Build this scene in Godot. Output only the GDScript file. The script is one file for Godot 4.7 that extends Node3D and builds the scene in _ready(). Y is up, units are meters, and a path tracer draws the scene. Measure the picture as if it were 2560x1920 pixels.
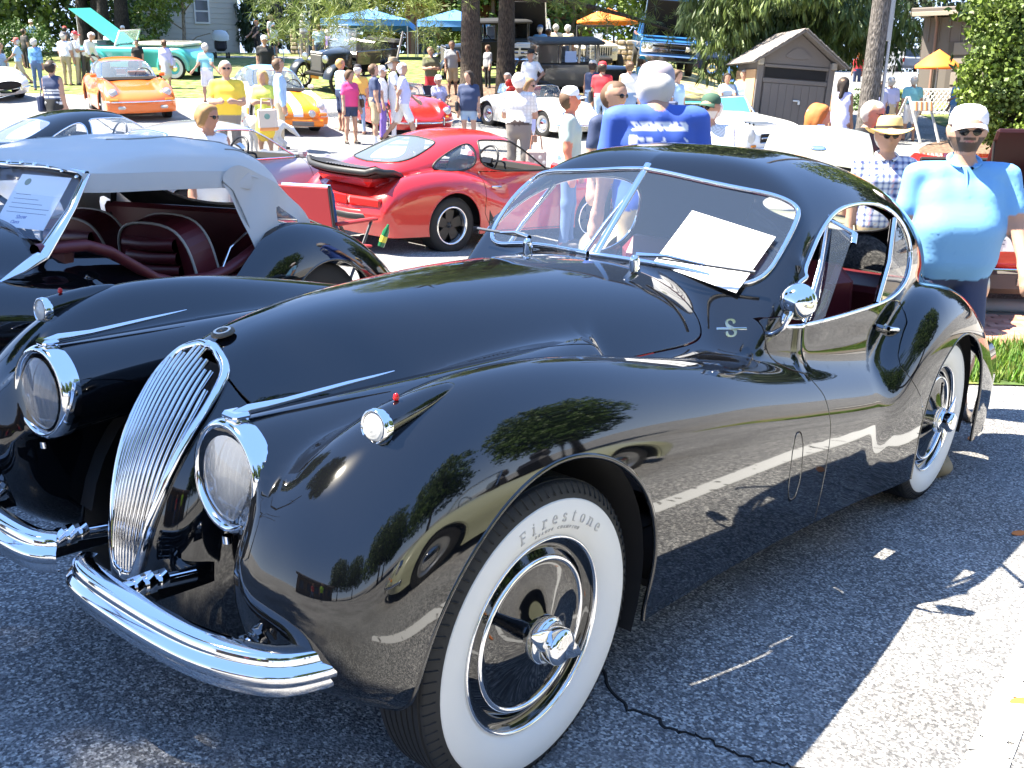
extends Node3D

var rng := RandomNumberGenerator.new()
const CAM := Vector3(0, 1.42, 0)

func _ready() -> void:
	rng.seed = 7
	var cam := Camera3D.new()
	cam.name = "camera"; cam.fov = 41.7; cam.far = 600.0; cam.near = 0.05
	cam.transform = Transform3D(Basis(Vector3(1, 0.0093, -0.0026), Vector3(-0.0096, 0.964, -0.2658), Vector3(0, 0.2659, 0.964)).orthonormalized(), CAM)
	add_child(cam)
	var sun := DirectionalLight3D.new()
	sun.name = "sun"; sun.light_energy = 1.6; sun.light_color = Color(1.0, 0.965, 0.9); sun.light_angular_distance = 0.5; sun.shadow_enabled = true
	sun.transform = Transform3D(Basis.looking_at(-Vector3(-0.5101, 0.8601, 0.0088), Vector3(0, 0, 1)), Vector3(-20, 34, 0))
	add_child(sun)
	var env := Environment.new()
	env.background_mode = Environment.BG_SKY
	var sky := Sky.new(); sky.sky_material = make_sky(); env.sky = sky
	env.background_energy_multiplier = 1.0
	env.tonemap_mode = Environment.TONE_MAPPER_LINEAR
	env.tonemap_exposure = 5.2
	env.sdfgi_enabled = true; env.ssao_enabled = true; env.ssil_enabled = true
	var we := WorldEnvironment.new(); we.name = "world_environment"; we.environment = env
	add_child(we)
	var t0 := Time.get_ticks_msec()
	make_materials()
	make_ground()
	make_scene()
	print("built in ", Time.get_ticks_msec() - t0, " ms")

func make_sky() -> Material:
	var p := ProceduralSkyMaterial.new()
	p.sky_top_color = lin(0.13, 0.25, 0.54); p.sky_horizon_color = lin(0.50, 0.62, 0.80); p.sky_curve = 0.12
	p.ground_horizon_color = lin(0.45, 0.5, 0.55); p.ground_bottom_color = lin(0.12, 0.12, 0.12)
	p.sky_energy_multiplier = 0.82
	return p

func smst(a: float, b: float, x: float) -> float:
	var t := clampf((x - a) / (b - a), 0.0, 1.0)
	return t * t * (3.0 - 2.0 * t)

var rise: Spline
func ground(x: float, z: float) -> float:
	var D := -z
	if rise == null: rise = Spline.new([-60, 0.2, -8, 0.02, 2.4, 0.01, 8, -0.11, 13, -0.13, 17, 0.08, 21, 0.38, 25, 0.75, 30, 1.35, 36, 2.35, 40, 2.85, 45, 3.3, 52, 3.8, 60, 4.1, 100, 4.6, 300, 5.0])
	var cross := (1.0 - smst(17.0, 37.0, D)) * (1.0 - smst(10.0, 40.0, -D))
	var cx := maxf(x, -1.2)
	if cx > 1.0: cx = 1.0 + 1.4 * (1.0 - exp(-(cx - 1.0) / 1.4))
	return rise.at(D) - 0.0566 * (cx + 0.5) * cross - 1.2 * smst(5.0, 11.0, x) * smst(29.0, 37.0, D) * (1.0 - 0.5 * smst(40.0, 50.0, D)) + 0.35 * smst(3.0, 9.0, -x) * smst(16.0, 22.0, D) * (1.0 - smst(30.0, 38.0, D))

func gp(x: float, z: float, up := 0.0) -> Vector3: return Vector3(x, ground(x, z) + up, z)

func sheet(x0: float, x1: float, z0: float, z1: float, step: float, up: float) -> G:
	var rows := []
	var nx := maxi(2, int((x1 - x0) / step) + 1); var nz := maxi(2, int((z1 - z0) / step) + 1)
	for j in nz:
		var row := PackedVector3Array()
		for i in nx: row.append(gp(lerpf(x0, x1, float(i) / (nx - 1)), lerpf(z1, z0, float(j) / (nz - 1)), up))
		rows.append(row)
	return grid(rows)

# a sheet with any outline in (x, z), laid over the ground
func patch(o: PackedVector2Array, step: float, up: float) -> G:
	var lo := o[0]; var hi := o[0]
	for p in o: lo = lo.min(p); hi = hi.max(p)
	var g := sheet(lo.x - step, hi.x + step, lo.y - step, hi.y + step, step, up)
	var val := PackedFloat32Array()
	for p in g.v: val.append(sdp(Vector2(p.x, p.z), o))
	return split(g, val, 1)[0]
# ---------------------------------------------------------------- geometry helpers
class G:
	var v := PackedVector3Array()
	var n := PackedVector3Array()
	var c := PackedColorArray()
	var u := PackedVector2Array()
	var t := PackedInt32Array()
	func tri(a: int, b: int, d: int) -> void:
		t.append(a); t.append(b); t.append(d)
	func smooth() -> G:
		n.resize(v.size()); n.fill(Vector3.ZERO)
		for i in range(0, t.size(), 3):
			var a := t[i]; var b := t[i + 1]; var d := t[i + 2]
			var f := (v[d] - v[a]).cross(v[b] - v[a])
			n[a] += f; n[b] += f; n[d] += f
		for i in n.size():
			n[i] = n[i].normalized() if n[i].length_squared() > 1e-20 else Vector3.UP
		return self
	func add(o: G, x := Transform3D()) -> G:
		var k := v.size()
		var m := x.basis.inverse().transposed() if x.basis != Basis() else Basis()
		var flip := x.basis.determinant() < 0
		for i in o.v.size():
			v.append(x * o.v[i]); n.append((m * o.n[i]).normalized())
		if o.u.size() == o.v.size() and u.size() == k: u.append_array(o.u)
		if o.c.size() == o.v.size() and c.size() == k: c.append_array(o.c)
		for i in range(0, o.t.size(), 3):
			t.append(o.t[i] + k)
			t.append(o.t[i + (2 if flip else 1)] + k); t.append(o.t[i + (1 if flip else 2)] + k)
		return self
	func tint(col: Color) -> G:
		c.resize(v.size()); c.fill(col); return self
	func mesh() -> ArrayMesh:
		var a := []
		a.resize(Mesh.ARRAY_MAX)
		a[Mesh.ARRAY_VERTEX] = v; a[Mesh.ARRAY_NORMAL] = n; a[Mesh.ARRAY_INDEX] = t
		if u.size() == v.size(): a[Mesh.ARRAY_TEX_UV] = u
		if c.size() == v.size(): a[Mesh.ARRAY_COLOR] = c
		var m := ArrayMesh.new()
		if t.size(): m.add_surface_from_arrays(Mesh.PRIMITIVE_TRIANGLES, a)
		return m

func grid(rows: Array, closed := false) -> G:
	var g := G.new()
	var w: int = rows[0].size()
	for r in rows.size():
		for k in w:
			g.v.append(rows[r][k]); g.u.append(Vector2(float(k) / w, float(r) / rows.size()))
	for r in rows.size() - 1:
		for k in (w if closed else w - 1):
			var a := r * w + k; var b := r * w + (k + 1) % w
			g.tri(a, b, a + w); g.tri(b, b + w, a + w)
	return g.smooth()

func tube(path: PackedVector3Array, rad, sides := 6, closed := false, squash := 1.0, ref := Vector3.ZERO) -> G:
	var rows := []
	var m := path.size()
	var d0 := (path[1] - path[0]).normalized()
	var s := d0.cross(Vector3.UP if absf(d0.y) < 0.9 else Vector3.RIGHT).normalized() if ref == Vector3.ZERO else ref
	for i in m:
		var a := path[(i - 1 + m) % m] if closed else path[maxi(i - 1, 0)]
		var b := path[(i + 1) % m] if closed else path[mini(i + 1, m - 1)]
		var d := (b - a).normalized()
		if ref != Vector3.ZERO: s = ref
		s = (s - d * s.dot(d)).normalized()
		var e := d.cross(s)
		var r: float = rad if rad is float else rad[i]
		var row := PackedVector3Array()
		for k in sides:
			var q := TAU * k / sides
			row.append(path[i] + s * cos(q) * r + e * sin(q) * r * squash)
		rows.append(row)
	if closed: rows.append(rows[0])
	var g := grid(rows, true)
	if not closed:
		for end in [0, m - 1]:
			var k := g.v.size()
			var row: PackedVector3Array = rows[end]
			var nn := (path[0] - path[1]).normalized() if end == 0 else (path[m - 1] - path[m - 2]).normalized()
			for p in row:
				g.v.append(p); g.n.append(nn); g.u.append(Vector2.ZERO)
			for q in range(1, sides - 1):
				if end == 0: g.tri(k, k + q + 1, k + q)
				else: g.tri(k, k + q, k + q + 1)
	return g

func rod(a: Vector3, b: Vector3, r: float, r2 := -1.0, sides := 8) -> G:
	return tube(PackedVector3Array([a, b]), [r, r if r2 < 0 else r2], sides)

# profile of Vector2(radius, height) turned about Y; repeat a point for a crease
func lathe(pr: Array, segs := 32) -> G:
	var rows := []
	for p in pr:
		var row := PackedVector3Array()
		for k in segs:
			var q := TAU * k / segs
			row.append(Vector3(cos(q) * p.x, p.y, sin(q) * p.x))
		rows.append(row)
	return grid(rows, true)

func poly(g: G, pts: PackedVector3Array, out: Vector3) -> void:
	var nn := (pts[2] - pts[0]).cross(pts[1] - pts[0])
	var f := nn.dot(out) < 0
	nn = (-nn if f else nn).normalized()
	var k := g.v.size()
	for p in pts:
		g.v.append(p); g.n.append(nn); g.u.append(Vector2(p.x + p.z, p.y))
	for i in range(1, pts.size() - 1):
		if f: g.tri(k, k + i + 1, k + i)
		else: g.tri(k, k + i, k + i + 1)

func box(size: Vector3, bev := 0.0, at := Vector3.ZERO, turn := Basis()) -> G:
	var g := G.new()
	var h := size * 0.5
	bev = minf(bev, minf(h.x, minf(h.y, h.z)) * 0.9)
	var pt := func(s: Vector3, ax: int) -> Vector3:
		var p := s * h
		for k in 3:
			if k != ax: p[k] -= s[k] * bev
		return p
	for ax in 3:
		var b := (ax + 1) % 3; var c := (ax + 2) % 3
		for sg in [-1.0, 1.0]:
			var q := PackedVector3Array()
			for e in [[-1, -1], [1, -1], [1, 1], [-1, 1]]:
				var s := Vector3.ZERO
				s[ax] = sg; s[b] = e[0]; s[c] = e[1]
				q.append(pt.call(s, ax))
			var o := Vector3.ZERO; o[ax] = sg
			poly(g, q, o)
		if bev > 0.0:
			for e in [[-1, -1], [1, -1], [1, 1], [-1, 1]]:
				var s := Vector3.ZERO
				s[b] = e[0]; s[c] = e[1]
				var s0 := s; var s1 := s
				s0[ax] = -1; s1[ax] = 1
				poly(g, PackedVector3Array([pt.call(s0, b), pt.call(s1, b), pt.call(s1, c), pt.call(s0, c)]), s)
	if bev > 0.0:
		for x in [-1, 1]:
			for y in [-1, 1]:
				for z in [-1, 1]:
					var s := Vector3(x, y, z)
					poly(g, PackedVector3Array([pt.call(s, 0), pt.call(s, 1), pt.call(s, 2)]), s)
	return G.new().add(g, Transform3D(turn, at))

# flat outline in XY pushed out along Z by d, centred on z = 0
func prism(o: PackedVector2Array, d: float, soft := 0.0) -> G:
	var g := G.new()
	var tr := Geometry2D.triangulate_polygon(o)
	for sg in [1.0, -1.0]:
		var k := g.v.size()
		for p in o:
			g.v.append(Vector3(p.x, p.y, sg * d * 0.5)); g.n.append(Vector3(0, 0, sg)); g.u.append(p)
		for i in range(0, tr.size(), 3):
			var a := o[tr[i]]; var b := o[tr[i + 1]]; var c := o[tr[i + 2]]
			var cw := (b - a).cross(c - a) < 0
			if cw == (sg > 0): g.tri(k + tr[i], k + tr[i + 1], k + tr[i + 2])
			else: g.tri(k + tr[i], k + tr[i + 2], k + tr[i + 1])
	var cen := Vector2.ZERO
	for p in o: cen += p / o.size()
	var area := 0.0
	for i in o.size(): area += o[i].cross(o[(i + 1) % o.size()])
	for i in o.size():
		var a := o[i]; var b := o[(i + 1) % o.size()]
		var e := (b - a).normalized()
		var nn := Vector2(e.y, -e.x) * signf(area)
		poly(g, PackedVector3Array([Vector3(a.x, a.y, -d / 2), Vector3(b.x, b.y, -d / 2), Vector3(b.x, b.y, d / 2), Vector3(a.x, a.y, d / 2)]), Vector3(nn.x, nn.y, 0))
	return g

func xf(at: Vector3, rx := 0.0, ry := 0.0, rz := 0.0, s := 1.0) -> Transform3D:
	return Transform3D(Basis.from_euler(Vector3(rx, ry, rz)) * Basis.from_scale(Vector3.ONE * s), at)

func moved(g: G, x: Transform3D) -> G:
	return G.new().add(g, x)

func mirror(g: G) -> G:
	return G.new().add(g, Transform3D(Basis.from_scale(Vector3(1, 1, -1)), Vector3.ZERO))

func both(g: G) -> G:
	return G.new().add(g).add(mirror(g))

func chaikin(p: PackedVector2Array, times := 2) -> PackedVector2Array:
	for k in times:
		var q := PackedVector2Array()
		for i in p.size():
			var a := p[i]; var b := p[(i + 1) % p.size()]
			q.append(a.lerp(b, 0.25)); q.append(a.lerp(b, 0.75))
		p = q
	return p

func pv(a: Array) -> PackedVector2Array:
	var q := PackedVector2Array()
	for i in range(0, a.size(), 2): q.append(Vector2(a[i], a[i + 1]))
	return q

func sdp(p: Vector2, o: PackedVector2Array) -> float:      # signed distance to an outline, inside negative
	var d := 1e9
	var s := 1.0
	var j := o.size() - 1
	for i in o.size():
		var e := o[j] - o[i]; var w := p - o[i]
		var b := w - e * clampf(w.dot(e) / e.dot(e), 0.0, 1.0)
		d = minf(d, b.length_squared())
		var c1 := p.y >= o[i].y; var c2 := p.y < o[j].y; var c3 := e.x * w.y > e.y * w.x
		if (c1 and c2 and c3) or (not c1 and not c2 and not c3): s = -s
		j = i
	return s * sqrt(d)

# natural cubic spline through [x, y, x, y ...] (x in any order of increase or decrease)
class Spline:
	var x := PackedFloat32Array()
	var y := PackedFloat32Array()
	var m := PackedFloat32Array()
	func _init(a: Array) -> void:
		var k := a.size() / 2
		for i in k:
			var j := i if a[0] < a[a.size() - 2] else k - 1 - i
			x.append(a[j * 2]); y.append(a[j * 2 + 1])
		m.resize(k); m.fill(0.0)
		var cc := PackedFloat32Array(); var dd := PackedFloat32Array()
		cc.resize(k); dd.resize(k)
		for i in range(1, k - 1):
			var h0 := x[i] - x[i - 1]; var h1 := x[i + 1] - x[i]
			var r := 6.0 * ((y[i + 1] - y[i]) / h1 - (y[i] - y[i - 1]) / h0)
			var b := 2.0 * (h0 + h1) - h0 * cc[i - 1]
			cc[i] = h1 / b; dd[i] = (r - h0 * dd[i - 1]) / b
		for i in range(k - 2, 0, -1): m[i] = dd[i] - cc[i] * m[i + 1]
	func at(q: float) -> float:
		var k := x.size()
		if q <= x[0]: return y[0]
		if q >= x[k - 1]: return y[k - 1]
		var i := 0
		while q > x[i + 1]: i += 1
		var h := x[i + 1] - x[i]
		var a := (x[i + 1] - q) / h; var b := (q - x[i]) / h
		return a * y[i] + b * y[i + 1] + ((a * a * a - a) * m[i] + (b * b * b - b) * m[i + 1]) * h * h / 6.0
	func table(lo: float, hi: float, k: int) -> PackedFloat32Array:
		var o := PackedFloat32Array()
		for i in k: o.append(at(lo + (hi - lo) * i / (k - 1)))
		return o

# surface nets over the zero set of f, vertices pulled onto it and given its slope as normal
func net(f: Callable, lo: Vector3, hi: Vector3, s: float) -> G:
	var nx := int((hi.x - lo.x) / s) + 2; var ny := int((hi.y - lo.y) / s) + 2; var nz := int((hi.z - lo.z) / s) + 2
	var val := PackedFloat32Array(); val.resize(nx * ny * nz); val.fill(99.0)
	var cell := PackedInt32Array(); cell.resize(nx * ny * nz); cell.fill(-1)
	var g := G.new()
	var B := 6
	var far := s * B * 0.87 * 2.4
	var used := PackedInt32Array()
	var sx := ny * nz
	for bi in range(0, nx - 1, B):
		for bj in range(0, ny - 1, B):
			for bk in range(0, nz - 1, B):
				if absf(f.call(lo + Vector3(bi + B * 0.5, bj + B * 0.5, bk + B * 0.5) * s)) > far: continue
				var ei := mini(bi + B, nx - 1); var ej := mini(bj + B, ny - 1); var ek := mini(bk + B, nz - 1)
				for i in range(bi, ei + 1):
					for j in range(bj, ej + 1):
						var r := (i * ny + j) * nz
						for k in range(bk, ek + 1):
							if val[r + k] == 99.0: val[r + k] = f.call(lo + Vector3(i, j, k) * s)
				for i in range(bi, ei):
					for j in range(bj, ej):
						for k in range(bk, ek):
							var o := (i * ny + j) * nz + k
							var a0 := val[o]; var a1 := val[o + sx]; var a2 := val[o + nz]; var a3 := val[o + sx + nz]
							var a4 := val[o + 1]; var a5 := val[o + sx + 1]; var a6 := val[o + nz + 1]; var a7 := val[o + sx + nz + 1]
							var lowest := minf(minf(minf(a0, a1), minf(a2, a3)), minf(minf(a4, a5), minf(a6, a7)))
							if lowest >= 0.0: continue
							if maxf(maxf(maxf(a0, a1), maxf(a2, a3)), maxf(maxf(a4, a5), maxf(a6, a7))) < 0.0: continue
							var gx := (a1 + a3 + a5 + a7) - (a0 + a2 + a4 + a6)
							var gy := (a2 + a3 + a6 + a7) - (a0 + a1 + a4 + a5)
							var gz := (a4 + a5 + a6 + a7) - (a0 + a1 + a2 + a3)
							var gv := Vector3(gx, gy, gz) / 4.0
							var mean := (a0 + a1 + a2 + a3 + a4 + a5 + a6 + a7) / 8.0
							var off := -gv * mean / maxf(gv.length_squared(), 1e-9)
							off = off.clamp(Vector3.ONE * -0.5, Vector3.ONE * 0.5)
							cell[o] = g.v.size(); used.append(o)
							g.v.append(lo + (Vector3(i + 0.5, j + 0.5, k + 0.5) + off) * s)
	for o in used:
		var a0 := val[o] < 0.0
		for ax in 3:
			var st: int = [sx, nz, 1][ax]
			if (val[o + st] < 0.0) == a0: continue
			var p: int = [nz, 1, sx][ax]; var q: int = [1, sx, nz][ax]
			if o - p - q < 0: continue
			var c0 := cell[o]; var c1 := cell[o - p]; var c2 := cell[o - p - q]; var c3 := cell[o - q]
			if c1 < 0 or c2 < 0 or c3 < 0: continue
			if a0: g.tri(c0, c2, c1); g.tri(c0, c3, c2)
			else: g.tri(c0, c1, c2); g.tri(c0, c2, c3)
	var h := s * 0.35
	var k0 := Vector3(1, -1, -1) * h; var k1 := Vector3(-1, -1, 1) * h; var k2 := Vector3(-1, 1, -1) * h; var k3 := Vector3(1, 1, 1) * h
	g.n.resize(g.v.size())
	for i in g.v.size():
		var p := g.v[i]
		for turn in 2:
			var f0: float = f.call(p + k0); var f1: float = f.call(p + k1); var f2: float = f.call(p + k2); var f3: float = f.call(p + k3)
			var gr := (k0 * f0 + k1 * f1 + k2 * f2 + k3 * f3) / (4.0 * h * h)
			var l2 := maxf(gr.length_squared(), 0.05)
			if turn == 0:
				var st2 := gr * ((f0 + f1 + f2 + f3) * 0.25) / l2
				p -= st2.limit_length(s)
			else:
				g.n[i] = gr.normalized()
		g.v[i] = p
	return g

# parts of g where val is under / over zero, and the chains of points along the cut
func split(g: G, val: PackedFloat32Array, want := 3) -> Array:
	var res := [G.new(), G.new()]
	var map := [PackedInt32Array(), PackedInt32Array()]
	for k in 2:
		map[k].resize(g.v.size()); map[k].fill(-1)
	var hasc := g.c.size() == g.v.size()
	var cut := {}
	var links := {}
	for i in range(0, g.t.size(), 3):
		var id := [g.t[i], g.t[i + 1], g.t[i + 2]]
		var sg := [val[id[0]] >= 0.0, val[id[1]] >= 0.0, val[id[2]] >= 0.0]
		if sg[0] == sg[1] and sg[1] == sg[2]:
			var w := 1 if sg[0] else 0
			if not (want >> w) & 1: continue
			var o: G = res[w]
			for k in 3:
				var a: int = id[k]
				if map[w][a] < 0:
					map[w][a] = o.v.size()
					o.v.append(g.v[a]); o.n.append(g.n[a])
					if hasc: o.c.append(g.c[a])
				o.t.append(map[w][a])
			continue
		var lone := 0
		if sg[0] == sg[2]: lone = 1
		elif sg[0] == sg[1]: lone = 2
		var A: int = id[lone]; var B: int = id[(lone + 1) % 3]; var C: int = id[(lone + 2) % 3]
		var keys := []
		for e in [[A, B], [A, C]]:
			var lo2: int = mini(e[0], e[1]); var hi2: int = maxi(e[0], e[1])
			var key := lo2 * 4000000 + hi2
			keys.append(key)
			if not cut.has(key):
				var f := clampf(val[lo2] / (val[lo2] - val[hi2]), 0.001, 0.999)
				cut[key] = [g.v[lo2].lerp(g.v[hi2], f), g.n[lo2].lerp(g.n[hi2], f).normalized(), -1, -1, f, lo2, hi2]
		for pr in [[keys[0], keys[1]], [keys[1], keys[0]]]:
			if links.has(pr[0]): links[pr[0]].append(pr[1])
			else: links[pr[0]] = [pr[1]]
		for w in 2:
			if not (want >> w) & 1: continue
			var o: G = res[w]
			var e0 := _cutv(o, cut[keys[0]], w, g, hasc); var e1 := _cutv(o, cut[keys[1]], w, g, hasc)
			if (1 if sg[lone] else 0) == w:
				var a := _keepv(o, map[w], A, g, hasc)
				o.tri(a, e0, e1)
			else:
				var b := _keepv(o, map[w], B, g, hasc); var c := _keepv(o, map[w], C, g, hasc)
				o.tri(e0, b, c); o.tri(e0, c, e1)
	var chains := []
	var seen := {}
	for start in links:
		if seen.has(start) or links[start].size() != 1: continue
		chains.append(_walk(start, links, seen, cut))
	for start in links:
		if not seen.has(start): chains.append(_walk(start, links, seen, cut))
	return [res[0], res[1], chains]

func _cutv(o: G, c: Array, w: int, g: G, hasc: bool) -> int:
	if c[2 + w] < 0:
		c[2 + w] = o.v.size()
		o.v.append(c[0]); o.n.append(c[1])
		if hasc: o.c.append(g.c[c[5]].lerp(g.c[c[6]], c[4]))
	return c[2 + w]

func _keepv(o: G, m: PackedInt32Array, a: int, g: G, hasc: bool) -> int:
	if m[a] < 0:
		m[a] = o.v.size()
		o.v.append(g.v[a]); o.n.append(g.n[a])
		if hasc: o.c.append(g.c[a])
	return m[a]

func _walk(start: int, links: Dictionary, seen: Dictionary, cut: Dictionary) -> Dictionary:
	var p := PackedVector3Array(); var nn := PackedVector3Array()
	var at := start; var closed := false
	while true:
		seen[at] = true
		p.append(cut[at][0]); nn.append(cut[at][1])
		var nxt := -1
		for k in links[at]:
			if not seen.has(k): nxt = k
			elif k == start and p.size() > 2: closed = true
		if nxt < 0: break
		at = nxt
	return {"p": p, "n": nn, "closed": closed and links[at].has(start)}

# a strip of moulding along cut chains; out lifts it off the surface
func moulding(chains: Array, r: float, out := 0.0, sides := 6, least := 8, soft := 3) -> G:
	var g := G.new()
	for ch in chains:
		var p: PackedVector3Array = ch.p
		if p.size() < least: continue
		for i in p.size(): p[i] += ch.n[i] * out
		for k in soft:
			var q := p.duplicate()
			for i in p.size():
				if ch.closed or (i > 0 and i < p.size() - 1):
					q[i] = (p[(i - 1 + p.size()) % p.size()] + p[i] * 2.0 + p[(i + 1) % p.size()]) * 0.25
			p = q
		var w := PackedVector3Array([p[0]])
		for i in range(1, p.size()):
			if p[i].distance_to(w[w.size() - 1]) > r * 0.8: w.append(p[i])
		if w.size() > 3: g.add(tube(w, r, sides, ch.closed))
	return g

# ---------------------------------------------------------------- nodes
var taken := {}
func numbered(called: String) -> String:
	taken[called] = taken.get(called, -1) + 1
	return called if taken[called] == 0 else "%s_%03d" % [called, taken[called]]

func tag(o: Node3D, label := "", category := "", group := "", kind := "") -> Node3D:
	for k in [["label", label], ["category", category], ["group", group], ["kind", kind]]:
		if k[1]: o.set_meta(k[0], k[1])
	return o

func thing(called: String, label: String, category: String, at := Transform3D(), group := "") -> Node3D:
	var o := Node3D.new()
	o.name = numbered(called); add_child(o); o.transform = at
	return tag(o, label, category, group)

func part(called: String, g, m: Material, parent: Node = self, label := "") -> MeshInstance3D:
	var o := MeshInstance3D.new()
	o.mesh = g.mesh() if g is G else g
	o.material_override = m
	o.name = numbered(called) if parent == self else called
	parent.add_child(o, true)
	if label: o.set_meta("label", label)
	return o

func lettering(s: String, size: float, deep: float, m: Material, parent: Node, x: Transform3D, font := "Droid Sans", bold := false, called := "lettering") -> MeshInstance3D:
	var t := TextMesh.new()
	var f := SystemFont.new(); f.font_names = PackedStringArray([font]); f.font_weight = 700 if bold else 400
	t.text = s; t.font = f; t.font_size = 48; t.pixel_size = size / 48.0; t.depth = deep; t.curve_step = 3.0
	var o := part(called, t, m, parent)
	o.transform = x
	return o

# ---------------------------------------------------------------- materials
var mats := {}
func lin(r: float, g: float, b: float) -> Color: return Color(r, g, b).linear_to_srgb()

func mat(key: String, r: float, g: float, b: float, rough := 0.6, metal := 0.0, spec := 0.5) -> StandardMaterial3D:
	if mats.has(key): return mats[key]
	var m := StandardMaterial3D.new()
	m.resource_name = key
	m.albedo_color = lin(r, g, b); m.roughness = rough; m.metallic = metal; m.metallic_specular = spec
	mats[key] = m
	return m

func paint(key: String, r: float, g: float, b: float, rough := 0.3) -> StandardMaterial3D:
	if mats.has(key): return mats[key]
	var m := mat(key, r, g, b, rough)
	m.clearcoat_enabled = true; m.clearcoat = 1.0; m.clearcoat_roughness = 0.02
	return m

func glass(key: String, r: float, g: float, b: float, a: float) -> StandardMaterial3D:
	var m := mat(key, r, g, b, 0.02)
	m.transparency = BaseMaterial3D.TRANSPARENCY_ALPHA
	m.albedo_color.a = a
	return m

func noise_tex(seed_: int, freq: float, size := 512, cols = null, normal := false, bump := 4.0, oct := 4) -> NoiseTexture2D:
	var t := NoiseTexture2D.new()
	var f := FastNoiseLite.new()
	f.seed = seed_; f.frequency = freq; f.fractal_octaves = oct; f.noise_type = FastNoiseLite.TYPE_SIMPLEX_SMOOTH
	t.noise = f; t.width = size; t.height = size; t.seamless = true; t.as_normal_map = normal; t.bump_strength = bump
	if cols:
		var gr := Gradient.new()
		gr.offsets = PackedFloat32Array(cols[0]); gr.colors = PackedColorArray(cols[1])
		t.color_ramp = gr
	return t
# ---------------------------------------------------------------- the black coupe and its open twin
# car axes: x forward from the front axle, y up from the road, -z to the side that faces the camera
const XKX0 := -3.75
const XKN := 226
var xT: PackedFloat32Array
var xA: PackedFloat32Array
var xF: PackedFloat32Array
var xFL: PackedFloat32Array
var xFA: PackedFloat32Array
var xR: PackedFloat32Array
var xRA: PackedFloat32Array
var xC: PackedFloat32Array
var xCA: PackedFloat32Array
var yN: PackedFloat32Array
var yF: PackedFloat32Array
var yR: PackedFloat32Array
var xk_cabin := true

func xk_setup() -> void:
	var hi := XKX0 + (XKN - 1) * 0.02
	xT = Spline.new([.75, .84, .45, .872, .29, .905, .1, .945, -.2, .98, -.6, 1.0, -1.1, .995, -1.6, .965, -2.2, .93, -2.6, .905, -3.0, .83, -3.3, .70, -3.5, .53, -3.62, .36, -3.75, .2]).table(XKX0, hi, XKN)
	xA = Spline.new([.75, .135, .5, .155, .35, .185, .1, .27, -.2, .37, -.6, .48, -1.0, .575, -1.4, .635, -1.9, .655, -2.3, .645, -2.7, .60, -3.0, .53, -3.3, .42, -3.5, .32, -3.75, .16]).table(XKX0, hi, XKN)
	xF = Spline.new([.75, .74, .6, .80, .4, .872, .27, .905, .1, .922, -.1, .917, -.3, .895, -.52, .862, -.76, .825, -1.03, .775, -1.35, .715, -1.6, .67, -1.9, .63, -2.2, .60, -2.5, .57, -3.75, .5]).table(XKX0, hi, XKN)
	xFL = Spline.new([.75, .56, .4, .595, 0, .60, -.6, .605, -1.2, .615, -2.0, .62, -3.75, .58]).table(XKX0, hi, XKN)
	xFA = Spline.new([.75, .155, .4, .165, 0, .168, -.5, .16, -1.0, .145, -1.5, .13, -2.2, .12, -3.75, .06]).table(XKX0, hi, XKN)
	xR = Spline.new([.75, -.6, -1.5, .2, -1.75, .44, -1.95, .65, -2.1, .77, -2.25, .85, -2.4, .888, -2.55, .888, -2.8, .84, -3.0, .75, -3.2, .61, -3.4, .44, -3.75, .1]).table(XKX0, hi, XKN)
	xRA = Spline.new([.75, .03, -1.5, .03, -1.8, .09, -2.1, .135, -2.5, .155, -2.9, .155, -3.3, .14, -3.75, .1]).table(XKX0, hi, XKN)
	xC = Spline.new([.75, 1.0, -.9, 1.24, -1.2, 1.29, -1.4, 1.322, -1.75, 1.362, -2.1, 1.348, -2.4, 1.295, -2.7, 1.20, -2.95, 1.085, -3.2, .93, -3.4, .76, -3.6, .5, -3.75, .3]).table(XKX0, hi, XKN)
	xCA = Spline.new([.75, .5, -.9, .58, -1.2, .622, -1.5, .636, -1.9, .638, -2.3, .622, -2.6, .575, -2.9, .48, -3.2, .35, -3.5, .18, -3.75, .1]).table(XKX0, hi, XKN)
	yN = Spline.new([.1, .50, .3, .525, .435, .53, .55, .515, .65, .488, .75, .44, .83, .385, .90, .31, 1.0, .15, 1.4, -.6]).table(0.0, 1.4, 141)
	yF = Spline.new([0, .1, .15, .12, .26, .27, .33, .43, .42, .55, .5, .588, .58, .60, .65, .585, .72, .55, .80, .48, .87, .39, .95, .2, 1.1, -.3, 1.4, -1]).table(0.0, 1.4, 141)
	yR = Spline.new([0, 3.2, .2, 3.26, .35, 3.30, .5, 3.29, .65, 3.2, .9, 3.0, 1.4, 2.5]).table(0.0, 1.4, 141)

func smin3(a: float, b: float, k: float) -> float:
	var h := maxf(k - absf(a - b), 0.0) / k
	return minf(a, b) - h * h * h * k / 6.0

func lobe(l: float, y: float, cl: float, a: float, yc: float, b: float) -> float:
	var u := (l - cl) / a
	if y <= yc: return absf(l - cl) - a
	var w := (y - yc) / b
	var r := sqrt(u * u + w * w)
	return (r - 1.0) * r / maxf(sqrt(u * u / (a * a) + w * w / (b * b)), 0.5)

func sbox(l: float, y: float, a: float, yc: float, b: float, e: float) -> float:
	if y <= yc: return l - a
	b = maxf(b, 0.02)
	var u := l / a; var w := (y - yc) / b
	var ue := pow(u, e - 1.0); var we := pow(w, e - 1.0)
	var s := ue * u + we * w
	var r := pow(s, 1.0 / e)
	var k := pow(r, 1.0 - e)
	var gx := k * ue / a; var gy := k * we / b
	return (r - 1.0) / maxf(sqrt(gx * gx + gy * gy), 0.6)

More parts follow.
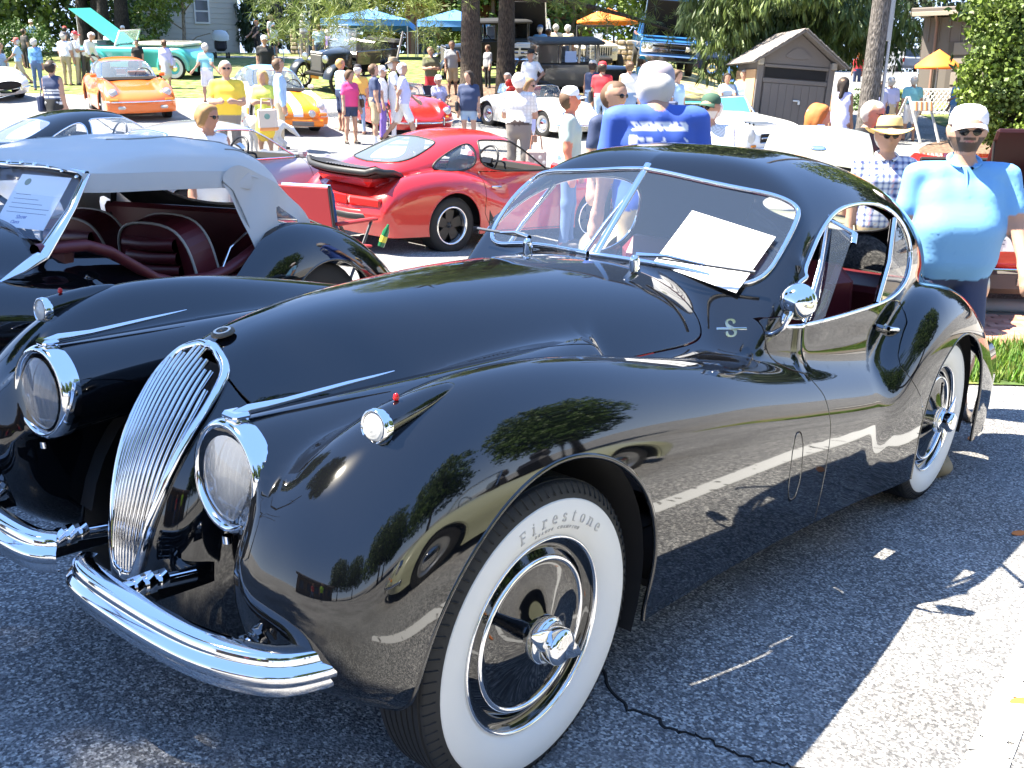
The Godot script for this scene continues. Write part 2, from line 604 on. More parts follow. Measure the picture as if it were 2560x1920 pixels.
func xk(p: Vector3) -> float:
	var l := absf(p.z) + 1e-5
	var x := p.x; var y := p.y
	var fi := clampf((x - XKX0) * 50.0, 0.0, XKN - 1.001)
	var i := int(fi); var t := fi - i
	var fj := clampf(y * 100.0, 0.0, 139.99)
	var j := int(fj); var s := fj - j
	# bonnet and hull
	var T := xT[i] + (xT[i + 1] - xT[i]) * t
	var A := xA[i] + (xA[i + 1] - xA[i]) * t
	var d := sbox(l, y, A, 0.5, T - 0.5, 2.5)
	if x > -0.6:
		var nose := (x - (yN[j] + (yN[j + 1] - yN[j]) * s) + 1.5 * l * l) * 0.85
		d = -smin3(-d, -nose, 0.10)
	# front wing running into the door
	T = xF[i] + (xF[i + 1] - xF[i]) * t
	A = xFA[i] + (xFA[i + 1] - xFA[i]) * t
	var cl := xFL[i] + (xFL[i + 1] - xFL[i]) * t
	var b := 0.16 + 0.14 * clampf((x + 1.8) / 1.8, 0.0, 1.0)
	var w := lobe(l, y, cl, A - 0.025 * clampf((T - b - y) * 3.0, 0.0, 1.0) ** 2, T - b, b)
	if x > -0.5:
		var dl := l - 0.52
		var fr := (x - (yF[j] + (yF[j + 1] - yF[j]) * s) + 1.1 * dl * dl) * 0.9
		w = -smin3(-w, -fr, 0.14)
	d = smin3(d, w, 0.17)
	# headlamp pod
	if x > -0.75:
		var ax := clampf((x + 0.55) / 1.07, 0.0, 1.0)
		var rr := 0.045 + 0.062 * sqrt(ax)
		var pd := Vector2(l - (0.40 - 0.039 * ax), y - (0.80 - 0.073 * ax)).length() - rr
		pd = maxf(pd, x - 0.525)
		if x < -0.55: pd = maxf(pd, -0.55 - x)
		d = smin3(d, pd, 0.11)
	# rear wing
	if x < -1.3:
		T = xR[i] + (xR[i + 1] - xR[i]) * t
		A = xRA[i] + (xRA[i + 1] - xRA[i]) * t
		w = lobe(l, y, 0.622, A, T - 0.25, 0.25)
		var re := -(x + yR[j] + (yR[j + 1] - yR[j]) * s - 0.8 * (l - 0.6) ** 2) * 0.9
		w = -smin3(-w, -re, 0.12)
		d = smin3(d, w, 0.09)
	if xk_cabin and x < -0.8:
		T = xC[i] + (xC[i + 1] - xC[i]) * t
		A = xCA[i] + (xCA[i + 1] - xCA[i]) * t
		w = sbox(l, y, A, 0.78, T - 0.78, 3.1)
		var pane := x * 0.7255 + y * 0.6684 + l * 0.165 + 0.1443 - 0.006
		w = -smin3(-w, -pane, 0.07)
		d = smin3(d, w, 0.07)
	return d

func xk_half(s: float, cabin: bool, lo_x := -3.75) -> G:
	xk_cabin = cabin
	return net(xk, Vector3(lo_x, 0.14, -0.84), Vector3(0.70, 1.44, 0.05), s)

func vals(g: G, f: Callable) -> PackedFloat32Array:
	var o := PackedFloat32Array()
	o.resize(g.v.size())
	for i in g.v.size():
		var q: float = f.call(g.v[i])
		o[i] = q if absf(q) > 1e-6 else 1e-6
	return o

func grille_w(y: float) -> float:      # half width of the grille opening
	return XKG.at(y)
var XKG := Spline.new([.40, .028, .435, .046, .5, .062, .6, .084, .7, .101, .78, .108, .83, .098, .86, .07, .88, .02])

func xk_cut(h: G, cabin: bool) -> Dictionary:
	# what both twins share: open underside, wheel openings
	h = split(h, vals(h, func(p): return p.z), 1)[0]
	h = split(h, vals(h, func(p): return 0.245 + 0.1 * smst(0.38, 0.6, p.x) * smst(0.55, 0.3, -p.z) - 0.06 * smst(-0.6, -2.4, p.x) - p.y if p.x > -3.0 else 0.195 - p.y), 1)[0]
	var a := split(h, vals(h, func(p): return 0.4 - minf(Vector2(p.x, p.y - 0.352).length(), 9.0 if p.y > 0.352 else absf(p.x)) if p.z < -0.42 and absf(p.x) < 0.8 else -1.0), 1)
	h = a[0]
	var b := split(h, vals(h, func(p): return 0.375 - minf(Vector2(p.x + 2.60, p.y - 0.33).length(), 9.0 if p.y > 0.33 else absf(p.x + 2.6)) if p.z < -0.45 and absf(p.x + 2.6) < 0.8 else -1.0), 1)
	h = b[0]
	return {"h": h, "lips": a[2] + b[2]}

func build_xk(at: Transform3D) -> Node3D:
	var black := mat("black_car_paint", .003, .0034, .0045, .035, 0.0, .66)
	var chrome := mat("chrome", .78, .78, .79, .06, 1.0)
	var rubber := mat("rubber", .012, .012, .012, .75)
	var dark := mat("dark_inside", .01, .009, .009, .9)
	var maroon := mat("maroon_leather", .11, .012, .016, .42)
	var o := thing("black_coupe", "glossy black classic coupe with tall chrome grille and whitewall tyres in the foreground", "car", at)
	var cd := xk_cut(xk_half(0.0165, true), true)
	var h: G = cd.h
	# grille opening
	var q := split(h, vals(h, func(p): return absf(p.z) - grille_w(p.y) if p.x > 0.2 and p.y > 0.40 and p.y < 0.88 else 1.0), 2)
	h = q[1]
	var grille_rim: Array = q[2]
	# windscreen
	var scr := chaikin(pv([-.3, 1.005, .30, .998, .545, .952, .556, 1.13, .515, 1.222, .27, 1.243, 0, 1.276, -.3, 1.276]), 3)
	q = split(h, vals(h, func(p): return sdp(Vector2(-p.z, p.y), scr) if p.x > -1.52 and p.x < -1.0 and p.y > 0.9 else 1.0), 3)
	h = q[1]
	var scr_glass: G = q[0]; var scr_rim: Array = q[2]
	# side window
	var sw := chaikin(pv([-1.20, .872, -1.285, .975, -1.425, 1.095, -1.57, 1.163, -1.70, 1.195, -1.90, 1.207, -2.09, 1.194, -2.24, 1.145, -2.295, 1.06, -2.285, .97, -2.22, .91, -2.09, .873, -1.9, .862, -1.5, .855, -1.25, .858]), 2)
	q = split(h, vals(h, func(p): return sdp(Vector2(p.x, p.y), sw) if p.z < -0.3 and p.y > 0.78 and p.x < -1.0 else 1.0), 3)
	h = q[1]
	var win_rim: Array = q[2]
	var win_glass: G = q[0]
	# rear window
	q = split(h, vals(h, func(p): return (Vector2(p.z / 0.30, (p.y - 1.09) / 0.085).length() - 1.0) * 0.09 if p.x < -2.5 and p.y > 0.9 else 1.0), 3)
	h = q[1]
	var rear_rim: Array = q[2]; var rear_glass: G = q[0]
	# bonnet
	var bon := chaikin(pv([.36, -.4, .36, .10, .30, .185, .1, .27, -.3, .372, -.7, .452, -.95, .492, -1.03, .47, -1.06, .36, -1.055, .15, -1.05, -.4]), 2)
	var bf := func(p): return sdp(Vector2(p.x, -p.z), bon) if p.y > 0.6 else 1.0
	var bv := vals(h, bf)
	var bin_ := bv.duplicate(); var bout := bv.duplicate()
	for i in bv.size(): bin_[i] += 0.0025; bout[i] -= 0.0025
	q = split(h, bin_, 1)
	var bonnet: G = q[0]
	var gaps: Array = q[2]
	h = split(h, bout, 2)[1]
	# door
	var door := chaikin(pv([-1.14, .92, -1.14, .80, -1.20, .75, -1.37, .70, -1.40, .5, -1.42, .1, -2.24, .1, -2.26, .36, -2.20, .50, -2.08, .60, -2.03, .66, -2.10, .74, -2.18, .80, -2.20, .87]), 1)
	var dv := vals(h, func(p): return sdp(Vector2(p.x, p.y), door) if p.z < -0.42 else 1.0)
	bin_ = dv.duplicate(); bout = dv.duplicate()
	for i in dv.size(): bin_[i] += 0.002; bout[i] -= 0.002
	q = split(h, bin_, 1)
	var dr: G = q[0]
	gaps += q[2]
	h = split(h, bout, 2)[1]
	# air vent flap in the front wing
	var vent := chaikin(pv([-1.105, .585, -1.18, .58, -1.225, .365, -1.135, .36]), 1)
	var vv := vals(h, func(p): return sdp(Vector2(p.x, p.y), vent) if p.z < -0.5 else 1.0)
	bin_ = vv.duplicate(); bout = vv.duplicate()
	for i in vv.size(): bin_[i] += 0.0025; bout[i] -= 0.0025
	q = split(h, bin_, 1)
	var flap: G = q[0]
	gaps += q[2]
	h = split(h, bout, 2)[1]
	for ch in gaps:
		var pe := moulding([ch], .0022, -.0012, 5, 12, 1)
		if pe.t.size(): part("panel_edge", pe, black, o)
	part("body", both(h), black, o)
	part("bonnet", both(bonnet), black, o)
	for s in [0, 1]:
		var d := part("door", dr if s == 0 else mirror(dr), black, o)
		part("vent_flap", flap if s == 0 else mirror(flap), black, o)
		if s == 0:
			var hd := G.new()
			hd.add(rod(Vector3(-2.06, .765, -.628), Vector3(-2.06, .765, -.662), .012)).add(tube(PackedVector3Array([Vector3(-2.03, .772, -.662), Vector3(-2.08, .765, -.672), Vector3(-2.15, .752, -.668)]), [.008, .011, .007], 8))
			hd.add(moved(lathe([Vector2(0, .012), Vector2(.016, .008), Vector2(.022, 0)], 14), xf(Vector3(-2.06, .765, -.632), -PI / 2)))
			part("handle", hd, chrome, d)
	# thickness of the lips round the wheels
	for ch in cd.lips:
		var lipg := moulding([ch], .007, -.004)
		if lipg.t.size(): part("wing_edge", lipg, black, o); part("wing_edge", mirror(lipg), black, o)
	part("grille_surround", both(moulding(grille_rim, .0125, .004, 8)), chrome, o)
	part("windscreen_trim", both(moulding(scr_rim, .0085, .004, 6)), chrome, o)
	part("side_window_trim", both(moulding(win_rim, .008, .003, 6)), chrome, o)
	part("rear_window_trim", both(moulding(rear_rim, .005, .001, 5)), mat("seal_black", .01, .01, .01, .5), o)
	var gl := glass("screen_glass", .26, .36, .55, .07)
	for s in [0, 1]:
		var pane := part("windscreen_pane", scr_glass if s == 0 else mirror(scr_glass), gl, o)
	part("rear_window", both(rear_glass), glass("clear_glass", .8, .85, .85, .06), o)
	# screen divider
	var dg := tube(PackedVector3Array([Vector3(-1.116, 1.0, 0), Vector3(-1.25, 1.146, 0), Vector3(-1.385, 1.29, 0)]), .014, 8, false, .6)
	part("screen_divider", dg, chrome, o)
	# quarter light and vent pane behind the door window (the door glass is wound down)
	for s in [-1.0, 1.0]:
		var qd := vals(win_glass, func(p): return p.x + 2.17 + (p.y - 1.138) * .86)
		var qg: Array = split(win_glass, qd, 1)
		part("quarter_light", qg[0] if s < 0 else mirror(qg[0]), gl, o)
	for s in [-1.0, 1.0]:
		part("window_post", tube(PackedVector3Array([Vector3(-1.942, .868, s * .634), Vector3(-2.06, 1.0, s * .612), Vector3(-2.178, 1.145, s * .567)]), .012, 6), chrome, o)
		part("window_post", tube(PackedVector3Array([Vector3(-1.36, .862, s * .628), Vector3(-1.48, 1.02, s * .603), Vector3(-1.60, 1.172, s * .556)]), .009, 6), chrome, o)
	var vp := G.new()      # vent pane swung open on its post
	vp.v = PackedVector3Array([Vector3(-1.37, .87, -.635), Vector3(-1.60, 1.165, -.565), Vector3(-1.47, 1.14, -.70), Vector3(-1.22, .89, -.745)])
	vp.t = PackedInt32Array([0, 1, 2, 0, 2, 3]); vp.smooth()
	part("vent_pane", vp, gl, o)
	part("vent_pane_frame", tube(PackedVector3Array([Vector3(-1.60, 1.16, -.57), Vector3(-1.475, 1.138, -.70), Vector3(-1.455, 1.11, -.708)]), .011, 6, false, .5), chrome, o)
	xk_front(o, black, chrome, dark)
	xk_inside(o, dark, maroon, chrome, Vector3.ZERO)
	# underside and wheel wells
	var u := G.new()
	u.add(box(Vector3(3.5, .02, .84), 0, Vector3(-1.45, .24, 0))).add(box(Vector3(1.4, .02, 1.36), 0, Vector3(-1.3, .235, 0)))
	for wx in [0.0, -2.6]:
		for s in [-1.0, 1.0]:
			var rows := []
			for zz in [.735, .40]:
				var row := PackedVector3Array()
				for k in 21:
					var an := lerpf(.12 if wx > -1 else -.1, PI + .35, k / 20.0)
					row.append(Vector3(wx + cos(an) * .41, .35 + sin(an) * .41, s * (zz - .02)))
				rows.append(row)
			u.add(grid(rows))
			u.add(box(Vector3(.56, .44, .01), 0, Vector3(wx, .46, s * .39)))
	part("underside", u, dark, o)
	for w in [[0.0, -1.0], [-2.59, -1.0], [0.0, 1.0], [-2.59, 1.0]]:
		xk_wheel(o, Vector3(w[0], .345, w[1] * .645), w[1], rubber, black, chrome, w[1] < 0)
	return o

func xk_front(o: Node3D, black: Material, chrome: Material, dark: Material) -> void:
	# grille bars
	for k in 13:
		var f := (k - 6) / 6.6
		var p := PackedVector3Array()
		for j in 29:
			var y := .41 + .47 * j / 28.0
			var w := grille_w(y) * .97
			var wm := lerpf(.072, .105, clampf((y - .42) / .35, 0, 1))
			var l := f * wm
			if absf(l) > w: continue
			var jj := clampf(y * 100.0, 0, 139)
			var nx := yN[int(jj)] + (yN[int(jj) + 1] - yN[int(jj)]) * (jj - int(jj))
			p.append(Vector3(nx - 1.5 * l * l + .006, y, l))
		if p.size() > 3: part("grille_bar", tube(p, .0042, 6, false, 1.5, Vector3(0, 0, 1)), chrome, o)
	part("grille_recess", box(Vector3(.01, .48, .20), 0, Vector3(.40, .62, 0), Basis.from_euler(Vector3(0, 0, .35))), dark, o)
	# badge on the bonnet
	var bd := Node3D.new()
	var b := part("bonnet_badge", lathe([Vector2(0, .006), Vector2(.02, .006), Vector2(.0215, .0075), Vector2(.0215, .0075), Vector2(.0255, .005), Vector2(.027, 0)], 28), mat("bronze", .10, .075, .05, .35, .8), o)
	b.transform = Transform3D(Basis.from_euler(Vector3(0, 0, -.30)), Vector3(.285, .905, 0))
	var br := part("badge_ring", lathe([Vector2(.0135, .0085), Vector2(.0165, .0095), Vector2(.0195, .0085)], 28), mat("cream_enamel", .55, .52, .44, .3), b)
	var bh := part("badge_relief", lathe([Vector2(0, .0105), Vector2(.006, .010), Vector2(.009, .0065)], 12), mat("bronze", .1, .07, .05), b)
	# headlamps
	var lens := glass("lamp_glass", .8, .84, .9, .16)
	for s in [-1.0, 1.0]:
		var x := Transform3D(Basis(Vector3(0, 0, 1), Vector3(.995, .03, -.05 * -s).normalized(), Vector3.UP).orthonormalized(), Vector3(.512, .727, s * .361))
		x.basis = Basis.from_euler(Vector3(0, s * .06, -PI / 2 + .03))
		var hl := part("headlight", lathe([Vector2(.109, -.022), Vector2(.112, -.004), Vector2(.110, .012), Vector2(.103, .022), Vector2(.096, .022), Vector2(.0905, .014), Vector2(.089, .004)], 48), chrome, o)
		hl.transform = x
		part("reflector", lathe([Vector2(.090, .004), Vector2(.085, -.012), Vector2(.06, -.04), Vector2(.03, -.055), Vector2(0, -.06)], 36), mat("lamp_silver", .92, .93, .95, .3, 1.0), hl)
		var ln := part("lens", lathe([Vector2(.0905, .008), Vector2(.07, .022), Vector2(.04, .031), Vector2(0, .034)], 36), lens, hl)
		var fl := G.new()      # the prism flutes moulded in the lens
		for k in range(-5, 6):
			var z := k * .0155
			var r := sqrt(maxf(.0855 * .0855 - z * z, 0))
			if r < .02: continue
			var pp := PackedVector3Array()
			for j in 9:
				var a := -r + 2.0 * r * j / 8.0
				pp.append(Vector3(a, .0305 - (a * a + z * z) * 3.1, z))
			fl.add(tube(pp, .0009, 4))
		part("lens_flutes", fl, glass("flute_glass", .9, .93, .97, .02), hl)
		var cap := G.new()     # chrome spear behind the lamp
		cap.add(tube(PackedVector3Array([Vector3(.515, .842, s * .361), Vector3(.48, .850, s * .362), Vector3(.40, .853, s * .365), Vector3(.25, .866, s * .375), Vector3(.13, .877, s * .385)]), [.012, .013, .0085, .007, .002], 8, false, .8))
		cap.add(box(Vector3(.04, .016, .045), .006, Vector3(.505, .844, s * .361)))
		part("lamp_spear", cap, chrome, o)
		var tab := rod(Vector3(.525, .61, s * .36), Vector3(.525, .595, s * .36), .01)
		part("lamp_screw", tab, chrome, o)
		# sidelight pod with its red tell-tale
		var pod := G.new()
		var rows := []
		for k in 13:
			var f := k / 12.0
			var row := PackedVector3Array()
			var r := .032 * sqrt(1.0 - f * f * .97)
			for j in 18:
				var a := TAU * j / 18
				row.append(Vector3(.39 - f * .20, .862 + f * .043 + sin(a) * r, s * .615 + cos(a) * r))
			rows.append(row)
		pod.add(grid(rows, true))
		var sl := part("sidelight", pod, black, o)
		var rim := part("sidelight_rim", lathe([Vector2(.033, -.012), Vector2(.0345, 0), Vector2(.032, .008), Vector2(.028, .009), Vector2(.027, .004)], 28), chrome, sl)
		rim.transform = Transform3D(Basis.from_euler(Vector3(0, 0, -PI / 2 + .05)), Vector3(.392, .862, s * .615))
		var sgl := part("sidelight_lens", lathe([Vector2(.027, .005), Vector2(.022, .010), Vector2(.021, .008), Vector2(.015, .012), Vector2(.014, .010), Vector2(.007, .014), Vector2(0, .013)], 24), mat("frosted_lens", .45, .45, .43, .12), sl)
		sgl.transform = rim.transform
		var tt := part("tell_tale", lathe([Vector2(0, .014), Vector2(.005, .011), Vector2(.006, .004), Vector2(.004, 0)], 10), mat("red_lens", .5, .01, .01, .15), sl)
		tt.transform = xf(Vector3(.345, .903, s * .615))
	# bumper halves: ribbed pressed bars with bolts and brackets
	for s in [-1.0, 1.0]:
		var path := [[.67, .06], [.69, .10], [.70, .20], [.695, .38], [.675, .52], [.645, .60], [.60, .655], [.54, .685]]
		var sp := Spline.new([0, .655, 1, .688, 2, .70, 3, .697, 4, .68, 5, .645, 6, .60, 7, .53])
		var sq := Spline.new([0, .05, 1, .09, 2, .20, 3, .38, 4, .51, 5, .60, 6, .65, 7, .675])
		var sec := [[-.035, .040], [-.02, .043], [-.004, .040], [.004, .036], [.004, .022], [.006, .016], [.016, .011], [.019, 0], [.016, -.011], [.006, -.016], [.004, -.022], [.004, -.036], [-.004, -.043], [-.02, -.043]]
		var rows := []
		for k in 43:
			var q := k / 6.0
			var x := sp.at(q); var z := sq.at(q)
			var d := Vector2(sp.at(q + .02) - sp.at(q - .02), sq.at(q + .02) - sq.at(q - .02)).normalized()
			if q > 6.9: d = Vector2(sp.at(7.0) - sp.at(6.96), sq.at(7.0) - sq.at(6.96)).normalized()
			if q < .05: d = Vector2(sp.at(.04) - sp.at(0), sq.at(.04) - sq.at(0)).normalized()
			var nn := Vector2(d.y, -d.x)
			var row := PackedVector3Array()
			for e in sec: row.append(Vector3(x + nn.x * e[0], .47 + e[1], s * (z + nn.y * e[0])))
			rows.append(row)
		var bp := part("bumper", grid(rows), chrome, o)
		for bb in [[.30, .52], [.40, .50]]:
			pass
		for bx in [[.655, .50, .16], [.655, .50, .50]]:
			var bolt := G.new()
			bolt.add(tube(PackedVector3Array([Vector3(.64, .455, bx[2]), Vector3(.60, .455, bx[2]), Vector3(.55, .45, bx[2]), Vector3(.47, .44, bx[2])]), [.018, .018, .016, .016], 10))
			for e in [[.60, .024], [.575, .026], [.545, .022]]: bolt.add(moved(lathe([Vector2(0, .008), Vector2(e[1], .008), Vector2(e[1], .008), Vector2(e[1], -.008), Vector2(e[1], -.008), Vector2(0, -.008)], 6), Transform3D(Basis.from_euler(Vector3(0, 0, PI / 2)), Vector3(e[0], .455, bx[2]))))
			var bt := part("bumper_bolt", bolt, chrome, bp)
			if s > 0: pass
			bt.transform = Transform3D(Basis(), Vector3(0, 0, 0)) if s > 0 else Transform3D(Basis(), Vector3(0, 0, -2.0 * bx[2]))
		var br2 := G.new()
		br2.add(box(Vector3(.26, .05, .012), .003, Vector3(.53, .435, s * .16))).add(box(Vector3(.26, .05, .012), .003, Vector3(.53, .435, s * .50)))
		part("bumper_bracket", br2, black, bp)
	# wipers, mirror, S badge, louvre in the scuttle
	for s in [-1.0, 1.0]:
		var wp := G.new()
		wp.add(lathe([Vector2(.017, -.02), Vector2(.016, .012), Vector2(.010, .026), Vector2(0, .028)], 14))
		var w := part("wiper", moved(wp, xf(Vector3(-1.03, 1.005, s * .21), 0, 0, -.2)), chrome, o)
		var e := Vector3(-1.155, 1.018, s * .50)
		var st := Vector3(-1.035, 1.033, s * .21)
		part("wiper_arm", tube(PackedVector3Array([st, st.lerp(e, .3) + Vector3(.004, .010, 0), st.lerp(e, .66)]), [.009, .006, .004], 6), chrome, w)
		var bl := G.new()
		var m := st.lerp(e, .66) + Vector3(-.008, 0, 0); var dd := Vector3(-.036, -.004, s * .145)
		bl.add(tube(PackedVector3Array([m - dd, m, m + dd]), .0055, 6))
		part("wiper_blade", bl, mat("wiper_steel", .25, .25, .25, .3, .9), w)
	var mg := G.new()
	mg.add(moved(lathe([Vector2(.052, 0), Vector2(.054, .006), Vector2(.046, .03), Vector2(.028, .045), Vector2(0, .05)], 28), Transform3D(Basis.from_euler(Vector3(0, .25, -PI / 2)), Vector3(-1.20, .95, -.672))))
	mg.add(tube(PackedVector3Array([Vector3(-1.175, .945, -.668), Vector3(-1.155, .915, -.675), Vector3(-1.15, .875, -.66), Vector3(-1.155, .85, -.63), Vector3(-1.16, .845, -.60)]), [.008, .007, .007, .010, .012], 8))
	var mr := part("mirror", mg, chrome, o)
	part("mirror_glass", moved(lathe([Vector2(.05, .001), Vector2(0, .001)], 24), Transform3D(Basis.from_euler(Vector3(0, .25, PI / 2)), Vector3(-1.201, .95, -.672))), mat("mirror_silver", .9, .9, .9, .03, 1.0), mr)
	var sb := lettering("S", .075, .006, chrome, o, Transform3D(Basis(Vector3(-.86, .0, -.5).normalized(), Vector3(-.18, .93, .3).normalized(), Vector3(.4, .35, -.84).normalized()).orthonormalized(), Vector3(-1.03, .868, -.555)), "Droid Serif", true, "side_emblem")
	part("emblem_bar", box(Vector3(.10, .007, .006), .001), chrome, sb).position = Vector3(0, -.002, .004)

func xk_inside(o: Node3D, dark: Material, leather: Material, chrome: Material, off: Vector3) -> void:
	var s := G.new()
	for z in [-.27, .27]:
		s.add(box(Vector3(.5, .16, .44), .05, Vector3(-1.75, .50, z))).add(box(Vector3(.14, .52, .46), .06, Vector3(-2.08, .72, z), Basis.from_euler(Vector3(0, 0, -.2))))
	part("seat", s, leather, o)
	part("floor_pan", box(Vector3(1.5, .02, 1.1), 0, Vector3(-1.75, .30, 0)), dark, o)
	var f := G.new()
	f.add(box(Vector3(.10, .18, 1.06), .03, Vector3(-1.30, .87, 0)))
	part("dashboard", f, mat("dash_leather", .05, .012, .014, .5), o)
	var r := G.new()
	r.add(box(Vector3(.04, .55, 1.0), .02, Vector3(-2.45, .6, 0), Basis.from_euler(Vector3(0, 0, -.3)))).add(box(Vector3(.5, .03, 1.0), .01, Vector3(-2.75, .83, 0)))
	part("rear_trim", r, leather, o)
	var w := PackedVector3Array()
	for k in 40: w.append(Vector3(0, sin(TAU * k / 40) * .205, cos(TAU * k / 40) * .205))
	var sw := G.new()
	sw.add(tube(w, .011, 8, true)).add(rod(Vector3(0, 0, 0), Vector3(.3, -.02, 0), .02))
	for a in [.5, 2.6, 4.71]: sw.add(rod(Vector3.ZERO, Vector3(0, sin(a) * .2, cos(a) * .2), .007))
	sw.add(moved(lathe([Vector2(0, .03), Vector2(.04, .02), Vector2(.045, 0)], 16), Transform3D(Basis.from_euler(Vector3(0, 0, PI / 2)), Vector3.ZERO)))
	part("steering_wheel", moved(sw, xf(Vector3(-1.58, .90, -.27), 0, 0, -.35)), mat("bakelite", .012, .012, .013, .3), o)

func xk_wheel(o: Node3D, at: Vector3, side: float, rubber: Material, black: Material, chrome: Material, words: bool) -> void:
	var w := Node3D.new(); w.name = "wheel"; o.add_child(w, true)
	w.transform = Transform3D(Basis.from_euler(Vector3(side * PI / 2, 0, 0)), at)
	var pr := [Vector2(.222, -.06), Vector2(.26, -.082), Vector2(.31, -.08), Vector2(.335, -.068)]
	for k in range(-3, 4):
		var y := k * .0165
		pr.append_array([Vector2(.3435, y - .0062), Vector2(.3435, y - .0062), Vector2(.3435, y + .0055), Vector2(.3435, y + .0055), Vector2(.338, y + .006), Vector2(.338, y + .0100)])
	pr.append_array([Vector2(.3415, .0605), Vector2(.336, .067), Vector2(.326, .074), Vector2(.312, .0795), Vector2(.307, .0805)])
	part("tyre", lathe(pr, 72), rubber, w)
	var st := G.new()     # fine shoulder ribs moulded into the tyre
	for k in 90:
		var a := TAU * k / 90
		st.add(rod(Vector3(cos(a) * .3395, .0645, sin(a) * .3395), Vector3(cos(a + .012) * .318, .0795, sin(a + .012) * .318), .0021, -1, 4))
	part("tyre_ribs", st, rubber, w).set_meta("kind", "stuff")
	part("whitewall", lathe([Vector2(.307, .0800), Vector2(.305, .0825), Vector2(.303, .0825), Vector2(.302, .0825), Vector2(.285, .0855), Vector2(.262, .0845), Vector2(.24, .0775), Vector2(.228, .070), Vector2(.221, .064)], 96), mats["white_rubber"], w)
	part("wheel_disc", lathe([Vector2(.222, .063), Vector2(.219, .062), Vector2(.214, .054), Vector2(.200, .045), Vector2(.187, .046), Vector2(.178, .057), Vector2(.165, .0585), Vector2(.15, .056), Vector2(.10, .066), Vector2(.055, .080), Vector2(.05, .082)], 72), black, w)
	part("rim_ring", lathe([Vector2(.2225, .062), Vector2(.2215, .0695), Vector2(.217, .0715), Vector2(.2135, .066), Vector2(.213, .058)], 72), chrome, w)
	part("trim_ring", lathe([Vector2(.176, .056), Vector2(.1755, .0615), Vector2(.170, .0645), Vector2(.1645, .0615), Vector2(.164, .056)], 64), chrome, w)
	var sp := G.new()
	sp.add(lathe([Vector2(.052, .075), Vector2(.053, .098), Vector2(.049, .103), Vector2(.044, .104), Vector2(.042, .112), Vector2(.041, .135), Vector2(.038, .142), Vector2(.03, .147), Vector2(.028, .146), Vector2(0, .149)], 40))
	for e in [0.0, PI]:
		var ear := tube(PackedVector3Array([Vector3(.03, .118, 0), Vector3(.055, .121, 0), Vector3(.085, .124, 0), Vector3(.108, .125, 0)]), [.026, .024, .014, .003], 10, false, .38, Vector3(0, 0, 1))
		sp.add(ear, Transform3D(Basis.from_euler(Vector3(0, e, 0)), Vector3.ZERO))
	part("spinner", sp, chrome, w).rotation.y = 2.6 if at.x > -1 else 1.2
	if words and at.x > -1.0:
		var inkm := mat("tyre_print", .42, .40, .37, .7)
		for e in [["Firestone", 70.0, 7.4, .270, .0856, .036, .0016], ["DELUXE CHAMPION", 80.0, 2.5, .2445, .0800, .010, .001]]:
			for k in e[0].length():
				var a := deg_to_rad(e[1] + k * e[2])
				var x := Transform3D(Basis(Vector3(-sin(a), 0, cos(a)), Vector3(cos(a), 0, sin(a)), Vector3.UP), Vector3(cos(a) * e[3], e[4], sin(a) * e[3]))
				if e[3] < .26: x.basis = x.basis * Basis.from_euler(Vector3(.30, 0, 0))
				lettering(e[0][k], e[5], e[6], inkm, w, x, "Droid Serif", false, "tyre_letter")
# ---------------------------------------------------------------- rounded cars: one field, many tables
# axes: x forward from the front axle, y up, -z one flank (all are symmetric)
class Shape:
	var lo := -4.0
	var k := 60.0
	var tab := {}
	var o := {}
	var host: Node3D
	func _init(h: Node3D, d: Dictionary) -> void:
		host = h; o = d
		for key in d:
			if d[key] is Array and key not in ["box", "wheels", "windows", "gaps"]: tab[key] = Spline.new(d[key]).table(-4.0 if key.length() < 3 else 0.0, 1.4 if key.length() < 3 else 1.6, 181 if key.length() < 3 else 161)
	func at(key: String, i: int, t: float) -> float:
		var a: PackedFloat32Array = tab[key]
		return a[i] + (a[i + 1] - a[i]) * t
	func f(p: Vector3) -> float:
		var l := absf(p.z) + 1e-5; var x := p.x; var y := p.y
		var fi := clampf((x + 4.0) / 0.03, 0.0, 179.99); var i := int(fi); var t := fi - i
		var fj := clampf(y * 100.0, 0.0, 159.99); var j := int(fj); var s := fj - j
		var d: float = host.sbox(l, y, at("A", i, t), o.yc, at("T", i, t) - o.yc, o.e)
		if tab.has("F"):
			var T := at("F", i, t)
			d = host.smin3(d, host.lobe(l, y, o.fl, at("FA", i, t), T - 0.2, 0.2), o.get("fk", 0.12))
		if tab.has("R"):
			var T2 := at("R", i, t)
			d = host.smin3(d, host.lobe(l, y, o.rl, at("RA", i, t), T2 - 0.25, 0.25), 0.14)
		var front: float = (x - at("nose", j, s) + o.nc * l * l) * 0.9
		d = -host.smin3(-d, -front, 0.10)
		var back: float = (-x + at("tail", j, s) + o.tc * l * l) * 0.9
		d = -host.smin3(-d, -back, 0.10)
		if tab.has("C"):
			var top := at("C", i, t)
			if top > o.cy + .02 and y > o.cy - .3: d = host.smin3(d, host.sbox(l, y, at("CA", i, t), o.cy, top - o.cy, o.ce), o.get("ck", 0.04))
		return d

var car_parts := {}
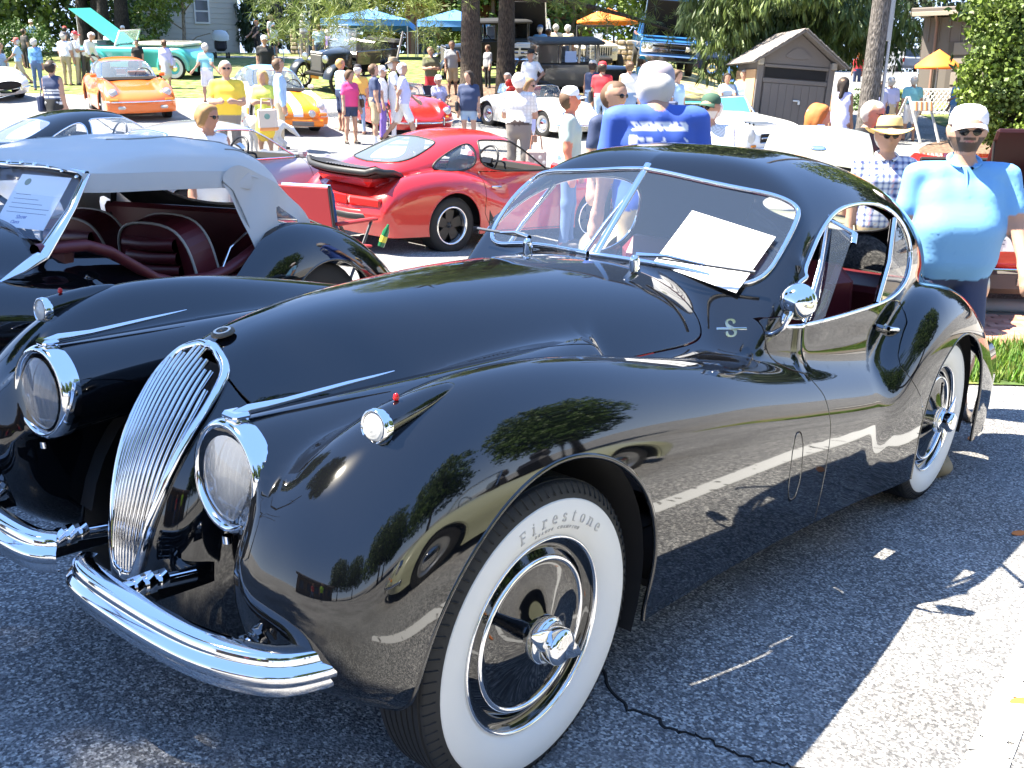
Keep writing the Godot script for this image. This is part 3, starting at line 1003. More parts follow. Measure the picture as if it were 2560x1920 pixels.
# cuts a half shell into painted body, panes and trim
func shell(key: String, d: Dictionary, s := 0.036) -> Dictionary:
	if car_parts.has(key): return car_parts[key]
	var sh := Shape.new(self, d)
	var h := net(sh.f, d.box[0], d.box[1], s)
	h = split(h, vals(h, func(p): return p.z), 1)[0]
	h = split(h, vals(h, func(p): return d.sill - p.y), 1)[0]
	var lips := []
	for w in d.wheels:
		var q := split(h, vals(h, func(p): return w.r - Vector2(p.x - w.x, p.y - w.y).length() if p.z < -0.4 and absf(p.x - w.x) < 0.8 else -1.0), 1)
		h = q[0]; lips += q[2]
	var out := {"glass": {}, "trim": [], "lips": lips}
	for w in d.windows:
		var op := chaikin(pv(w.p), 2)
		var q: Array
		if w.side: q = split(h, vals(h, func(p): return sdp(Vector2(p.x, p.y), op) if p.z < -0.25 else 1.0), 3)
		else: q = split(h, vals(h, func(p): return sdp(Vector2(-p.z, p.y), op) if p.x > w.lo and p.x < w.hi else 1.0), 3)
		h = q[1]; out.glass[w.name] = q[0]; out.trim += q[2]
	out.gaps = []
	for e in d.get("gaps", []):
		var op := pv(e.p)
		var v := vals(h, func(p): return sdp(Vector2(p.x, p.y if e.side else -p.z), op) if (p.z < -0.4 if e.side else p.y > 0.55) else 1.0)
		var v2 := v.duplicate()
		for i in v.size(): v[i] += .004; v2[i] -= .004
		out.gaps.append([e.name, split(h, v, 1)[0], e.side])
		h = split(h, v2, 2)[1]
	out.body = h
	car_parts[key] = out
	return out

func place_shell(o: Node3D, c: Dictionary, body: Material, gl: Material, trim: Material, tr := 0.009) -> void:
	part("body", both(c.body), body, o)
	for e in c.gaps:
		part(e[0], e[1] if e[2] else both(e[1]), body, o)
		if e[2]: part(e[0], mirror(e[1]), body, o)
	for w in c.glass:
		var sidew: bool = w.begins_with("side") or w.begins_with("quarter")
		if sidew:
			if w != "side_window_open":
				part("side_window" if w.begins_with("side") else "quarter_window", c.glass[w], gl, o); part("side_window", mirror(c.glass[w]), gl, o)
		else: part(w, both(c.glass[w]), gl, o)
	part("window_trim", both(moulding(c.trim, tr, .001, 5, 6, 2)), trim, o)
	part("wheel_lip", both(moulding(c.lips, .011, -.006, 5, 6, 2)), body, o)

func tyre_profile(R: float, r: float, w: float) -> Array:
	return [Vector2(r, -w * .42), Vector2(lerpf(r, R, .5), -w * .5), Vector2(R * .965, -w * .44), Vector2(R, -w * .34), Vector2(R, w * .34), Vector2(R * .965, w * .44), Vector2(lerpf(r, R, .5), w * .5), Vector2(r, w * .42)]

# face of the wheel is +Y, outward
func wheel(o: Node3D, at: Vector3, side: float, R: float, r: float, w: float, style: String, face: Material, tyre_m: Material = null, turn := 0.0) -> Node3D:
	var rub := mat("rubber", .012, .012, .012, .75)
	var n := Node3D.new(); n.name = "wheel"; o.add_child(n, true)
	n.transform = Transform3D(Basis.from_euler(Vector3(0, turn, 0)) * Basis.from_euler(Vector3(side * PI / 2, 0, 0)), at)
	part("tyre", lathe(tyre_profile(R, r, w), 40), rub, n)
	if tyre_m: part("whitewall", lathe([Vector2(r + .01, w * .43), Vector2(lerpf(r, R, .5), w * .5 + .003), Vector2(lerpf(r, R, .72), w * .495)], 40), tyre_m, n)
	var dk := mat("dark_inside", .01, .009, .009, .9)
	var chrome := mat("chrome", .78, .78, .79, .06, 1.0)
	if style == "five":      # deep rim with five flat dark spokes
		part("rim", lathe([Vector2(r + .012, w * .40), Vector2(r + .014, w * .46), Vector2(r - .004, w * .47), Vector2(r - .012, w * .38), Vector2(r - .03, w * .12), Vector2(r - .03, -.05)], 44), mat("polished_rim", .8, .8, .8, .18, 1.0), n)
		part("rim_back", lathe([Vector2(r - .03, -.02), Vector2(0, -.02)], 24), dk, n)
		for k in 5:
			var a := TAU * k / 5 + .3
			var sp := prism(pv([.02, -.028, .075, -.05, r - .04, -.06, r - .03, -.02, r - .03, .02, r - .04, .06, .075, .05, .02, .028]), .028)
			part("spoke", moved(sp, Transform3D(Basis.from_euler(Vector3(0, a, 0)) * Basis.from_euler(Vector3(-PI / 2, 0, 0)), Vector3(0, w * .16, 0))), face, n)
		part("hub_cap", lathe([Vector2(0, w * .16 + .03), Vector2(.028, w * .16 + .025), Vector2(.035, w * .16)], 16), face, n)
	elif style == "wire" or style == "wood":
		var sp := G.new()
		for k in (12 if style == "wood" else 30):
			var a := TAU * k / (12 if style == "wood" else 30)
			sp.add(rod(Vector3(cos(a) * .05, .04 if k % 2 else -.02, sin(a) * .05), Vector3(cos(a + (0.0 if style == "wood" else .3 * (1 if k % 2 else -1))) * r, 0, sin(a + (0.0 if style == "wood" else .3 * (1 if k % 2 else -1))) * r), .016 if style == "wood" else .004, -1, 5))
		part("spokes", sp, face, n)
		part("rim", lathe([Vector2(r + .01, .03), Vector2(r - .015, .028), Vector2(r - .015, -.028), Vector2(r + .01, -.03)], 32), face, n)
		part("hub_cap", lathe([Vector2(0, .08), Vector2(.04, .075), Vector2(.06, .05), Vector2(.065, -.05)], 16), face, n)
	else:                    # plain disc with a hub cap
		part("rim", lathe([Vector2(r + .01, w * .40), Vector2(r, w * .45), Vector2(r - .02, w * .36), Vector2(r - .05, w * .2), Vector2(r * .62, w * .26), Vector2(r * .6, w * .28)], 40), face, n)
		part("hub_cap", lathe([Vector2(r * .62, w * .26), Vector2(r * .58, w * .36), Vector2(r * .3, w * .46), Vector2(0, w * .5)], 30), chrome, n)
	return n

func tub(o: Node3D, m: Material, seat: Material, x0: float, x1: float, w: float, belt: float, wheel_z := 0.36, seats := true) -> void:
	var g := G.new()
	g.add(box(Vector3(x0 - x1, .02, w * 2), 0, Vector3((x0 + x1) / 2, .28, 0)))
	for s in [-1.0, 1.0]: g.add(box(Vector3(x0 - x1, belt - .28, .02), 0, Vector3((x0 + x1) / 2, (belt + .28) / 2 - .02, s * (w - .05))))
	g.add(box(Vector3(.22, .2, w * 1.9), .05, Vector3(x0 - .05, belt - .06, 0)))
	g.add(box(Vector3(.5, .05, w * 1.9), .02, Vector3(x1 + .1, belt - .05, 0)))
	part("interior", g, m, o)
	if seats:
		for z in [-.34, .34]:
			var st := G.new()
			st.add(box(Vector3(.5, .16, .46), .06, Vector3((x0 + x1) / 2 - .05, .45, z))).add(box(Vector3(.14, .62, .46), .06, Vector3((x0 + x1) / 2 - .36, .74, z), Basis.from_euler(Vector3(0, 0, -.25)))).add(box(Vector3(.1, .18, .26), .04, Vector3((x0 + x1) / 2 - .46, 1.10, z), Basis.from_euler(Vector3(0, 0, -.2))))
			part("seat", st, seat, o)
	var w2 := PackedVector3Array()
	for k in 28: w2.append(Vector3(0, sin(TAU * k / 28) * .19, cos(TAU * k / 28) * .19))
	var sw := G.new()
	sw.add(tube(w2, .014, 6, true)).add(box(Vector3(.03, .08, .2), .01)).add(rod(Vector3.ZERO, Vector3(.3, -.1, 0), .03))
	part("steering_wheel", moved(sw, xf(Vector3(x0 - .26, belt + .04, wheel_z), 0, 0, -.35)), mat("bakelite", .012, .012, .013, .3), o)

func lamp(o: Node3D, at: Vector3, r: float, tilt: float, called := "headlight", yaw := 0.0) -> void:
	var n := part(called, lathe([Vector2(r * 1.12, -.06), Vector2(r * 1.12, 0), Vector2(r * 1.02, .012), Vector2(r * .97, .006)], 26), mat("chrome", .78, .78, .79, .06, 1.0), o)
	n.transform = Transform3D(Basis.from_euler(Vector3(0, yaw, -PI / 2 + tilt)), at)
	part("lens", lathe([Vector2(r * .98, .004), Vector2(r * .7, .022), Vector2(0, .032)], 22), mat("frosted_lens", .45, .45, .43, .12), n)

func p911(wide: bool) -> Dictionary:
	var e := 0.055 if wide else 0.0
	return {"yc": .45, "e": 3.0, "fl": .60 + e * .3, "rl": .63 + e, "nc": .30, "tc": .22, "cy": .82, "ce": 3.0, "sill": .22, "fk": .10,
		"box": [Vector3(-3.45, .15, -.98), Vector3(1.0, 1.4, .06)],
		"T": [1.4, .45, .9, .56, .7, .645, .4, .715, 0, .775, -.4, .83, -.7, .86, -1.5, .87, -2.3, .86, -2.8, .80, -3.1, .70, -3.4, .52, -4, .3],
		"A": [1.4, .6, .8, .70, .3, .76, -.4, .79, -1.6, .80, -2.4, .79 + e * .5, -3.0, .74, -3.4, .66, -4, .5],
		"F": [1.4, .4, .95, .60, .75, .735, .5, .815, .2, .855, -.2, .873, -.6, .875, -1.0, .86, -1.4, .80, -2, .6, -4, .2], "FA": [1.4, .14, .7, .16, 0, .18 + e * .5, -.8, .17, -1.6, .12, -4, .05],
		"R": [1.4, -.4, -1.0, .3, -1.5, .68, -1.9, .85, -2.27, .90, -2.7, .865, -3.05, .76, -3.3, .62, -4, .2], "RA": [1.4, .05, -1.2, .08, -1.8, .17, -2.27, .19, -2.8, .18, -3.3, .15, -4, .1],
		"C": [1.4, .5, 0, .55, -.45, .76, -.62, .90, -.85, 1.08, -1.1, 1.235, -1.3, 1.295, -1.55, 1.315, -1.9, 1.29, -2.25, 1.20, -2.6, 1.06, -2.9, .92, -3.1, .80, -3.3, .64, -4, .3],
		"CA": [1.4, .5, 0, .58, -.5, .64, -1.0, .665, -1.6, .67, -2.2, .65, -2.7, .56, -3.1, .46, -3.4, .4, -4, .3],
		"nose": [0, .80, .2, .88, .35, .93, .48, .92, .60, .84, .75, .62, .9, .3, 1.6, -1.4], "tail": [0, -3.2, .2, -3.24, .35, -3.32, .5, -3.33, .62, -3.28, .75, -3.16, .9, -2.9, 1.6, -2.4],
		"wheels": [{"x": 0.0, "y": .32, "r": .365}, {"x": -2.27, "y": .32, "r": .37}],
		"windows": [{"name": "windscreen", "side": false, "lo": -1.3, "hi": -.3, "p": [-.3, .91, .50, .885, .60, .90, .585, 1.0, .50, 1.20, .42, 1.235, -.3, 1.245]},
			{"name": "rear_window", "side": false, "lo": -3.2, "hi": -2.05, "p": [-.3, .93, .36, .95, .46, .98, .47, 1.05, .43, 1.15, .36, 1.20, -.3, 1.225]},
			{"name": "side_window_open", "side": true, "p": [-.70, .895, -.66, .91, -.93, 1.11, -1.16, 1.215, -1.70, 1.225, -1.76, 1.20, -1.80, .895]},
			{"name": "quarter_window", "side": true, "p": [-1.86, .895, -1.83, 1.19, -2.0, 1.165, -2.25, 1.06, -2.44, .945, -2.40, .895]}],
		"gaps": [{"name": "door", "side": true, "p": [-.62, .885, -.56, .6, -.58, .24, -1.72, .24, -1.85, .45, -1.82, .885]}]}

func build_911(at: Transform3D, called: String, label: String, body: Material, wide: bool, wheels: Material, style := "five", windows_up := false) -> Node3D:
	var c := shell("911w" if wide else "911", p911(wide))
	var o := thing(called, label, "car", at)
	var black := mat("trim_black", .012, .012, .012, .5)
	place_shell(o, c, body, glass("tint_glass", .55, .66, .75, .16), black if wide else mat("chrome", .78, .78, .79, .06, 1.0), .011)
	if windows_up:
		part("side_window", both(c.glass["side_window_open"]), glass("tint_glass", .55, .66, .75, .16), o)
	tub(o, mat("dark_inside", .01, .009, .009, .9), mat("seat_black", .02, .02, .025, .6), -.55, -2.4, .66, .87, -.36)
	for w in [[0.0, -1.0], [-2.27, -1.0], [0.0, 1.0], [-2.27, 1.0]]:
		var rear: bool = w[0] < -1
		wheel(o, Vector3(w[0], .315, w[1] * ((.70 if wide else .66) if rear else .66)), w[1], .315, .20, .26 if wide and rear else .19, style, wheels)
	for s in [-1.0, 1.0]:
		lamp(o, Vector3(.70, .665, s * .585), .088, .42)
		part("turn_lamp", box(Vector3(.05, .07, .2), .015, Vector3(.84, .50, s * .60), Basis.from_euler(Vector3(0, s * -.35, 0))), mat("amber_lens", .6, .2, .02, .15), o)
		part("mirror", box(Vector3(.07, .09, .15), .03, Vector3(-.72, .95, s * .78)), body, o)
		part("door_handle", box(Vector3(.15, .025, .03), .008, Vector3(-1.66, .73, s * .815)), mat("chrome", .78, .78, .79, .06, 1.0), o)
	return o
func car_at(x: float, z: float, deg: float, wb := 2.3, lift := 0.0, half := .65) -> Transform3D:
	var h := Vector3(cos(deg_to_rad(deg)), 0, -sin(deg_to_rad(deg)))
	var r := Vector3(-h.z, 0, h.x)
	var f := gp(x, z); var b := gp(x - h.x * wb, z - h.z * wb)
	var fx := (f - b).normalized()
	var rr := (gp(x + r.x * half - h.x * wb * .5, z + r.z * half - h.z * wb * .5) - gp(x - r.x * half - h.x * wb * .5, z - r.z * half - h.z * wb * .5)).normalized()
	var up := rr.cross(fx).normalized()
	return Transform3D(Basis(fx, up, fx.cross(up)), f + Vector3(0, lift, 0))

func p356(m := {}) -> Dictionary:
	var d := {"yc": .42, "e": 2.6, "fl": .52, "rl": .56, "nc": .42, "tc": .5, "cy": .8, "ce": 3.0, "sill": .20, "fk": .14,
		"box": [Vector3(-3.15, .14, -.90), Vector3(.95, 1.0, .06)],
		"T": [1.4, .3, .85, .44, .65, .57, .35, .68, 0, .755, -.4, .815, -.7, .85, -1.2, .86, -1.7, .86, -2.1, .82, -2.5, .72, -2.8, .57, -3.1, .35, -4, .2],
		"A": [1.4, .5, .7, .68, .2, .77, -.6, .80, -1.6, .805, -2.3, .79, -2.8, .70, -3.1, .6, -4, .4],
		"F": [1.4, .2, .9, .50, .7, .68, .4, .775, 0, .81, -.5, .795, -1.0, .73, -1.5, .6, -4, .2], "FA": [1.4, .15, .6, .19, 0, .22, -1.0, .2, -4, .1],
		"R": [1.4, -.4, -1.1, .45, -1.6, .70, -2.1, .76, -2.5, .70, -2.9, .52, -4, .1], "RA": [1.4, .1, -1.5, .18, -2.1, .22, -2.8, .2, -4, .1],
		"nose": [0, .66, .2, .78, .35, .86, .5, .84, .65, .70, .8, .4, 1.0, -.2, 1.6, -1.6], "tail": [0, -2.7, .2, -2.85, .4, -2.95, .55, -2.88, .7, -2.65, .9, -2.2, 1.6, -1.6],
		"wheels": [{"x": 0.0, "y": .31, "r": .35}, {"x": -2.1, "y": .31, "r": .34}], "windows": []}
	d.merge(m, true)
	return d

func build_356(at: Transform3D, called: String, label: String, body: Material, key: String, shape: Dictionary, seat: Material, lamp_at: Vector3, cockpit := true) -> Node3D:
	var c := shell(key, shape)
	var o := thing(called, label, "car", at)
	var chrome := mat("chrome", .78, .78, .79, .06, 1.0)
	var b: G = c.body
	if cockpit:
		var op := chaikin(pv([-.72, -.5, -.72, .50, -1.0, .60, -1.75, .60, -1.85, .45, -1.85, -.5]), 2)
		b = split(b, vals(b, func(p): return sdp(Vector2(p.x, -p.z), op) if p.y > .55 else 1.0), 2)[1]
	part("body", both(b), body, o)
	part("wheel_lip", both(moulding(c.lips, .011, -.006, 5, 6, 2)), body, o)
	if cockpit:
		tub(o, mat("dark_inside", .01, .009, .009, .9), seat, -.72, -1.8, .62, .80, -.34)
		var fr := PackedVector3Array([Vector3(-.78, .84, -.60), Vector3(-.92, 1.07, -.56), Vector3(-.86, 1.11, -.3), Vector3(-.84, 1.12, 0), Vector3(-.86, 1.11, .3), Vector3(-.92, 1.07, .56), Vector3(-.78, .84, .60)])
		part("windscreen_frame", tube(fr, .014, 6), chrome, o)
		var gl := G.new()
		gl.v = PackedVector3Array([Vector3(-.72, .85, -.58), Vector3(-.92, 1.07, -.55), Vector3(-.66, .86, 0), Vector3(-.84, 1.11, 0), Vector3(-.72, .85, .58), Vector3(-.92, 1.07, .55)])
		gl.t = PackedInt32Array([0, 1, 2, 1, 3, 2, 2, 3, 4, 3, 5, 4]); gl.smooth()
		part("windscreen", gl, glass("tint_glass", .55, .66, .75, .16), o)
	for w in [[0.0, -1.0], [-2.1, -1.0], [0.0, 1.0], [-2.1, 1.0]]:
		wheel(o, Vector3(w[0], .32, w[1] * .645), w[1], .32, .20, .16, "disc", mat("silver_wheel", .6, .6, .6, .3, .9))
	for s in [-1.0, 1.0]:
		lamp(o, Vector3(lamp_at.x, lamp_at.y, s * lamp_at.z), .085, .38)
		part("indicator", box(Vector3(.05, .05, .08), .02, Vector3(.80, .47, s * .5)), mat("amber_lens", .6, .2, .02, .15), o)
		var bp := PackedVector3Array([Vector3(.55, .36, s * .74), Vector3(.80, .36, s * .55), Vector3(.93, .36, s * .2), Vector3(.95, .36, 0)])
		part("bumper", tube(bp, .045, 8, false, .6), chrome if cockpit else body, o)
		part("overrider", box(Vector3(.05, .2, .05), .02, Vector3(.93, .38, s * .35)), chrome, o)
	return o

func make_cars() -> void:
	var chrome := mat("chrome", .78, .78, .79, .06, 1.0)
	var dark := mat("dark_inside", .01, .009, .009, .9)
	var blackp := mat("black_car_paint", .003, .0034, .0045, .035, 0.0, .66)
	var spoke := mat("wheel_black", .012, .012, .013, .4)
	# red turbo
	var red := build_911(car_at(.45, -13.3, 42, 2.27, -.02), "red_coupe", "bright red rear-engined coupe with black whale-tail spoiler", paint("red_car_paint", .50, .012, .010), true, spoke)
	whale_tail(red)
	# silver coupe behind the roadster
	build_911(car_at(-2.62, -13.2, 50, 2.27, .02), "silver_coupe", "silver coupe between the black roadster and the red coupe", paint("silver_car_paint", .27, .28, .31, .3), false, mat("silver_wheel", .6, .6, .6, .3, .9), "disc")
	var lc := build_911(car_at(-5.2, -16.2, 50, 2.27, 0), "pale_coupe", "pale silver coupe with black roof at the left edge behind the cloth-top roadster", paint("white_car_paint", .70, .70, .68), false, mat("silver_wheel", .6, .6, .6, .3, .9), "disc", true)
	var rf: Array = split(car_parts["911"].body, vals(car_parts["911"].body, func(p): return .9 - p.y if p.x < -.66 and p.x > -3.0 else 1.0), 1)
	part("roof", both(moved(rf[0], Transform3D(Basis.from_scale(Vector3(1.004, 1.004, 1.006)), Vector3(.004, .004, 0)))), blackp, lc)
	# row across the lot
	var tg := build_911(car_at(-8.85, -24.5, -61, 2.27, -.03), "orange_coupe", "orange coupe facing the lot with round headlights and white sheet behind its windscreen", paint("orange_car_paint", .68, .13, .006), false, mat("silver_wheel", .6, .6, .6, .3, .9), "disc", true)
	part("bumper_trim", tube(PackedVector3Array([Vector3(.72, .47, -.78), Vector3(.87, .47, -.6), Vector3(.955, .47, -.2), Vector3(.955, .47, .2), Vector3(.87, .47, .6), Vector3(.72, .47, .78)]), .016, 6), chrome, tg)
	for s in [-1.0, 1.0]: part("fog_lamp", box(Vector3(.06, .07, .17), .025, Vector3(.90, .345, s * .46)), mat("frosted_lens", .45, .45, .43, .12), tg)
	tag(part("display_sheet", box(Vector3(.30, .004, .42), 0, Vector3.ZERO), mat("paper", .78, .78, .78, .8)), "white information sheet on the dashboard of the orange coupe", "paper").transform = tg.transform * xf(Vector3(-.82, .965, -.2), 0, 0, .5)
	var rc := build_911(car_at(-5.35, -24.4, -62, 2.27, -.02), "racing_coupe", "white racing coupe with pale blue roof and orange bonnet stripe", paint("white_car_paint", .70, .70, .68), false, mat("silver_wheel", .6, .6, .6, .3, .9), "disc", true)
	var sh: G = car_parts["911"].body
	var strip := func(lo: float, hi: float, cond: Callable, col: Material, called: String):
		var v := vals(sh, func(p): return maxf(maxf(lo - p.x, p.x - hi), cond.call(p)))
		var q: G = split(sh, v, 1)[0]
		for i in q.v.size(): q.v[i] += q.n[i] * .004
		part(called, both(q), col, rc)
	strip.call(-.60, 1.0, func(p): return absf(absf(p.z) - .33) - .17 - .05 * p.x if p.y > .4 else 1.0, mat("orange_stripe", .75, .20, .01, .3), "bonnet_stripe")
	strip.call(-2.2, -1.2, func(p): return 1.14 - p.y, mat("sky_blue_stripe", .16, .36, .74, .3), "roof_panel")
	strip.call(-3.3, 1.0, func(p): return absf(p.y - .36) - .08, mat("orange_stripe", .75, .20, .01, .3), "sill_stripe")
	part("front_valance", box(Vector3(.08, .16, 1.2), .03, Vector3(.93, .32, 0)), mat("orange_stripe", .75, .20, .01, .3), rc)
	part("oil_cooler_grille", box(Vector3(.02, .10, .5), .01, Vector3(.975, .30, -.1)), mat("mesh_grey", .12, .12, .12, .6), rc)
	for s in [-.32, .32]: lamp(rc, Vector3(.92, .52, s), .075, .1, "driving_lamp")
	build_356(car_at(-2.4, -25.1, -62, 2.1, -.04), "red_cabriolet", "small rounded red sports car behind the group of onlookers", paint("red_car_paint", .50, .012, .010), "356", p356(), mat("seat_black", .02, .02, .025, .6), Vector3(.68, .60, .54))
	build_356(car_at(1.2, -25.6, -50, 2.1, -.03), "ivory_speedster", "open ivory white speedster with red seats beside the pine trees", paint("ivory_car_paint", .68, .66, .58), "356", p356(), mat("red_leather", .38, .02, .015, .5), Vector3(.68, .60, .54))
	var et := build_356(car_at(-14.0, -28.2, -42, 2.4, -.02), "white_roadster_nose", "long-nosed white sports car at the far left edge of the lot", paint("white_car_paint", .70, .70, .68), "etype", p356({"T": [1.4, .35, 1.0, .48, .6, .62, .2, .70, -.4, .77, -1.0, .82, -1.7, .86, -2.4, .80, -3.1, .6, -4, .3], "A": [1.4, .2, 1.0, .42, .7, .62, .3, .74, -.6, .82, -1.6, .82, -2.6, .76, -3.1, .6, -4, .4], "nc": .8, "nose": [0, .7, .2, .9, .4, 1.05, .55, .98, .7, .7, .85, .2, 1.0, -.4, 1.6, -2]}), mat("seat_black", .02, .02, .025, .6), Vector3(.55, .62, .56))
	part("mouth", moved(lathe([Vector2(0, .02), Vector2(.10, .02), Vector2(.115, 0), Vector2(.125, .03), Vector2(.135, 0)], 24), Transform3D(Basis.from_euler(Vector3(0, 0, -PI / 2)) * Basis.from_scale(Vector3(.8, 1, 2.6)), Vector3(1.0, .46, 0))), dark, et)
	make_benz()
	make_turquoise()
	make_antiques()
	make_trucks()
	make_ferrari()
	# raised pale bonnet close behind the coupe, and the sage car beside the camera that the paint mirrors
	var sage := paint("sage_car_paint", .36, .37, .25)
	var bt := thing("cream_sports_car", "pale cream-green car with raised bonnet bearing an oval badge, behind the black coupe roof", "car", car_at(3.3, -8.6, -30, 2.1, -.05))
	var cs := shell("356", p356())
	part("body", both(split(cs.body, vals(cs.body, func(p): return .55 - p.y if absf(p.z) < .5 and p.x > -.6 else -1.0), 1)[0]), sage, bt)
	for w in [[0.0, -1.0], [-2.1, -1.0], [0.0, 1.0], [-2.1, 1.0]]: wheel(bt, Vector3(w[0], .32, w[1] * .645), w[1], .32, .20, .15, "wire", chrome)
	part("engine_bay", box(Vector3(1.1, .3, .9), .05, Vector3(0, .45, 0)), dark, bt)
	raised_lid(bt)
	var rg := build_356(Transform3D(xk_at.basis, xk_at * Vector3(-.55, -.02, -3.15)), "sage_roadster", "sage green open sports car with wire wheels parked next to the black coupe", sage, "356", p356(), mat("seat_black", .02, .02, .025, .6), Vector3(.68, .60, .54))
	for s in [-1.0, 1.0]: pass

func raised_lid(o: Node3D) -> void:
	# solved as a slab between four world points, thick, gently crowned
	var inv := o.transform.affine_inverse()
	var a := inv * Vector3(2.14, .94, -9.0); var b := inv * Vector3(3.05, .90, -8.7)
	var c := inv * Vector3(2.36, 1.25, -9.6); var d := inv * Vector3(3.20, 1.21, -9.3)
	var nn := (b - a).cross(c - a).normalized()
	if (o.basis * nn).z < 0: nn = -nn
	var rows := []
	for j in 9:
		var row := PackedVector3Array()
		for i in 13:
			var u := i / 12.0; var v := j / 8.0
			var e := 1.0 - pow(absf(u * 2.0 - 1.0), 6.0) * .06 * v
			var p := a.lerp(b, u).lerp(c.lerp(d, (u - .5) * e + .5), v) + nn * (.05 * (1.0 - pow(u * 2 - 1, 2)) + .03 * (1.0 - pow(v * 2 - 1, 2)))
			row.append(p)
		rows.append(row)
	var g := grid(rows)
	var lid := part("raised_bonnet", g, paint("cream_lid_paint", .24, .235, .165), o)
	var back := moved(grid(rows), Transform3D(Basis(), -nn * .025))
	part("bonnet_lining", back, mat("lid_dark", .03, .03, .03, .7), lid)
	var mid := a.lerp(b, .50).lerp(c.lerp(d, .5), .32) + nn * .078
	var bs := Basis(((b - a).normalized()), nn, (b - a).normalized().cross(nn))
	var bd := part("badge", lathe([Vector2(0, .006), Vector2(.05, .006), Vector2(.058, 0)], 24), mat("badge_blue", .10, .16, .45, .3), lid)
	bd.transform = Transform3D(bs * Basis.from_scale(Vector3(1, 1, .55)), mid)
	part("badge_rim", lathe([Vector2(.05, .007), Vector2(.058, .009), Vector2(.066, 0)], 24), mat("chrome", .78, .78, .79, .06, 1.0), bd)
	part("lid_catch", box(Vector3(.07, .02, .02), .006, c.lerp(d, .5) + nn * .05), mat("chrome", .78, .78, .79, .06, 1.0), lid)

func whale_tail(o: Node3D) -> void:
	var rubber := mat("spoiler_rubber", .02, .02, .021, .55)
	var rows := []
	var base := []
	# tray: u across, v from the window to the trailing edge
	for j in 11:
		var v := j / 10.0
		var row := PackedVector3Array()
		for i in 25:
			var u := i / 12.0 - 1.0
			var w := lerpf(.50, .66, smst(0, .7, v))
			var edge := smst(.82, 1.0, absf(u))
			row.append(Vector3(-2.72 - v * .62 + .14 * u * u * v, .86 + .03 * v + .035 * edge * smst(.1, .6, v) + .025 * smst(.82, 1.0, v), u * w))
		rows.append(row)
	var top := grid(rows)
	var under := []
	for r in rows:
		var row := PackedVector3Array()
		for p in r: row.append(p + Vector3(.012, -.075 * (1.0 - .25 * absf(p.z)), 0) - Vector3(0, .03, 0) * smst(-3.0, -3.3, p.x))
		under.append(row)
	var g := G.new().add(top).add(grid(under))
	var rim := PackedVector3Array()
	for j in 11: rim.append(rows[j][0].lerp(under[j][0], .5))
	for i in range(1, 25): rim.append(rows[10][i].lerp(under[10][i], .5))
	for j in range(9, -1, -1): rim.append(rows[j][24].lerp(under[j][24], .5))
	g.add(tube(rim, .034, 10))
	var t := part("spoiler", g, rubber, o)
	part("spoiler_base", both_box(Vector3(-2.95, .78, 0), Vector3(.50, .15, 1.02), .06), mats["red_car_paint"], o)
	for k in 13: part("grille_slat", box(Vector3(.34, .012, .03), .004, Vector3(-2.98, .889, -.36 + k * .06)), mat("slat_grey", .10, .10, .11, .4), t)
	for z in [-.2, .2]: part("wiper_mount", box(Vector3(.10, .05, .05), .015, Vector3(-2.74, .93, z * .4 + .1)), mats["red_car_paint"], t)
	# rear lights, bumper, bellows, stone guards
	for s in [-1.0, 1.0]:
		part("tail_light", box(Vector3(.08, .10, .42), .02, Vector3(-3.235, .57, s * .55), Basis.from_euler(Vector3(0, s * .30, 0))), mat("tail_red", .42, .012, .010, .12), o)
		part("reversing_lamp", box(Vector3(.085, .085, .05), .015, Vector3(-3.275, .57, s * .36)), mat("frosted_lens", .45, .45, .43, .12), o)
		for k in 7: part("bumper_bellow", box(Vector3(.045, .15, .018), .006, Vector3(-3.10 - k * .012, .42, s * (.80 - k * .024)), Basis.from_euler(Vector3(0, s * .5, 0))), mat("trim_black", .012, .012, .012, .5), o)
		part("stone_guard", prism(pv([-1.62, .30, -1.84, .30, -1.97, .62, -1.93, .66, -1.86, .60, -1.72, .40]), .03), mat("trim_black", .012, .012, .012, .5), o).position = Vector3(0, 0, s * .845)
	part("rear_bumper", tube(PackedVector3Array([Vector3(-3.16, .42, -.66), Vector3(-3.32, .42, -.4), Vector3(-3.355, .42, 0), Vector3(-3.32, .42, .4), Vector3(-3.16, .42, .66)]), .07, 10, false, .55, Vector3(0, 1, 0)), mats["red_car_paint"], o)
	part("bumper_strip", tube(PackedVector3Array([Vector3(-3.19, .415, -.66), Vector3(-3.355, .415, -.4), Vector3(-3.39, .415, 0), Vector3(-3.355, .415, .4), Vector3(-3.19, .415, .66)]), .035, 8, false, .5, Vector3(0, 1, 0)), mat("trim_black", .012, .012, .012, .5), o)
	part("rear_reflector", box(Vector3(.03, .10, .64), .01, Vector3(-3.315, .57, 0)), mat("tail_red", .42, .012, .010, .12), o)

func both_box(at: Vector3, size: Vector3, bev: float) -> G: return box(size, bev, at)

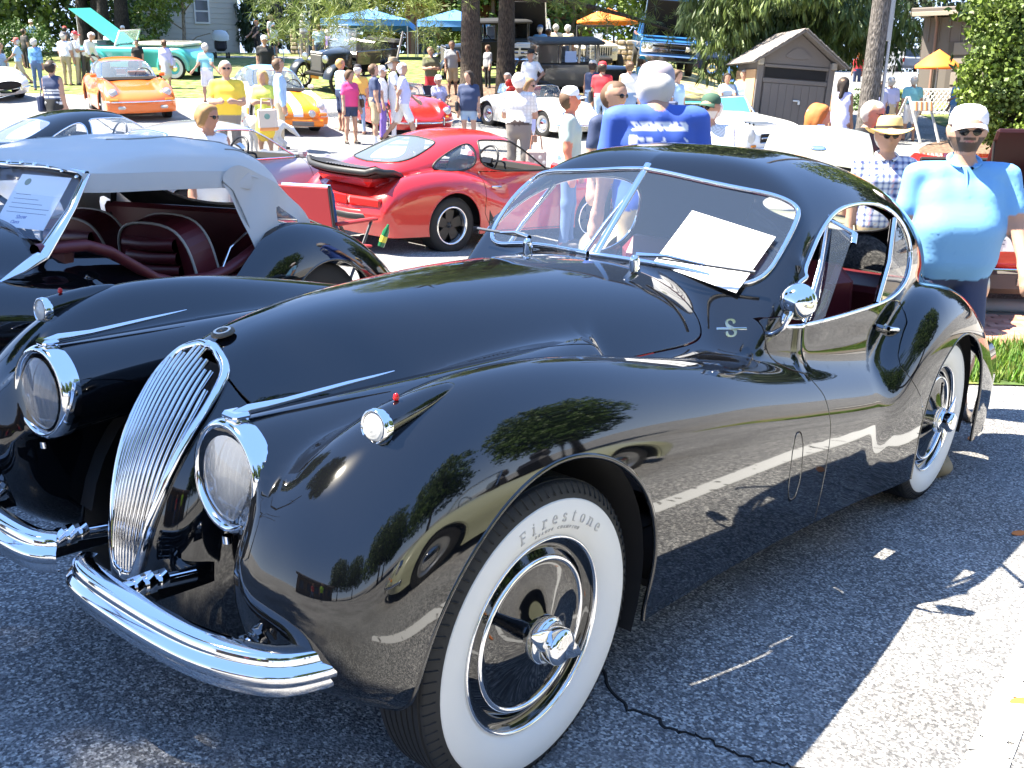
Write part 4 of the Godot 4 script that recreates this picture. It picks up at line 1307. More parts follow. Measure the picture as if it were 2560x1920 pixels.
func make_benz() -> void:
	var white := paint("white_car_paint", .70, .70, .68)
	var chrome := mat("chrome", .78, .78, .79, .06, 1.0)
	var o := thing("white_hardtop_car", "white classic convertible with raised bonnet and a star in its grille", "car", car_at(5.15, -22.6, -64, 2.4, -.04))
	var c := shell("benz", p356({"e": 4.0, "nc": .10, "fl": .62, "T": [1.4, .6, .8, .70, .4, .76, 0, .80, -.6, .86, -1.4, .88, -2.6, .84, -3.1, .74, -4, .5], "A": [1.4, .7, .7, .78, 0, .84, -1.5, .86, -2.8, .82, -4, .6], "F": [1.4, .5, .85, .74, .4, .83, 0, .85, -.8, .86, -1.6, .8, -4, .4], "nose": [0, .7, .2, .80, .4, .88, .6, .86, .75, .76, .9, .4, 1.6, -1.4]}), .045)
	var bay := split(c.body, vals(c.body, func(p): return .7 - p.y if absf(p.z) < .52 and p.x > -.55 and p.x < .62 else -1.0), 1)
	part("body", both(bay[0]), white, o)
	part("engine", box(Vector3(1.0, .3, .7), .08, Vector3(.05, .60, 0)), mat("engine_grey", .16, .16, .15, .5, .5), o)
	for k in 6: part("engine_pipe", rod(Vector3(.4 - k * .14, .77, -.3), Vector3(.4 - k * .14, .79, .3), .03), mat("alloy", .5, .5, .48, .35, .9), o)
	for w in [[0.0, -1.0], [-2.4, -1.0], [0.0, 1.0], [-2.4, 1.0]]: wheel(o, Vector3(w[0], .32, w[1] * .74), w[1], .32, .2, .17, "disc", white)
	for s in [-1.0, 1.0]:
		var h := part("headlight", moved(lathe([Vector2(.105, -.05), Vector2(.105, 0), Vector2(.085, .03), Vector2(0, .05)], 24), Transform3D(Basis.from_euler(Vector3(0, 0, -PI / 2 + .15)) * Basis.from_scale(Vector3(1.6, 1, 1.05)), Vector3(.80, .62, s * .66))), mat("frosted_lens", .45, .45, .43, .12), o)
		part("indicator", box(Vector3(.04, .05, .14), .02, Vector3(.86, .42, s * .62)), mat("amber_lens", .6, .2, .02, .15), o)
	part("bumper", tube(PackedVector3Array([Vector3(.55, .36, -.9), Vector3(.85, .36, -.7), Vector3(.95, .36, 0), Vector3(.85, .36, .7), Vector3(.55, .36, .9)]), .05, 8, false, .6), chrome, o)
	part("grille_mouth", box(Vector3(.03, .20, .92), .03, Vector3(.865, .57, 0)), mat("dark_inside", .01, .009, .009, .9), o)
	part("grille_bar", box(Vector3(.02, .035, .90), .01, Vector3(.89, .57, 0)), chrome, o)
	for e in [.475, .665]: part("grille_frame", box(Vector3(.03, .02, .94), .008, Vector3(.885, e, 0)), chrome, o)
	var ring := PackedVector3Array()
	for k in 30: ring.append(Vector3(0, cos(TAU * k / 30) * .105, sin(TAU * k / 30) * .105))
	var st := part("star_ring", tube(ring, .010, 6, true), chrome, o)
	st.position = Vector3(.905, .57, 0)
	for k in 3: part("star_arm", rod(Vector3.ZERO, Vector3(0, cos(TAU * k / 3), sin(TAU * k / 3)) * .10, .014, .005), chrome, st)
	var lid := part("raised_bonnet", moved(box(Vector3(1.25, .03, 1.22), .012), xf(Vector3(-.62, .90, 0)) * xf(Vector3.ZERO, 0, 0, -1.13) * xf(Vector3(-.63 + 1.26, .0, 0))), white, o)
	lid.transform = xf(Vector3.ZERO)
	part("windscreen_frame", tube(PackedVector3Array([Vector3(-.75, .88, -.62), Vector3(-1.05, 1.22, -.52), Vector3(-1.05, 1.22, .52), Vector3(-.75, .88, .62)]), .02, 6), chrome, o)

func make_turquoise() -> void:
	var tq := paint("turquoise_paint", .07, .44, .36)
	var iv := paint("ivory_car_paint", .68, .66, .58)
	var chrome := mat("chrome", .78, .78, .79, .06, 1.0)
	var o := thing("turquoise_car", "turquoise 1950s open car with raised bonnet, cream tonneau and whitewall tyres", "car", car_at(-13.3, -34.4, 172, 2.7, 0.0))
	var g := G.new()
	var rows := []
	for i in 33:      # boxy body with rounded shoulders, x from nose to tail
		var x := .75 - i * .13
		var w := .76 - .10 * smst(.2, .75, x) - .12 * smst(-3.0, -3.4, x)
		var top := .98 - .05 * smst(0, .75, x) - .30 * smst(-2.9, -3.45, x)
		var row := PackedVector3Array()
		for e in [[1.0, .36], [1.0, .8], [.985, .9], [.93, .965], [.8, 1.0], [.4, 1.01], [0, 1.01], [-.4, 1.01], [-.8, 1.0], [-.93, .965], [-.985, .9], [-1.0, .8], [-1.0, .36]]: row.append(Vector3(x, top * e[1], w * e[0]))
		rows.append(row)
	part("body", grid(rows), tq, o)
	for s in [-1.0, 1.0]:
		for wx in [0.0, -2.7]:
			var f := []
			for k in 15:
				var a := PI * (k - 1) / 12.0
				var row := PackedVector3Array()
				for e in [[.44, .60], [.47, .78], [.50, .83], [.47, .86], [.42, .86]]: row.append(Vector3(wx + cos(a) * e[0] * 1.1, .40 + sin(a) * e[0], s * e[1]))
				f.append(row)
			part("wing", grid(f), tq, o)
			wheel(o, Vector3(wx, .36, s * .74), s, .36, .19, .16, "disc", tq, mats["white_rubber"])
	part("tonneau", box(Vector3(1.7, .12, 1.42), .05, Vector3(-2.2, 1.05, 0)), iv, o)
	part("windscreen_frame", tube(PackedVector3Array([Vector3(-.75, .98, -.68), Vector3(-.95, 1.42, -.66), Vector3(-.95, 1.42, .66), Vector3(-.75, .98, .68)]), .03, 6), iv, o)
	part("windscreen", box(Vector3(.01, .42, 1.3), 0, Vector3(-.85, 1.2, 0), Basis.from_euler(Vector3(0, 0, .42))), glass("tint_glass", .55, .66, .75, .16), o)
	part("engine", box(Vector3(.8, .25, .6), .06, Vector3(.1, .98, 0)), mat("engine_grey", .16, .16, .15, .5, .5), o)
	var lid := part("raised_bonnet", box(Vector3(1.75, .03, 1.3), .012, Vector3(.875, 0, 0)), tq, o)
	lid.transform = xf(Vector3(-.75, 1.05, 0), 0, 0, .62)
	part("lid_rib", box(Vector3(1.5, .03, .05), .01, Vector3(.9, -.03, 0)), tq, lid)
	part("stay", rod(Vector3(1.5, -.05, -.55), Vector3(.95, -.85, -.55), .012), chrome, lid)

func vintage(at: Transform3D, called: String, label: String, body: Material, closed: bool, trim: Material) -> Node3D:
	var o := thing(called, label, "vintage car", at)
	var dark := mat("dark_inside", .01, .009, .009, .9)
	var hood := []
	for i in 7:
		var x := .12 - i * .17
		var w := .25 + .02 * i + .10 * smst(.0, -.9, x)
		var row := PackedVector3Array()
		for e in [[1.0, .62], [1.0, 1.02], [.8, 1.10], [.4, 1.15], [0, 1.165], [-.4, 1.15], [-.8, 1.10], [-1.0, 1.02], [-1.0, .62]]: row.append(Vector3(x, e[1] + .02 * i * .5, w * e[0]))
		hood.append(row)
	part("bonnet", grid(hood), body, o)
	var rad := part("radiator", box(Vector3(.07, .60, .50), .03, Vector3(.16, .85, 0)), mat("radiator_shell", .10, .10, .10, .3, .6), o)
	part("radiator_core", box(Vector3(.02, .46, .42), .01, Vector3(.195, .84, 0)), mat("radiator_core", .16, .15, .14, .6, .5), rad)
	part("number_plate", box(Vector3(.015, .12, .32), .004, Vector3(.26, .44, 0)), mat("plate_orange", .62, .22, .01, .5), o)
	part("frame_rail", box(Vector3(3.0, .10, .7), .02, Vector3(-1.2, .52, 0)), dark, o)
	if closed:
		part("cab", box(Vector3(1.75, .75, 1.22), .08, Vector3(-1.75, .98, 0)), body, o)
		part("roof", box(Vector3(2.0, .10, 1.34), .05, Vector3(-1.72, 1.86, 0)), trim, o)
		for x in [-.92, -1.45, -2.0, -2.58]:
			for s in [-1.0, 1.0]: part("post", box(Vector3(.08, .52, .05), .01, Vector3(x, 1.58, s * .58)), body, o)
		part("back_panel", box(Vector3(.04, .5, 1.1), .01, Vector3(-2.60, 1.58, 0)), body, o)
		part("side_panel", box(Vector3(.5, .5, .03), .005, Vector3(-2.3, 1.58, .57)), body, o)
		for s in [-1.0, 1.0]: part("window_sheet", box(Vector3(.32, .30, .01), 0, Vector3(-1.70, 1.50, s * .60)), mat("paper_blue", .45, .55, .75, .7), o)
	else:
		var tubb := G.new()
		for s in [-1.0, 1.0]: tubb.add(box(Vector3(2.0, .42, .05), .02, Vector3(-1.95, .95, s * .60)))
		tubb.add(box(Vector3(.06, .5, 1.2), .02, Vector3(-2.95, .98, 0))).add(box(Vector3(2.0, .05, 1.2), .02, Vector3(-1.95, .76, 0)))
		part("body", tubb, body, o)
		for x in [-1.75, -2.7]: part("seat", box(Vector3(.45, .18, 1.06), .06, Vector3(x, .95, 0)).add(box(Vector3(.14, .48, 1.08), .06, Vector3(x - .25, 1.16, 0))), mat("buttoned_leather", .03, .028, .027, .35), o)
		part("folded_hood", box(Vector3(.45, .18, 1.3), .08, Vector3(-3.05, 1.32, 0)), trim, o)
	part("windscreen_frame", tube(PackedVector3Array([Vector3(-.98, 1.12, -.56), Vector3(-.99, 1.80, -.56), Vector3(-.99, 1.80, .56), Vector3(-.98, 1.12, .56)]), .018, 6), mat("brass_dull", .3, .3, .28, .35, .8), o)
	part("windscreen", box(Vector3(.008, .62, 1.1), 0, Vector3(-.985, 1.47, 0)), glass("tint_glass", .55, .66, .75, .16), o)
	for s in [-1.0, 1.0]:
		for wx in [0.0, -2.55]:
			var f := []
			for k in 13:
				var a := PI * (k + .5) / 13.0
				var row := PackedVector3Array()
				for e in [[.44, .52], [.47, .56], [.48, .68], [.47, .80], [.43, .84]]: row.append(Vector3(wx + cos(a) * e[0] * 1.15, .40 + sin(a) * e[0], s * e[1]))
				f.append(row)
			part("mudguard", grid(f), body, o)
			wheel(o, Vector3(wx, .385, s * .70), s, .385, .30, .085, "wood", mat("wood_spoke", .02, .017, .014, .6))
		part("running_board", box(Vector3(1.55, .03, .26), .01, Vector3(-1.28, .44, s * .72)), body, o)
		var hl := part("headlight", moved(lathe([Vector2(0, -.12), Vector2(.07, -.10), Vector2(.115, -.02), Vector2(.12, .01), Vector2(.105, .015), Vector2(0, .03)], 20), Transform3D(Basis.from_euler(Vector3(0, 0, -PI / 2)), Vector3(.24, .98, s * .40))), mat("lamp_nickel", .5, .5, .46, .2, .9), o)
		part("lamp_post", rod(Vector3(.18, .60, s * .36), Vector3(.22, .88, s * .40), .014), body, hl)
	var sw := PackedVector3Array()
	for k in 24: sw.append(Vector3(-1.35 + sin(TAU * k / 24) * .10, 1.28 + sin(TAU * k / 24) * .17, -.28 + cos(TAU * k / 24) * .2))
	part("steering_wheel", tube(sw, .014, 6, true), dark, o)
	return o

func make_antiques() -> void:
	var bk := paint("antique_black", .016, .018, .015)
	var br := paint("antique_brown", .045, .036, .028)
	vintage(car_at(-5.9, -31.9, -122, 2.55), "open_touring_car", "black open touring car with wooden spoked wheels and orange number plate", bk, false, mat("hood_cloth", .012, .012, .012, .9))
	vintage(car_at(-2.2, -35.0, -160, 2.55), "dark_vintage_truck", "black vintage car with upright roof in the shade left of the pine trunk", bk, true, mat("hood_cloth", .012, .012, .012, .9))
	vintage(car_at(3.1, -30.6, 10, 2.55), "brown_vintage_car", "brown vintage closed car with dark roof and papers in its window beyond the white speedster", br, true, mat("roof_cloth", .07, .075, .075, .9))

func pickup(at: Transform3D, called: String, label: String, body: Material, w: float, lid_up: bool, front: Material, jeep := false) -> Node3D:
	var chrome := mat("chrome", .78, .78, .79, .06, 1.0)
	var dark := mat("dark_inside", .01, .009, .009, .9)
	var o := thing(called, label, "jeep" if jeep else "pickup truck", at)
	var hw := w / 2
	if jeep:
		part("bonnet", box(Vector3(1.1, .10, .95), .04, Vector3(.05, 1.08, 0)).add(box(Vector3(1.1, .4, .85), .03, Vector3(.05, .85, 0))), body, o)
		part("grille_panel", box(Vector3(.06, .50, .95), .03, Vector3(.64, .86, 0)), body, o)
		for k in 7: part("grille_slot", box(Vector3(.02, .26, .04), .008, Vector3(.675, .90, -.24 + k * .08)), dark, o)
		for s in [-1.0, 1.0]:
			part("wing", box(Vector3(1.0, .10, .34), .04, Vector3(.08, .98, s * .62)), body, o)
			lamp(o, Vector3(.67, .90, s * .36), .085, 0.0)
		part("tub", box(Vector3(1.8, .5, 1.45), .06, Vector3(-1.45, .82, 0)), body, o)
		part("windscreen_frame", tube(PackedVector3Array([Vector3(-.55, 1.05, -.66), Vector3(-.68, 1.62, -.64), Vector3(-.68, 1.62, .64), Vector3(-.55, 1.05, .66)]), .04, 6), dark, o)
		part("winch", box(Vector3(.2, .2, .5), .05, Vector3(.82, .62, 0)), dark, o)
		tag(part("window_sheet", box(Vector3(.01, .28, .3), 0, Vector3(0, 0, 0)), mat("paper", .78, .78, .78, .8)), "white sheet on the windscreen of the jeep", "paper").transform = at * xf(Vector3(-.56, 1.25, -.1), 0, 0, .22)
	else:
		part("front_panel", box(Vector3(.16, .55, w), .05, Vector3(.85, .92, 0)), body, o)
		part("wing_box", box(Vector3(1.6, .5, .22), .06, Vector3(.1, .98, hw - .12)).add(box(Vector3(1.6, .5, .22), .06, Vector3(.1, .98, -hw + .12))), body, o)
		part("engine_bay", box(Vector3(1.4, .3, w - .4), .03, Vector3(.1, .92, 0)), dark, o)
		part("grille_surround", box(Vector3(.05, .34, w * .96), .02, Vector3(.94, .93, 0)), front, o)
		for y in [.99, .87]:
			for s in [-1.0, 1.0]: part("grille_bar", box(Vector3(.03, .07, w * .27), .012, Vector3(.975, y, s * w * .155)), dark if y > .9 else chrome, o)
		for s in [-1.0, 1.0]:
			for e in [.33, .43]: lamp(o, Vector3(.975, .93, s * w * e), .075, 0.0)
		part("bumper", box(Vector3(.16, .20, w * 1.02), .04, Vector3(.98, .60, 0)), chrome, o)
		part("cab", box(Vector3(1.3, .55, w * .98), .06, Vector3(-1.35, .98, 0)), body, o)
		part("cab_roof", box(Vector3(1.2, .08, w * .86), .04, Vector3(-1.45, 1.76, 0)), body, o)
		for x in [-.85, -1.98]:
			for s in [-1.0, 1.0]: part("pillar", rod(Vector3(x, 1.2, s * hw * .93), Vector3(x - .12, 1.76, s * hw * .82), .035), body, o)
		part("load_bed", box(Vector3(2.0, .5, w * .98), .05, Vector3(-3.05, .95, 0)), body, o)
		part("windscreen", box(Vector3(.01, .55, w * .8), 0, Vector3(-.9, 1.47, 0), Basis.from_euler(Vector3(0, 0, .25))), glass("tint_glass", .55, .66, .75, .16), o)
		if lid_up:
			var lid := part("raised_bonnet", box(Vector3(1.45, .05, w * .88), .02, Vector3(.72, 0, 0)), body, o)
			lid.transform = xf(Vector3(-.60, 1.25, 0), 0, 0, 1.0)
			part("bonnet_lining", box(Vector3(1.4, .02, w * .84), .005, Vector3(.72, -.04, 0)), dark, lid)
	for s in [-1.0, 1.0]:
		for wx in [0.0, -2.0 if jeep else -2.9]: wheel(o, Vector3(wx, .38, s * (hw - .12)), s, .38, .2, .24, "disc", mat("silver_wheel", .6, .6, .6, .3, .9))
	return o

func make_trucks() -> void:
	var chrome := mat("chrome", .78, .78, .79, .06, 1.0)
	pickup(car_at(5.2, -37.0, -93, 2.9, .05), "blue_pickup_truck", "blue pickup truck with raised bonnet and wide chrome grille on the dry grass", paint("blue_truck_paint", .02, .13, .33), 1.95, true, chrome)
	pickup(car_at(.25, -36.0, -96, 2.9, .02), "white_pickup_truck", "white pickup truck with raised bonnet right of the pine trunk", paint("white_car_paint", .70, .70, .68), 1.75, true, paint("white_car_paint", .70, .70, .68))
	pickup(car_at(2.85, -36.2, -80, 2.0, .02), "white_jeep", "pale cream open jeep with slotted grille facing the lot", paint("ivory_car_paint", .68, .66, .58), 1.6, false, chrome, true)
	# dark blue car and silver van further off
	var c := shell("911", p911(false))
	var o := thing("dark_blue_car", "dark blue rounded car half hidden behind the blue pickup", "car", car_at(5.6, -42.5, 170, 2.27, .1))
	place_shell(o, c, paint("dark_blue_paint", .012, .02, .05), glass("tint_glass", .55, .66, .75, .16), chrome)
	for w in [[0.0, -1.0], [-2.27, -1.0], [0.0, 1.0], [-2.27, 1.0]]: wheel(o, Vector3(w[0], .315, w[1] * .66), w[1], .315, .2, .18, "disc", chrome)
	var vn := thing("silver_van", "silver van parked far up the side street", "van", car_at(27.0, -77.0, 100, 2.7, 0))
	var sp := paint("silver_car_paint", .27, .28, .31, .3)
	part("body", box(Vector3(4.6, .8, 1.85), .16, Vector3(-1.4, .85, 0)), sp, vn)
	part("cabin", box(Vector3(3.3, .75, 1.65), .22, Vector3(-1.9, 1.5, 0)), sp, vn)
	part("rear_window", box(Vector3(.03, .5, 1.35), .01, Vector3(-3.55, 1.5, 0)), mat("dark_pane", .05, .07, .10, .05), vn)
	for s in [-1.0, 1.0]:
		part("tail_light", box(Vector3(.05, .3, .14), .02, Vector3(-3.71, 1.0, s * .8)), mat("tail_red", .42, .012, .010, .12), vn)
		for wx in [0.0, -2.7]: wheel(vn, Vector3(wx, .34, s * .85), s, .34, .2, .2, "disc", sp)
	var ec := build_911(car_at(11.4, -20.9, 200, 2.27, 0), "white_parked_car", "white car parked at the right edge beyond the bush", paint("white_car_paint", .70, .70, .68), false, mat("silver_wheel", .6, .6, .6, .3, .9), "disc", true)

func make_ferrari() -> void:
	var red: Material = mats["red_car_paint"]
	var dark := mat("dark_inside", .01, .009, .009, .9)
	var o := thing("red_sports_car", "red mid-engined sports car seen from behind with its engine cover open", "car", Transform3D(Basis.from_euler(Vector3(0, -.12, 0)), gp(4.62, -8.45)))
	# local: x right, y up, -z forward; rear face at z = 0
	var rows := []
	for i in 19:
		var u := i / 9.0 - 1.0
		var row := PackedVector3Array()
		var in_z := -.22 * pow(absf(u), 4.0)
		for e in [[.40, -.02], [.46, .03], [.60, .05], [.76, .04], [.83, .0], [.855, -.06], [.86, -.16]]: row.append(Vector3(u * .90, e[0] - .02 * u * u, e[1] + in_z))
		rows.append(row)
	part("rear_panel", grid(rows), red, o)
	part("body_side", box(Vector3(.10, .50, 3.6), .04, Vector3(-.86, .60, -1.9)).add(box(Vector3(.10, .50, 3.6), .04, Vector3(.86, .60, -1.9))), red, o)
	for s in [-1.0, 1.0]: part("rear_wing", moved(prism(chaikin(pv([0, .40, 0, .88, .4, .98, .9, 1.0, 1.5, .95, 1.6, .85, 1.2, .6, 1.2, .4]), 2), .20), Transform3D(Basis.from_euler(Vector3(0, PI / 2, 0)), Vector3(s * .78, 0, -.15))), red, o)
	part("rear_valance", box(Vector3(1.72, .22, .12), .05, Vector3(0, .30, -.03)), mat("bumper_grey", .09, .085, .08, .5), o)
	part("chrome_strip", box(Vector3(1.74, .018, .03), .006, Vector3(0, .405, .04)), mat("chrome", .78, .78, .79, .06, 1.0), o)
	part("tow_plate", box(Vector3(.16, .06, .01), .004, Vector3(-.28, .30, .035)), mat("alloy", .5, .5, .48, .35, .9), o)
	part("engine_bay", box(Vector3(1.4, .3, 1.6), .04, Vector3(0, .66, -1.05)), dark, o)
	part("engine", box(Vector3(.7, .2, .8), .06, Vector3(0, .86, -1.0)), mat("engine_grey", .16, .16, .15, .5, .5), o)
	part("bay_shelf", box(Vector3(1.3, .02, .3), .005, Vector3(0, .98, -.75)), mat("bumper_grey", .09, .085, .08, .5), o)
	part("bulkhead", box(Vector3(1.6, .5, .04), .02, Vector3(0, 1.0, -1.75)), dark, o)
	part("cabin", box(Vector3(1.4, .36, 1.3), .16, Vector3(0, 1.06, -2.5)), red, o)
	part("front_body", box(Vector3(1.75, .4, 1.5), .12, Vector3(0, .62, -3.6)), red, o)
	var lid := part("engine_cover", box(Vector3(1.0, .05, .62), .02, Vector3(.1, 0, .31)), mat("lid_maroon", .035, .008, .008, .35), o)
	lid.transform = xf(Vector3(0, 1.02, -1.15), -1.0)
	for s in [-1.0, 1.0]:
		part("cover_stay", rod(Vector3(s * .4, -.02, .5), Vector3(s * .4, -.35, .1), .012), dark, lid)
		for e in [.50, .70]:
			part("tail_light", moved(lathe([Vector2(0, .02), Vector2(.06, .012), Vector2(.07, -.02)], 20), xf(Vector3(s * e, .70, .04 - .22 * pow(e / .9, 4)), PI / 2)), mat("tail_red", .42, .012, .010, .12), o)
		var w := wheel(o, Vector3(s * .74, .32, -.95), 1.0, .32, .21, .24, "five", mat("silver_wheel", .6, .6, .6, .3, .9))
		w.transform = Transform3D(Basis.from_euler(Vector3(0, 0, -s * PI / 2)), Vector3(s * .74, .32, -.95))
	var pl := part("number_plate", box(Vector3(.305, .152, .008), .004), mat("plate_white", .72, .72, .72, .5), o)
	pl.position = Vector3(-.42, .635, .062)
	lettering("F", .10, .002, mat("plate_ink", .03, .05, .12, .6), pl, xf(Vector3(-.11, -.012, .005)), "Droid Sans")
	lettering("152", .10, .002, mat("plate_ink", .03, .05, .12, .6), pl, xf(Vector3(.075, -.012, .005)), "Droid Sans")
func build_roadster(at: Transform3D) -> void:
	var black := mat("black_car_paint", .003, .0034, .0045, .035, 0.0, .66)
	var chrome := mat("chrome", .78, .78, .79, .06, 1.0)
	var dark := mat("dark_inside", .01, .009, .009, .9)
	var maroon := mat("maroon_leather", .11, .012, .016, .42)
	var trim := mat("maroon_trim", .12, .014, .018, .5)
	var cream := mat("piping", .45, .40, .33, .6)
	var o := thing("black_roadster", "black open classic car with pale cloth roof and dark red leather inside", "car", at)
	var cd := xk_cut(xk_half(0.03, false), false)
	var h: G = cd.h
	# cockpit opening with low-cut doors
	var op := chaikin(pv([-1.22, -.5, -1.22, .50, -1.32, .66, -1.9, .70, -2.30, .66, -2.46, .5, -2.5, -.5]), 2)
	h = split(h, vals(h, func(p): return maxf(sdp(Vector2(p.x, -p.z), op), .87 - .20 * smst(-1.3, -1.75, p.x) + .12 * smst(-1.95, -2.4, p.x) - p.y) if p.y > .5 else 1.0), 2)[1]
	part("body", both(h), black, o)
	for ch in cd.lips:
		var lipg := moulding([ch], .007, -.004)
		if lipg.t.size(): part("wing_edge", lipg, black, o); part("wing_edge", mirror(lipg), black, o)
	# gap of the boot lid and the wing's bright beading
	part("wing_beading", tube(PackedVector3Array([Vector3(-2.02, .70, -.60), Vector3(-2.10, .80, -.585), Vector3(-2.25, .868, -.57), Vector3(-2.45, .905, -.555), Vector3(-2.7, .885, -.545), Vector3(-2.95, .80, -.53)]), .006, 5), chrome, o)
	for s in [-1.0, 1.0]:
		var cap := PackedVector3Array()
		for k in 13:
			var x := lerpf(-1.10, -2.38, k / 12.0)
			cap.append(Vector3(x, .885 - .20 * smst(-1.3, -1.75, x) + .12 * smst(-1.95, -2.4, x), s * (.575 + .03 * sin(PI * k / 12.0))))
		part("door_capping", tube(cap, .034, 8, false, .7), trim, o)
		part("door_trim", box(Vector3(1.1, .36, .03), .01, Vector3(-1.8, .50, s * .60)), maroon, o)
	# seats with pleats and piping
	for z in [-.28, .28]:
		var st := Node3D.new(); st.name = "seat"; o.add_child(st, true)
		st.transform = xf(Vector3(-1.98, .42, z), 0, 0, -.24)
		var ol := chaikin(pv([-.235, -.05, .235, -.05, .245, .25, .225, .42, .13, .50, -.13, .50, -.225, .42, -.245, .25]), 2)
		part("backrest", moved(prism(ol, .13), Transform3D(Basis.from_euler(Vector3(0, PI / 2, 0)), Vector3(-.10, 0, 0))), maroon, st)
		for k in 7: part("pleat", moved(tube(PackedVector3Array([Vector3(-.03, .03 + k * .062, -.16), Vector3(-.012, .03 + k * .062, 0), Vector3(-.03, .03 + k * .062, .16)]), .032, 8), Transform3D()), maroon, st)
		var rim := PackedVector3Array()
		for q in ol: rim.append(Vector3(-.032, q.y, -q.x))
		part("seat_piping", tube(rim, .007, 5, true), cream, st)
		var rim2 := PackedVector3Array()
		for q in ol: rim2.append(Vector3(-.168, q.y, -q.x))
		part("seat_piping", tube(rim2, .006, 5, true), cream, st)
		part("cushion", box(Vector3(.5, .16, .46), .06, Vector3(.20, .02, 0), Basis.from_euler(Vector3(0, 0, .24))), maroon, st)
	part("floor_pan", box(Vector3(1.5, .02, 1.1), 0, Vector3(-1.75, .28, 0)), dark, o)
	part("rear_bulkhead", box(Vector3(.05, .55, 1.16), .02, Vector3(-2.42, .68, 0), Basis.from_euler(Vector3(0, 0, -.15))), maroon, o)
	part("bulkhead_pocket", box(Vector3(.03, .2, .42), .02, Vector3(-2.36, .70, .2), Basis.from_euler(Vector3(0, 0, -.15))), trim, o)
	part("pocket_piping", tube(PackedVector3Array([Vector3(-2.335, .60, .41), Vector3(-2.325, .79, .41), Vector3(-2.32, .80, .2), Vector3(-2.325, .80, -.01), Vector3(-2.335, .60, -.02)]), .006, 5), cream, o)
	part("dashboard", box(Vector3(.10, .18, 1.06), .03, Vector3(-1.28, .80, 0)), maroon, o)
	# windscreen: chrome pillars, header, two panes
	for s in [-1.0, 1.0]:
		var pl := tube(PackedVector3Array([Vector3(-.90, .79, s * .625), Vector3(-1.0, .825, s * .62), Vector3(-1.10, .86, s * .60), Vector3(-1.19, .93, s * .575), Vector3(-1.30, 1.03, s * .55), Vector3(-1.40, 1.155, s * .53)]), [.004, .032, .042, .032, .022, .017], 8, false, .5)
		part("screen_pillar", pl, chrome, o)
		part("pillar_bolt", moved(lathe([Vector2(0, .01), Vector2(.012, .008), Vector2(.014, 0)], 12), xf(Vector3(-1.09, .865, s * .622), s * PI / 2)), chrome, o)
		var gl := G.new()
		gl.v = PackedVector3Array([Vector3(-1.13, .93, 0), Vector3(-1.38, 1.185, 0), Vector3(-1.19, .91, s * .57), Vector3(-1.40, 1.155, s * .53)])
		gl.t = PackedInt32Array([0, 1, 2, 1, 3, 2]); gl.smooth()
		part("windscreen_pane", gl, glass("screen_glass", .26, .36, .55, .07), o)
	part("screen_header", tube(PackedVector3Array([Vector3(-1.40, 1.155, -.53), Vector3(-1.39, 1.178, -.3), Vector3(-1.38, 1.185, 0), Vector3(-1.39, 1.178, .3), Vector3(-1.40, 1.155, .53)]), .014, 6), chrome, o)
	part("screen_divider", rod(Vector3(-1.13, .93, 0), Vector3(-1.38, 1.185, 0), .012), chrome, o)
	var w := PackedVector3Array()
	for k in 40: w.append(Vector3(0, sin(TAU * k / 40) * .205, cos(TAU * k / 40) * .205))
	part("steering_wheel", moved(tube(w, .013, 8, true).add(rod(Vector3.ZERO, Vector3(.3, -.02, 0), .02)), xf(Vector3(-1.56, .86, .28), 0, 0, -.35)), mat("bakelite", .012, .012, .013, .3), o)
	# the cloth roof: cross bows from the header back to the tail
	var cloth := mat("roof_canvas", .60, .565, .52, .95)
	cloth.normal_enabled = true; cloth.normal_texture = noise_tex(31, .25, 256, null, true, 2.0); cloth.uv1_scale = Vector3(14, 14, 14); cloth.normal_scale = .35
	var rx := Spline.new([0, -1.37, 1, -1.52, 2, -1.75, 3, -2.03, 4, -2.24, 5, -2.40, 6, -2.50, 7, -2.60, 8, -2.69])
	var ry := Spline.new([0, 1.186, 1, 1.235, 2, 1.285, 3, 1.305, 4, 1.29, 5, 1.235, 6, 1.13, 7, 1.0, 8, .90])
	var rw := Spline.new([0, .54, 1, .56, 2, .585, 3, .60, 4, .605, 5, .60, 6, .585, 7, .565, 8, .55])
	var ey := Spline.new([0, 1.15, 1, 1.145, 2, 1.145, 3, 1.14, 4, 1.125, 5, 1.06, 6, .98, 7, .91, 8, .85])
	var rows := []
	for j in 49:
		var q := j / 6.0
		var row := PackedVector3Array()
		for i in 41:
			var u := i / 20.0 - 1.0
			var a := absf(u)
			var sag := -.018 * sin(q * PI) * sin(q * PI) * (1.0 - a) + .006 * sin(u * 9.0 + q * 2.0) * smst(.3, .9, a)
			var f := pow(1.0 - pow(a, 3.2), 1.0 / 2.2)
			row.append(Vector3(rx.at(q), lerpf(ey.at(q), ry.at(q), f) + sag, u * rw.at(q)))
		rows.append(row)
	var rg := grid(rows)
	var keep := vals(rg, func(p): return (Vector2(p.z / .36, (p.y - 1.04) / .085).length() - 1.0) * .1 if p.x < -2.4 else 1.0)
	var sp := split(rg, keep, 3)
	var roof := part("cloth_roof", sp[1], cloth, o)
	part("rear_window", sp[0], glass("clear_glass", .8, .85, .85, .06), roof)
	part("roof_lining", moved(sp[1], Transform3D(Basis.from_scale(Vector3(.995, .99, .98)), Vector3(-.01, -.004, 0))), mat("lining_dark", .035, .03, .028, .95), roof)
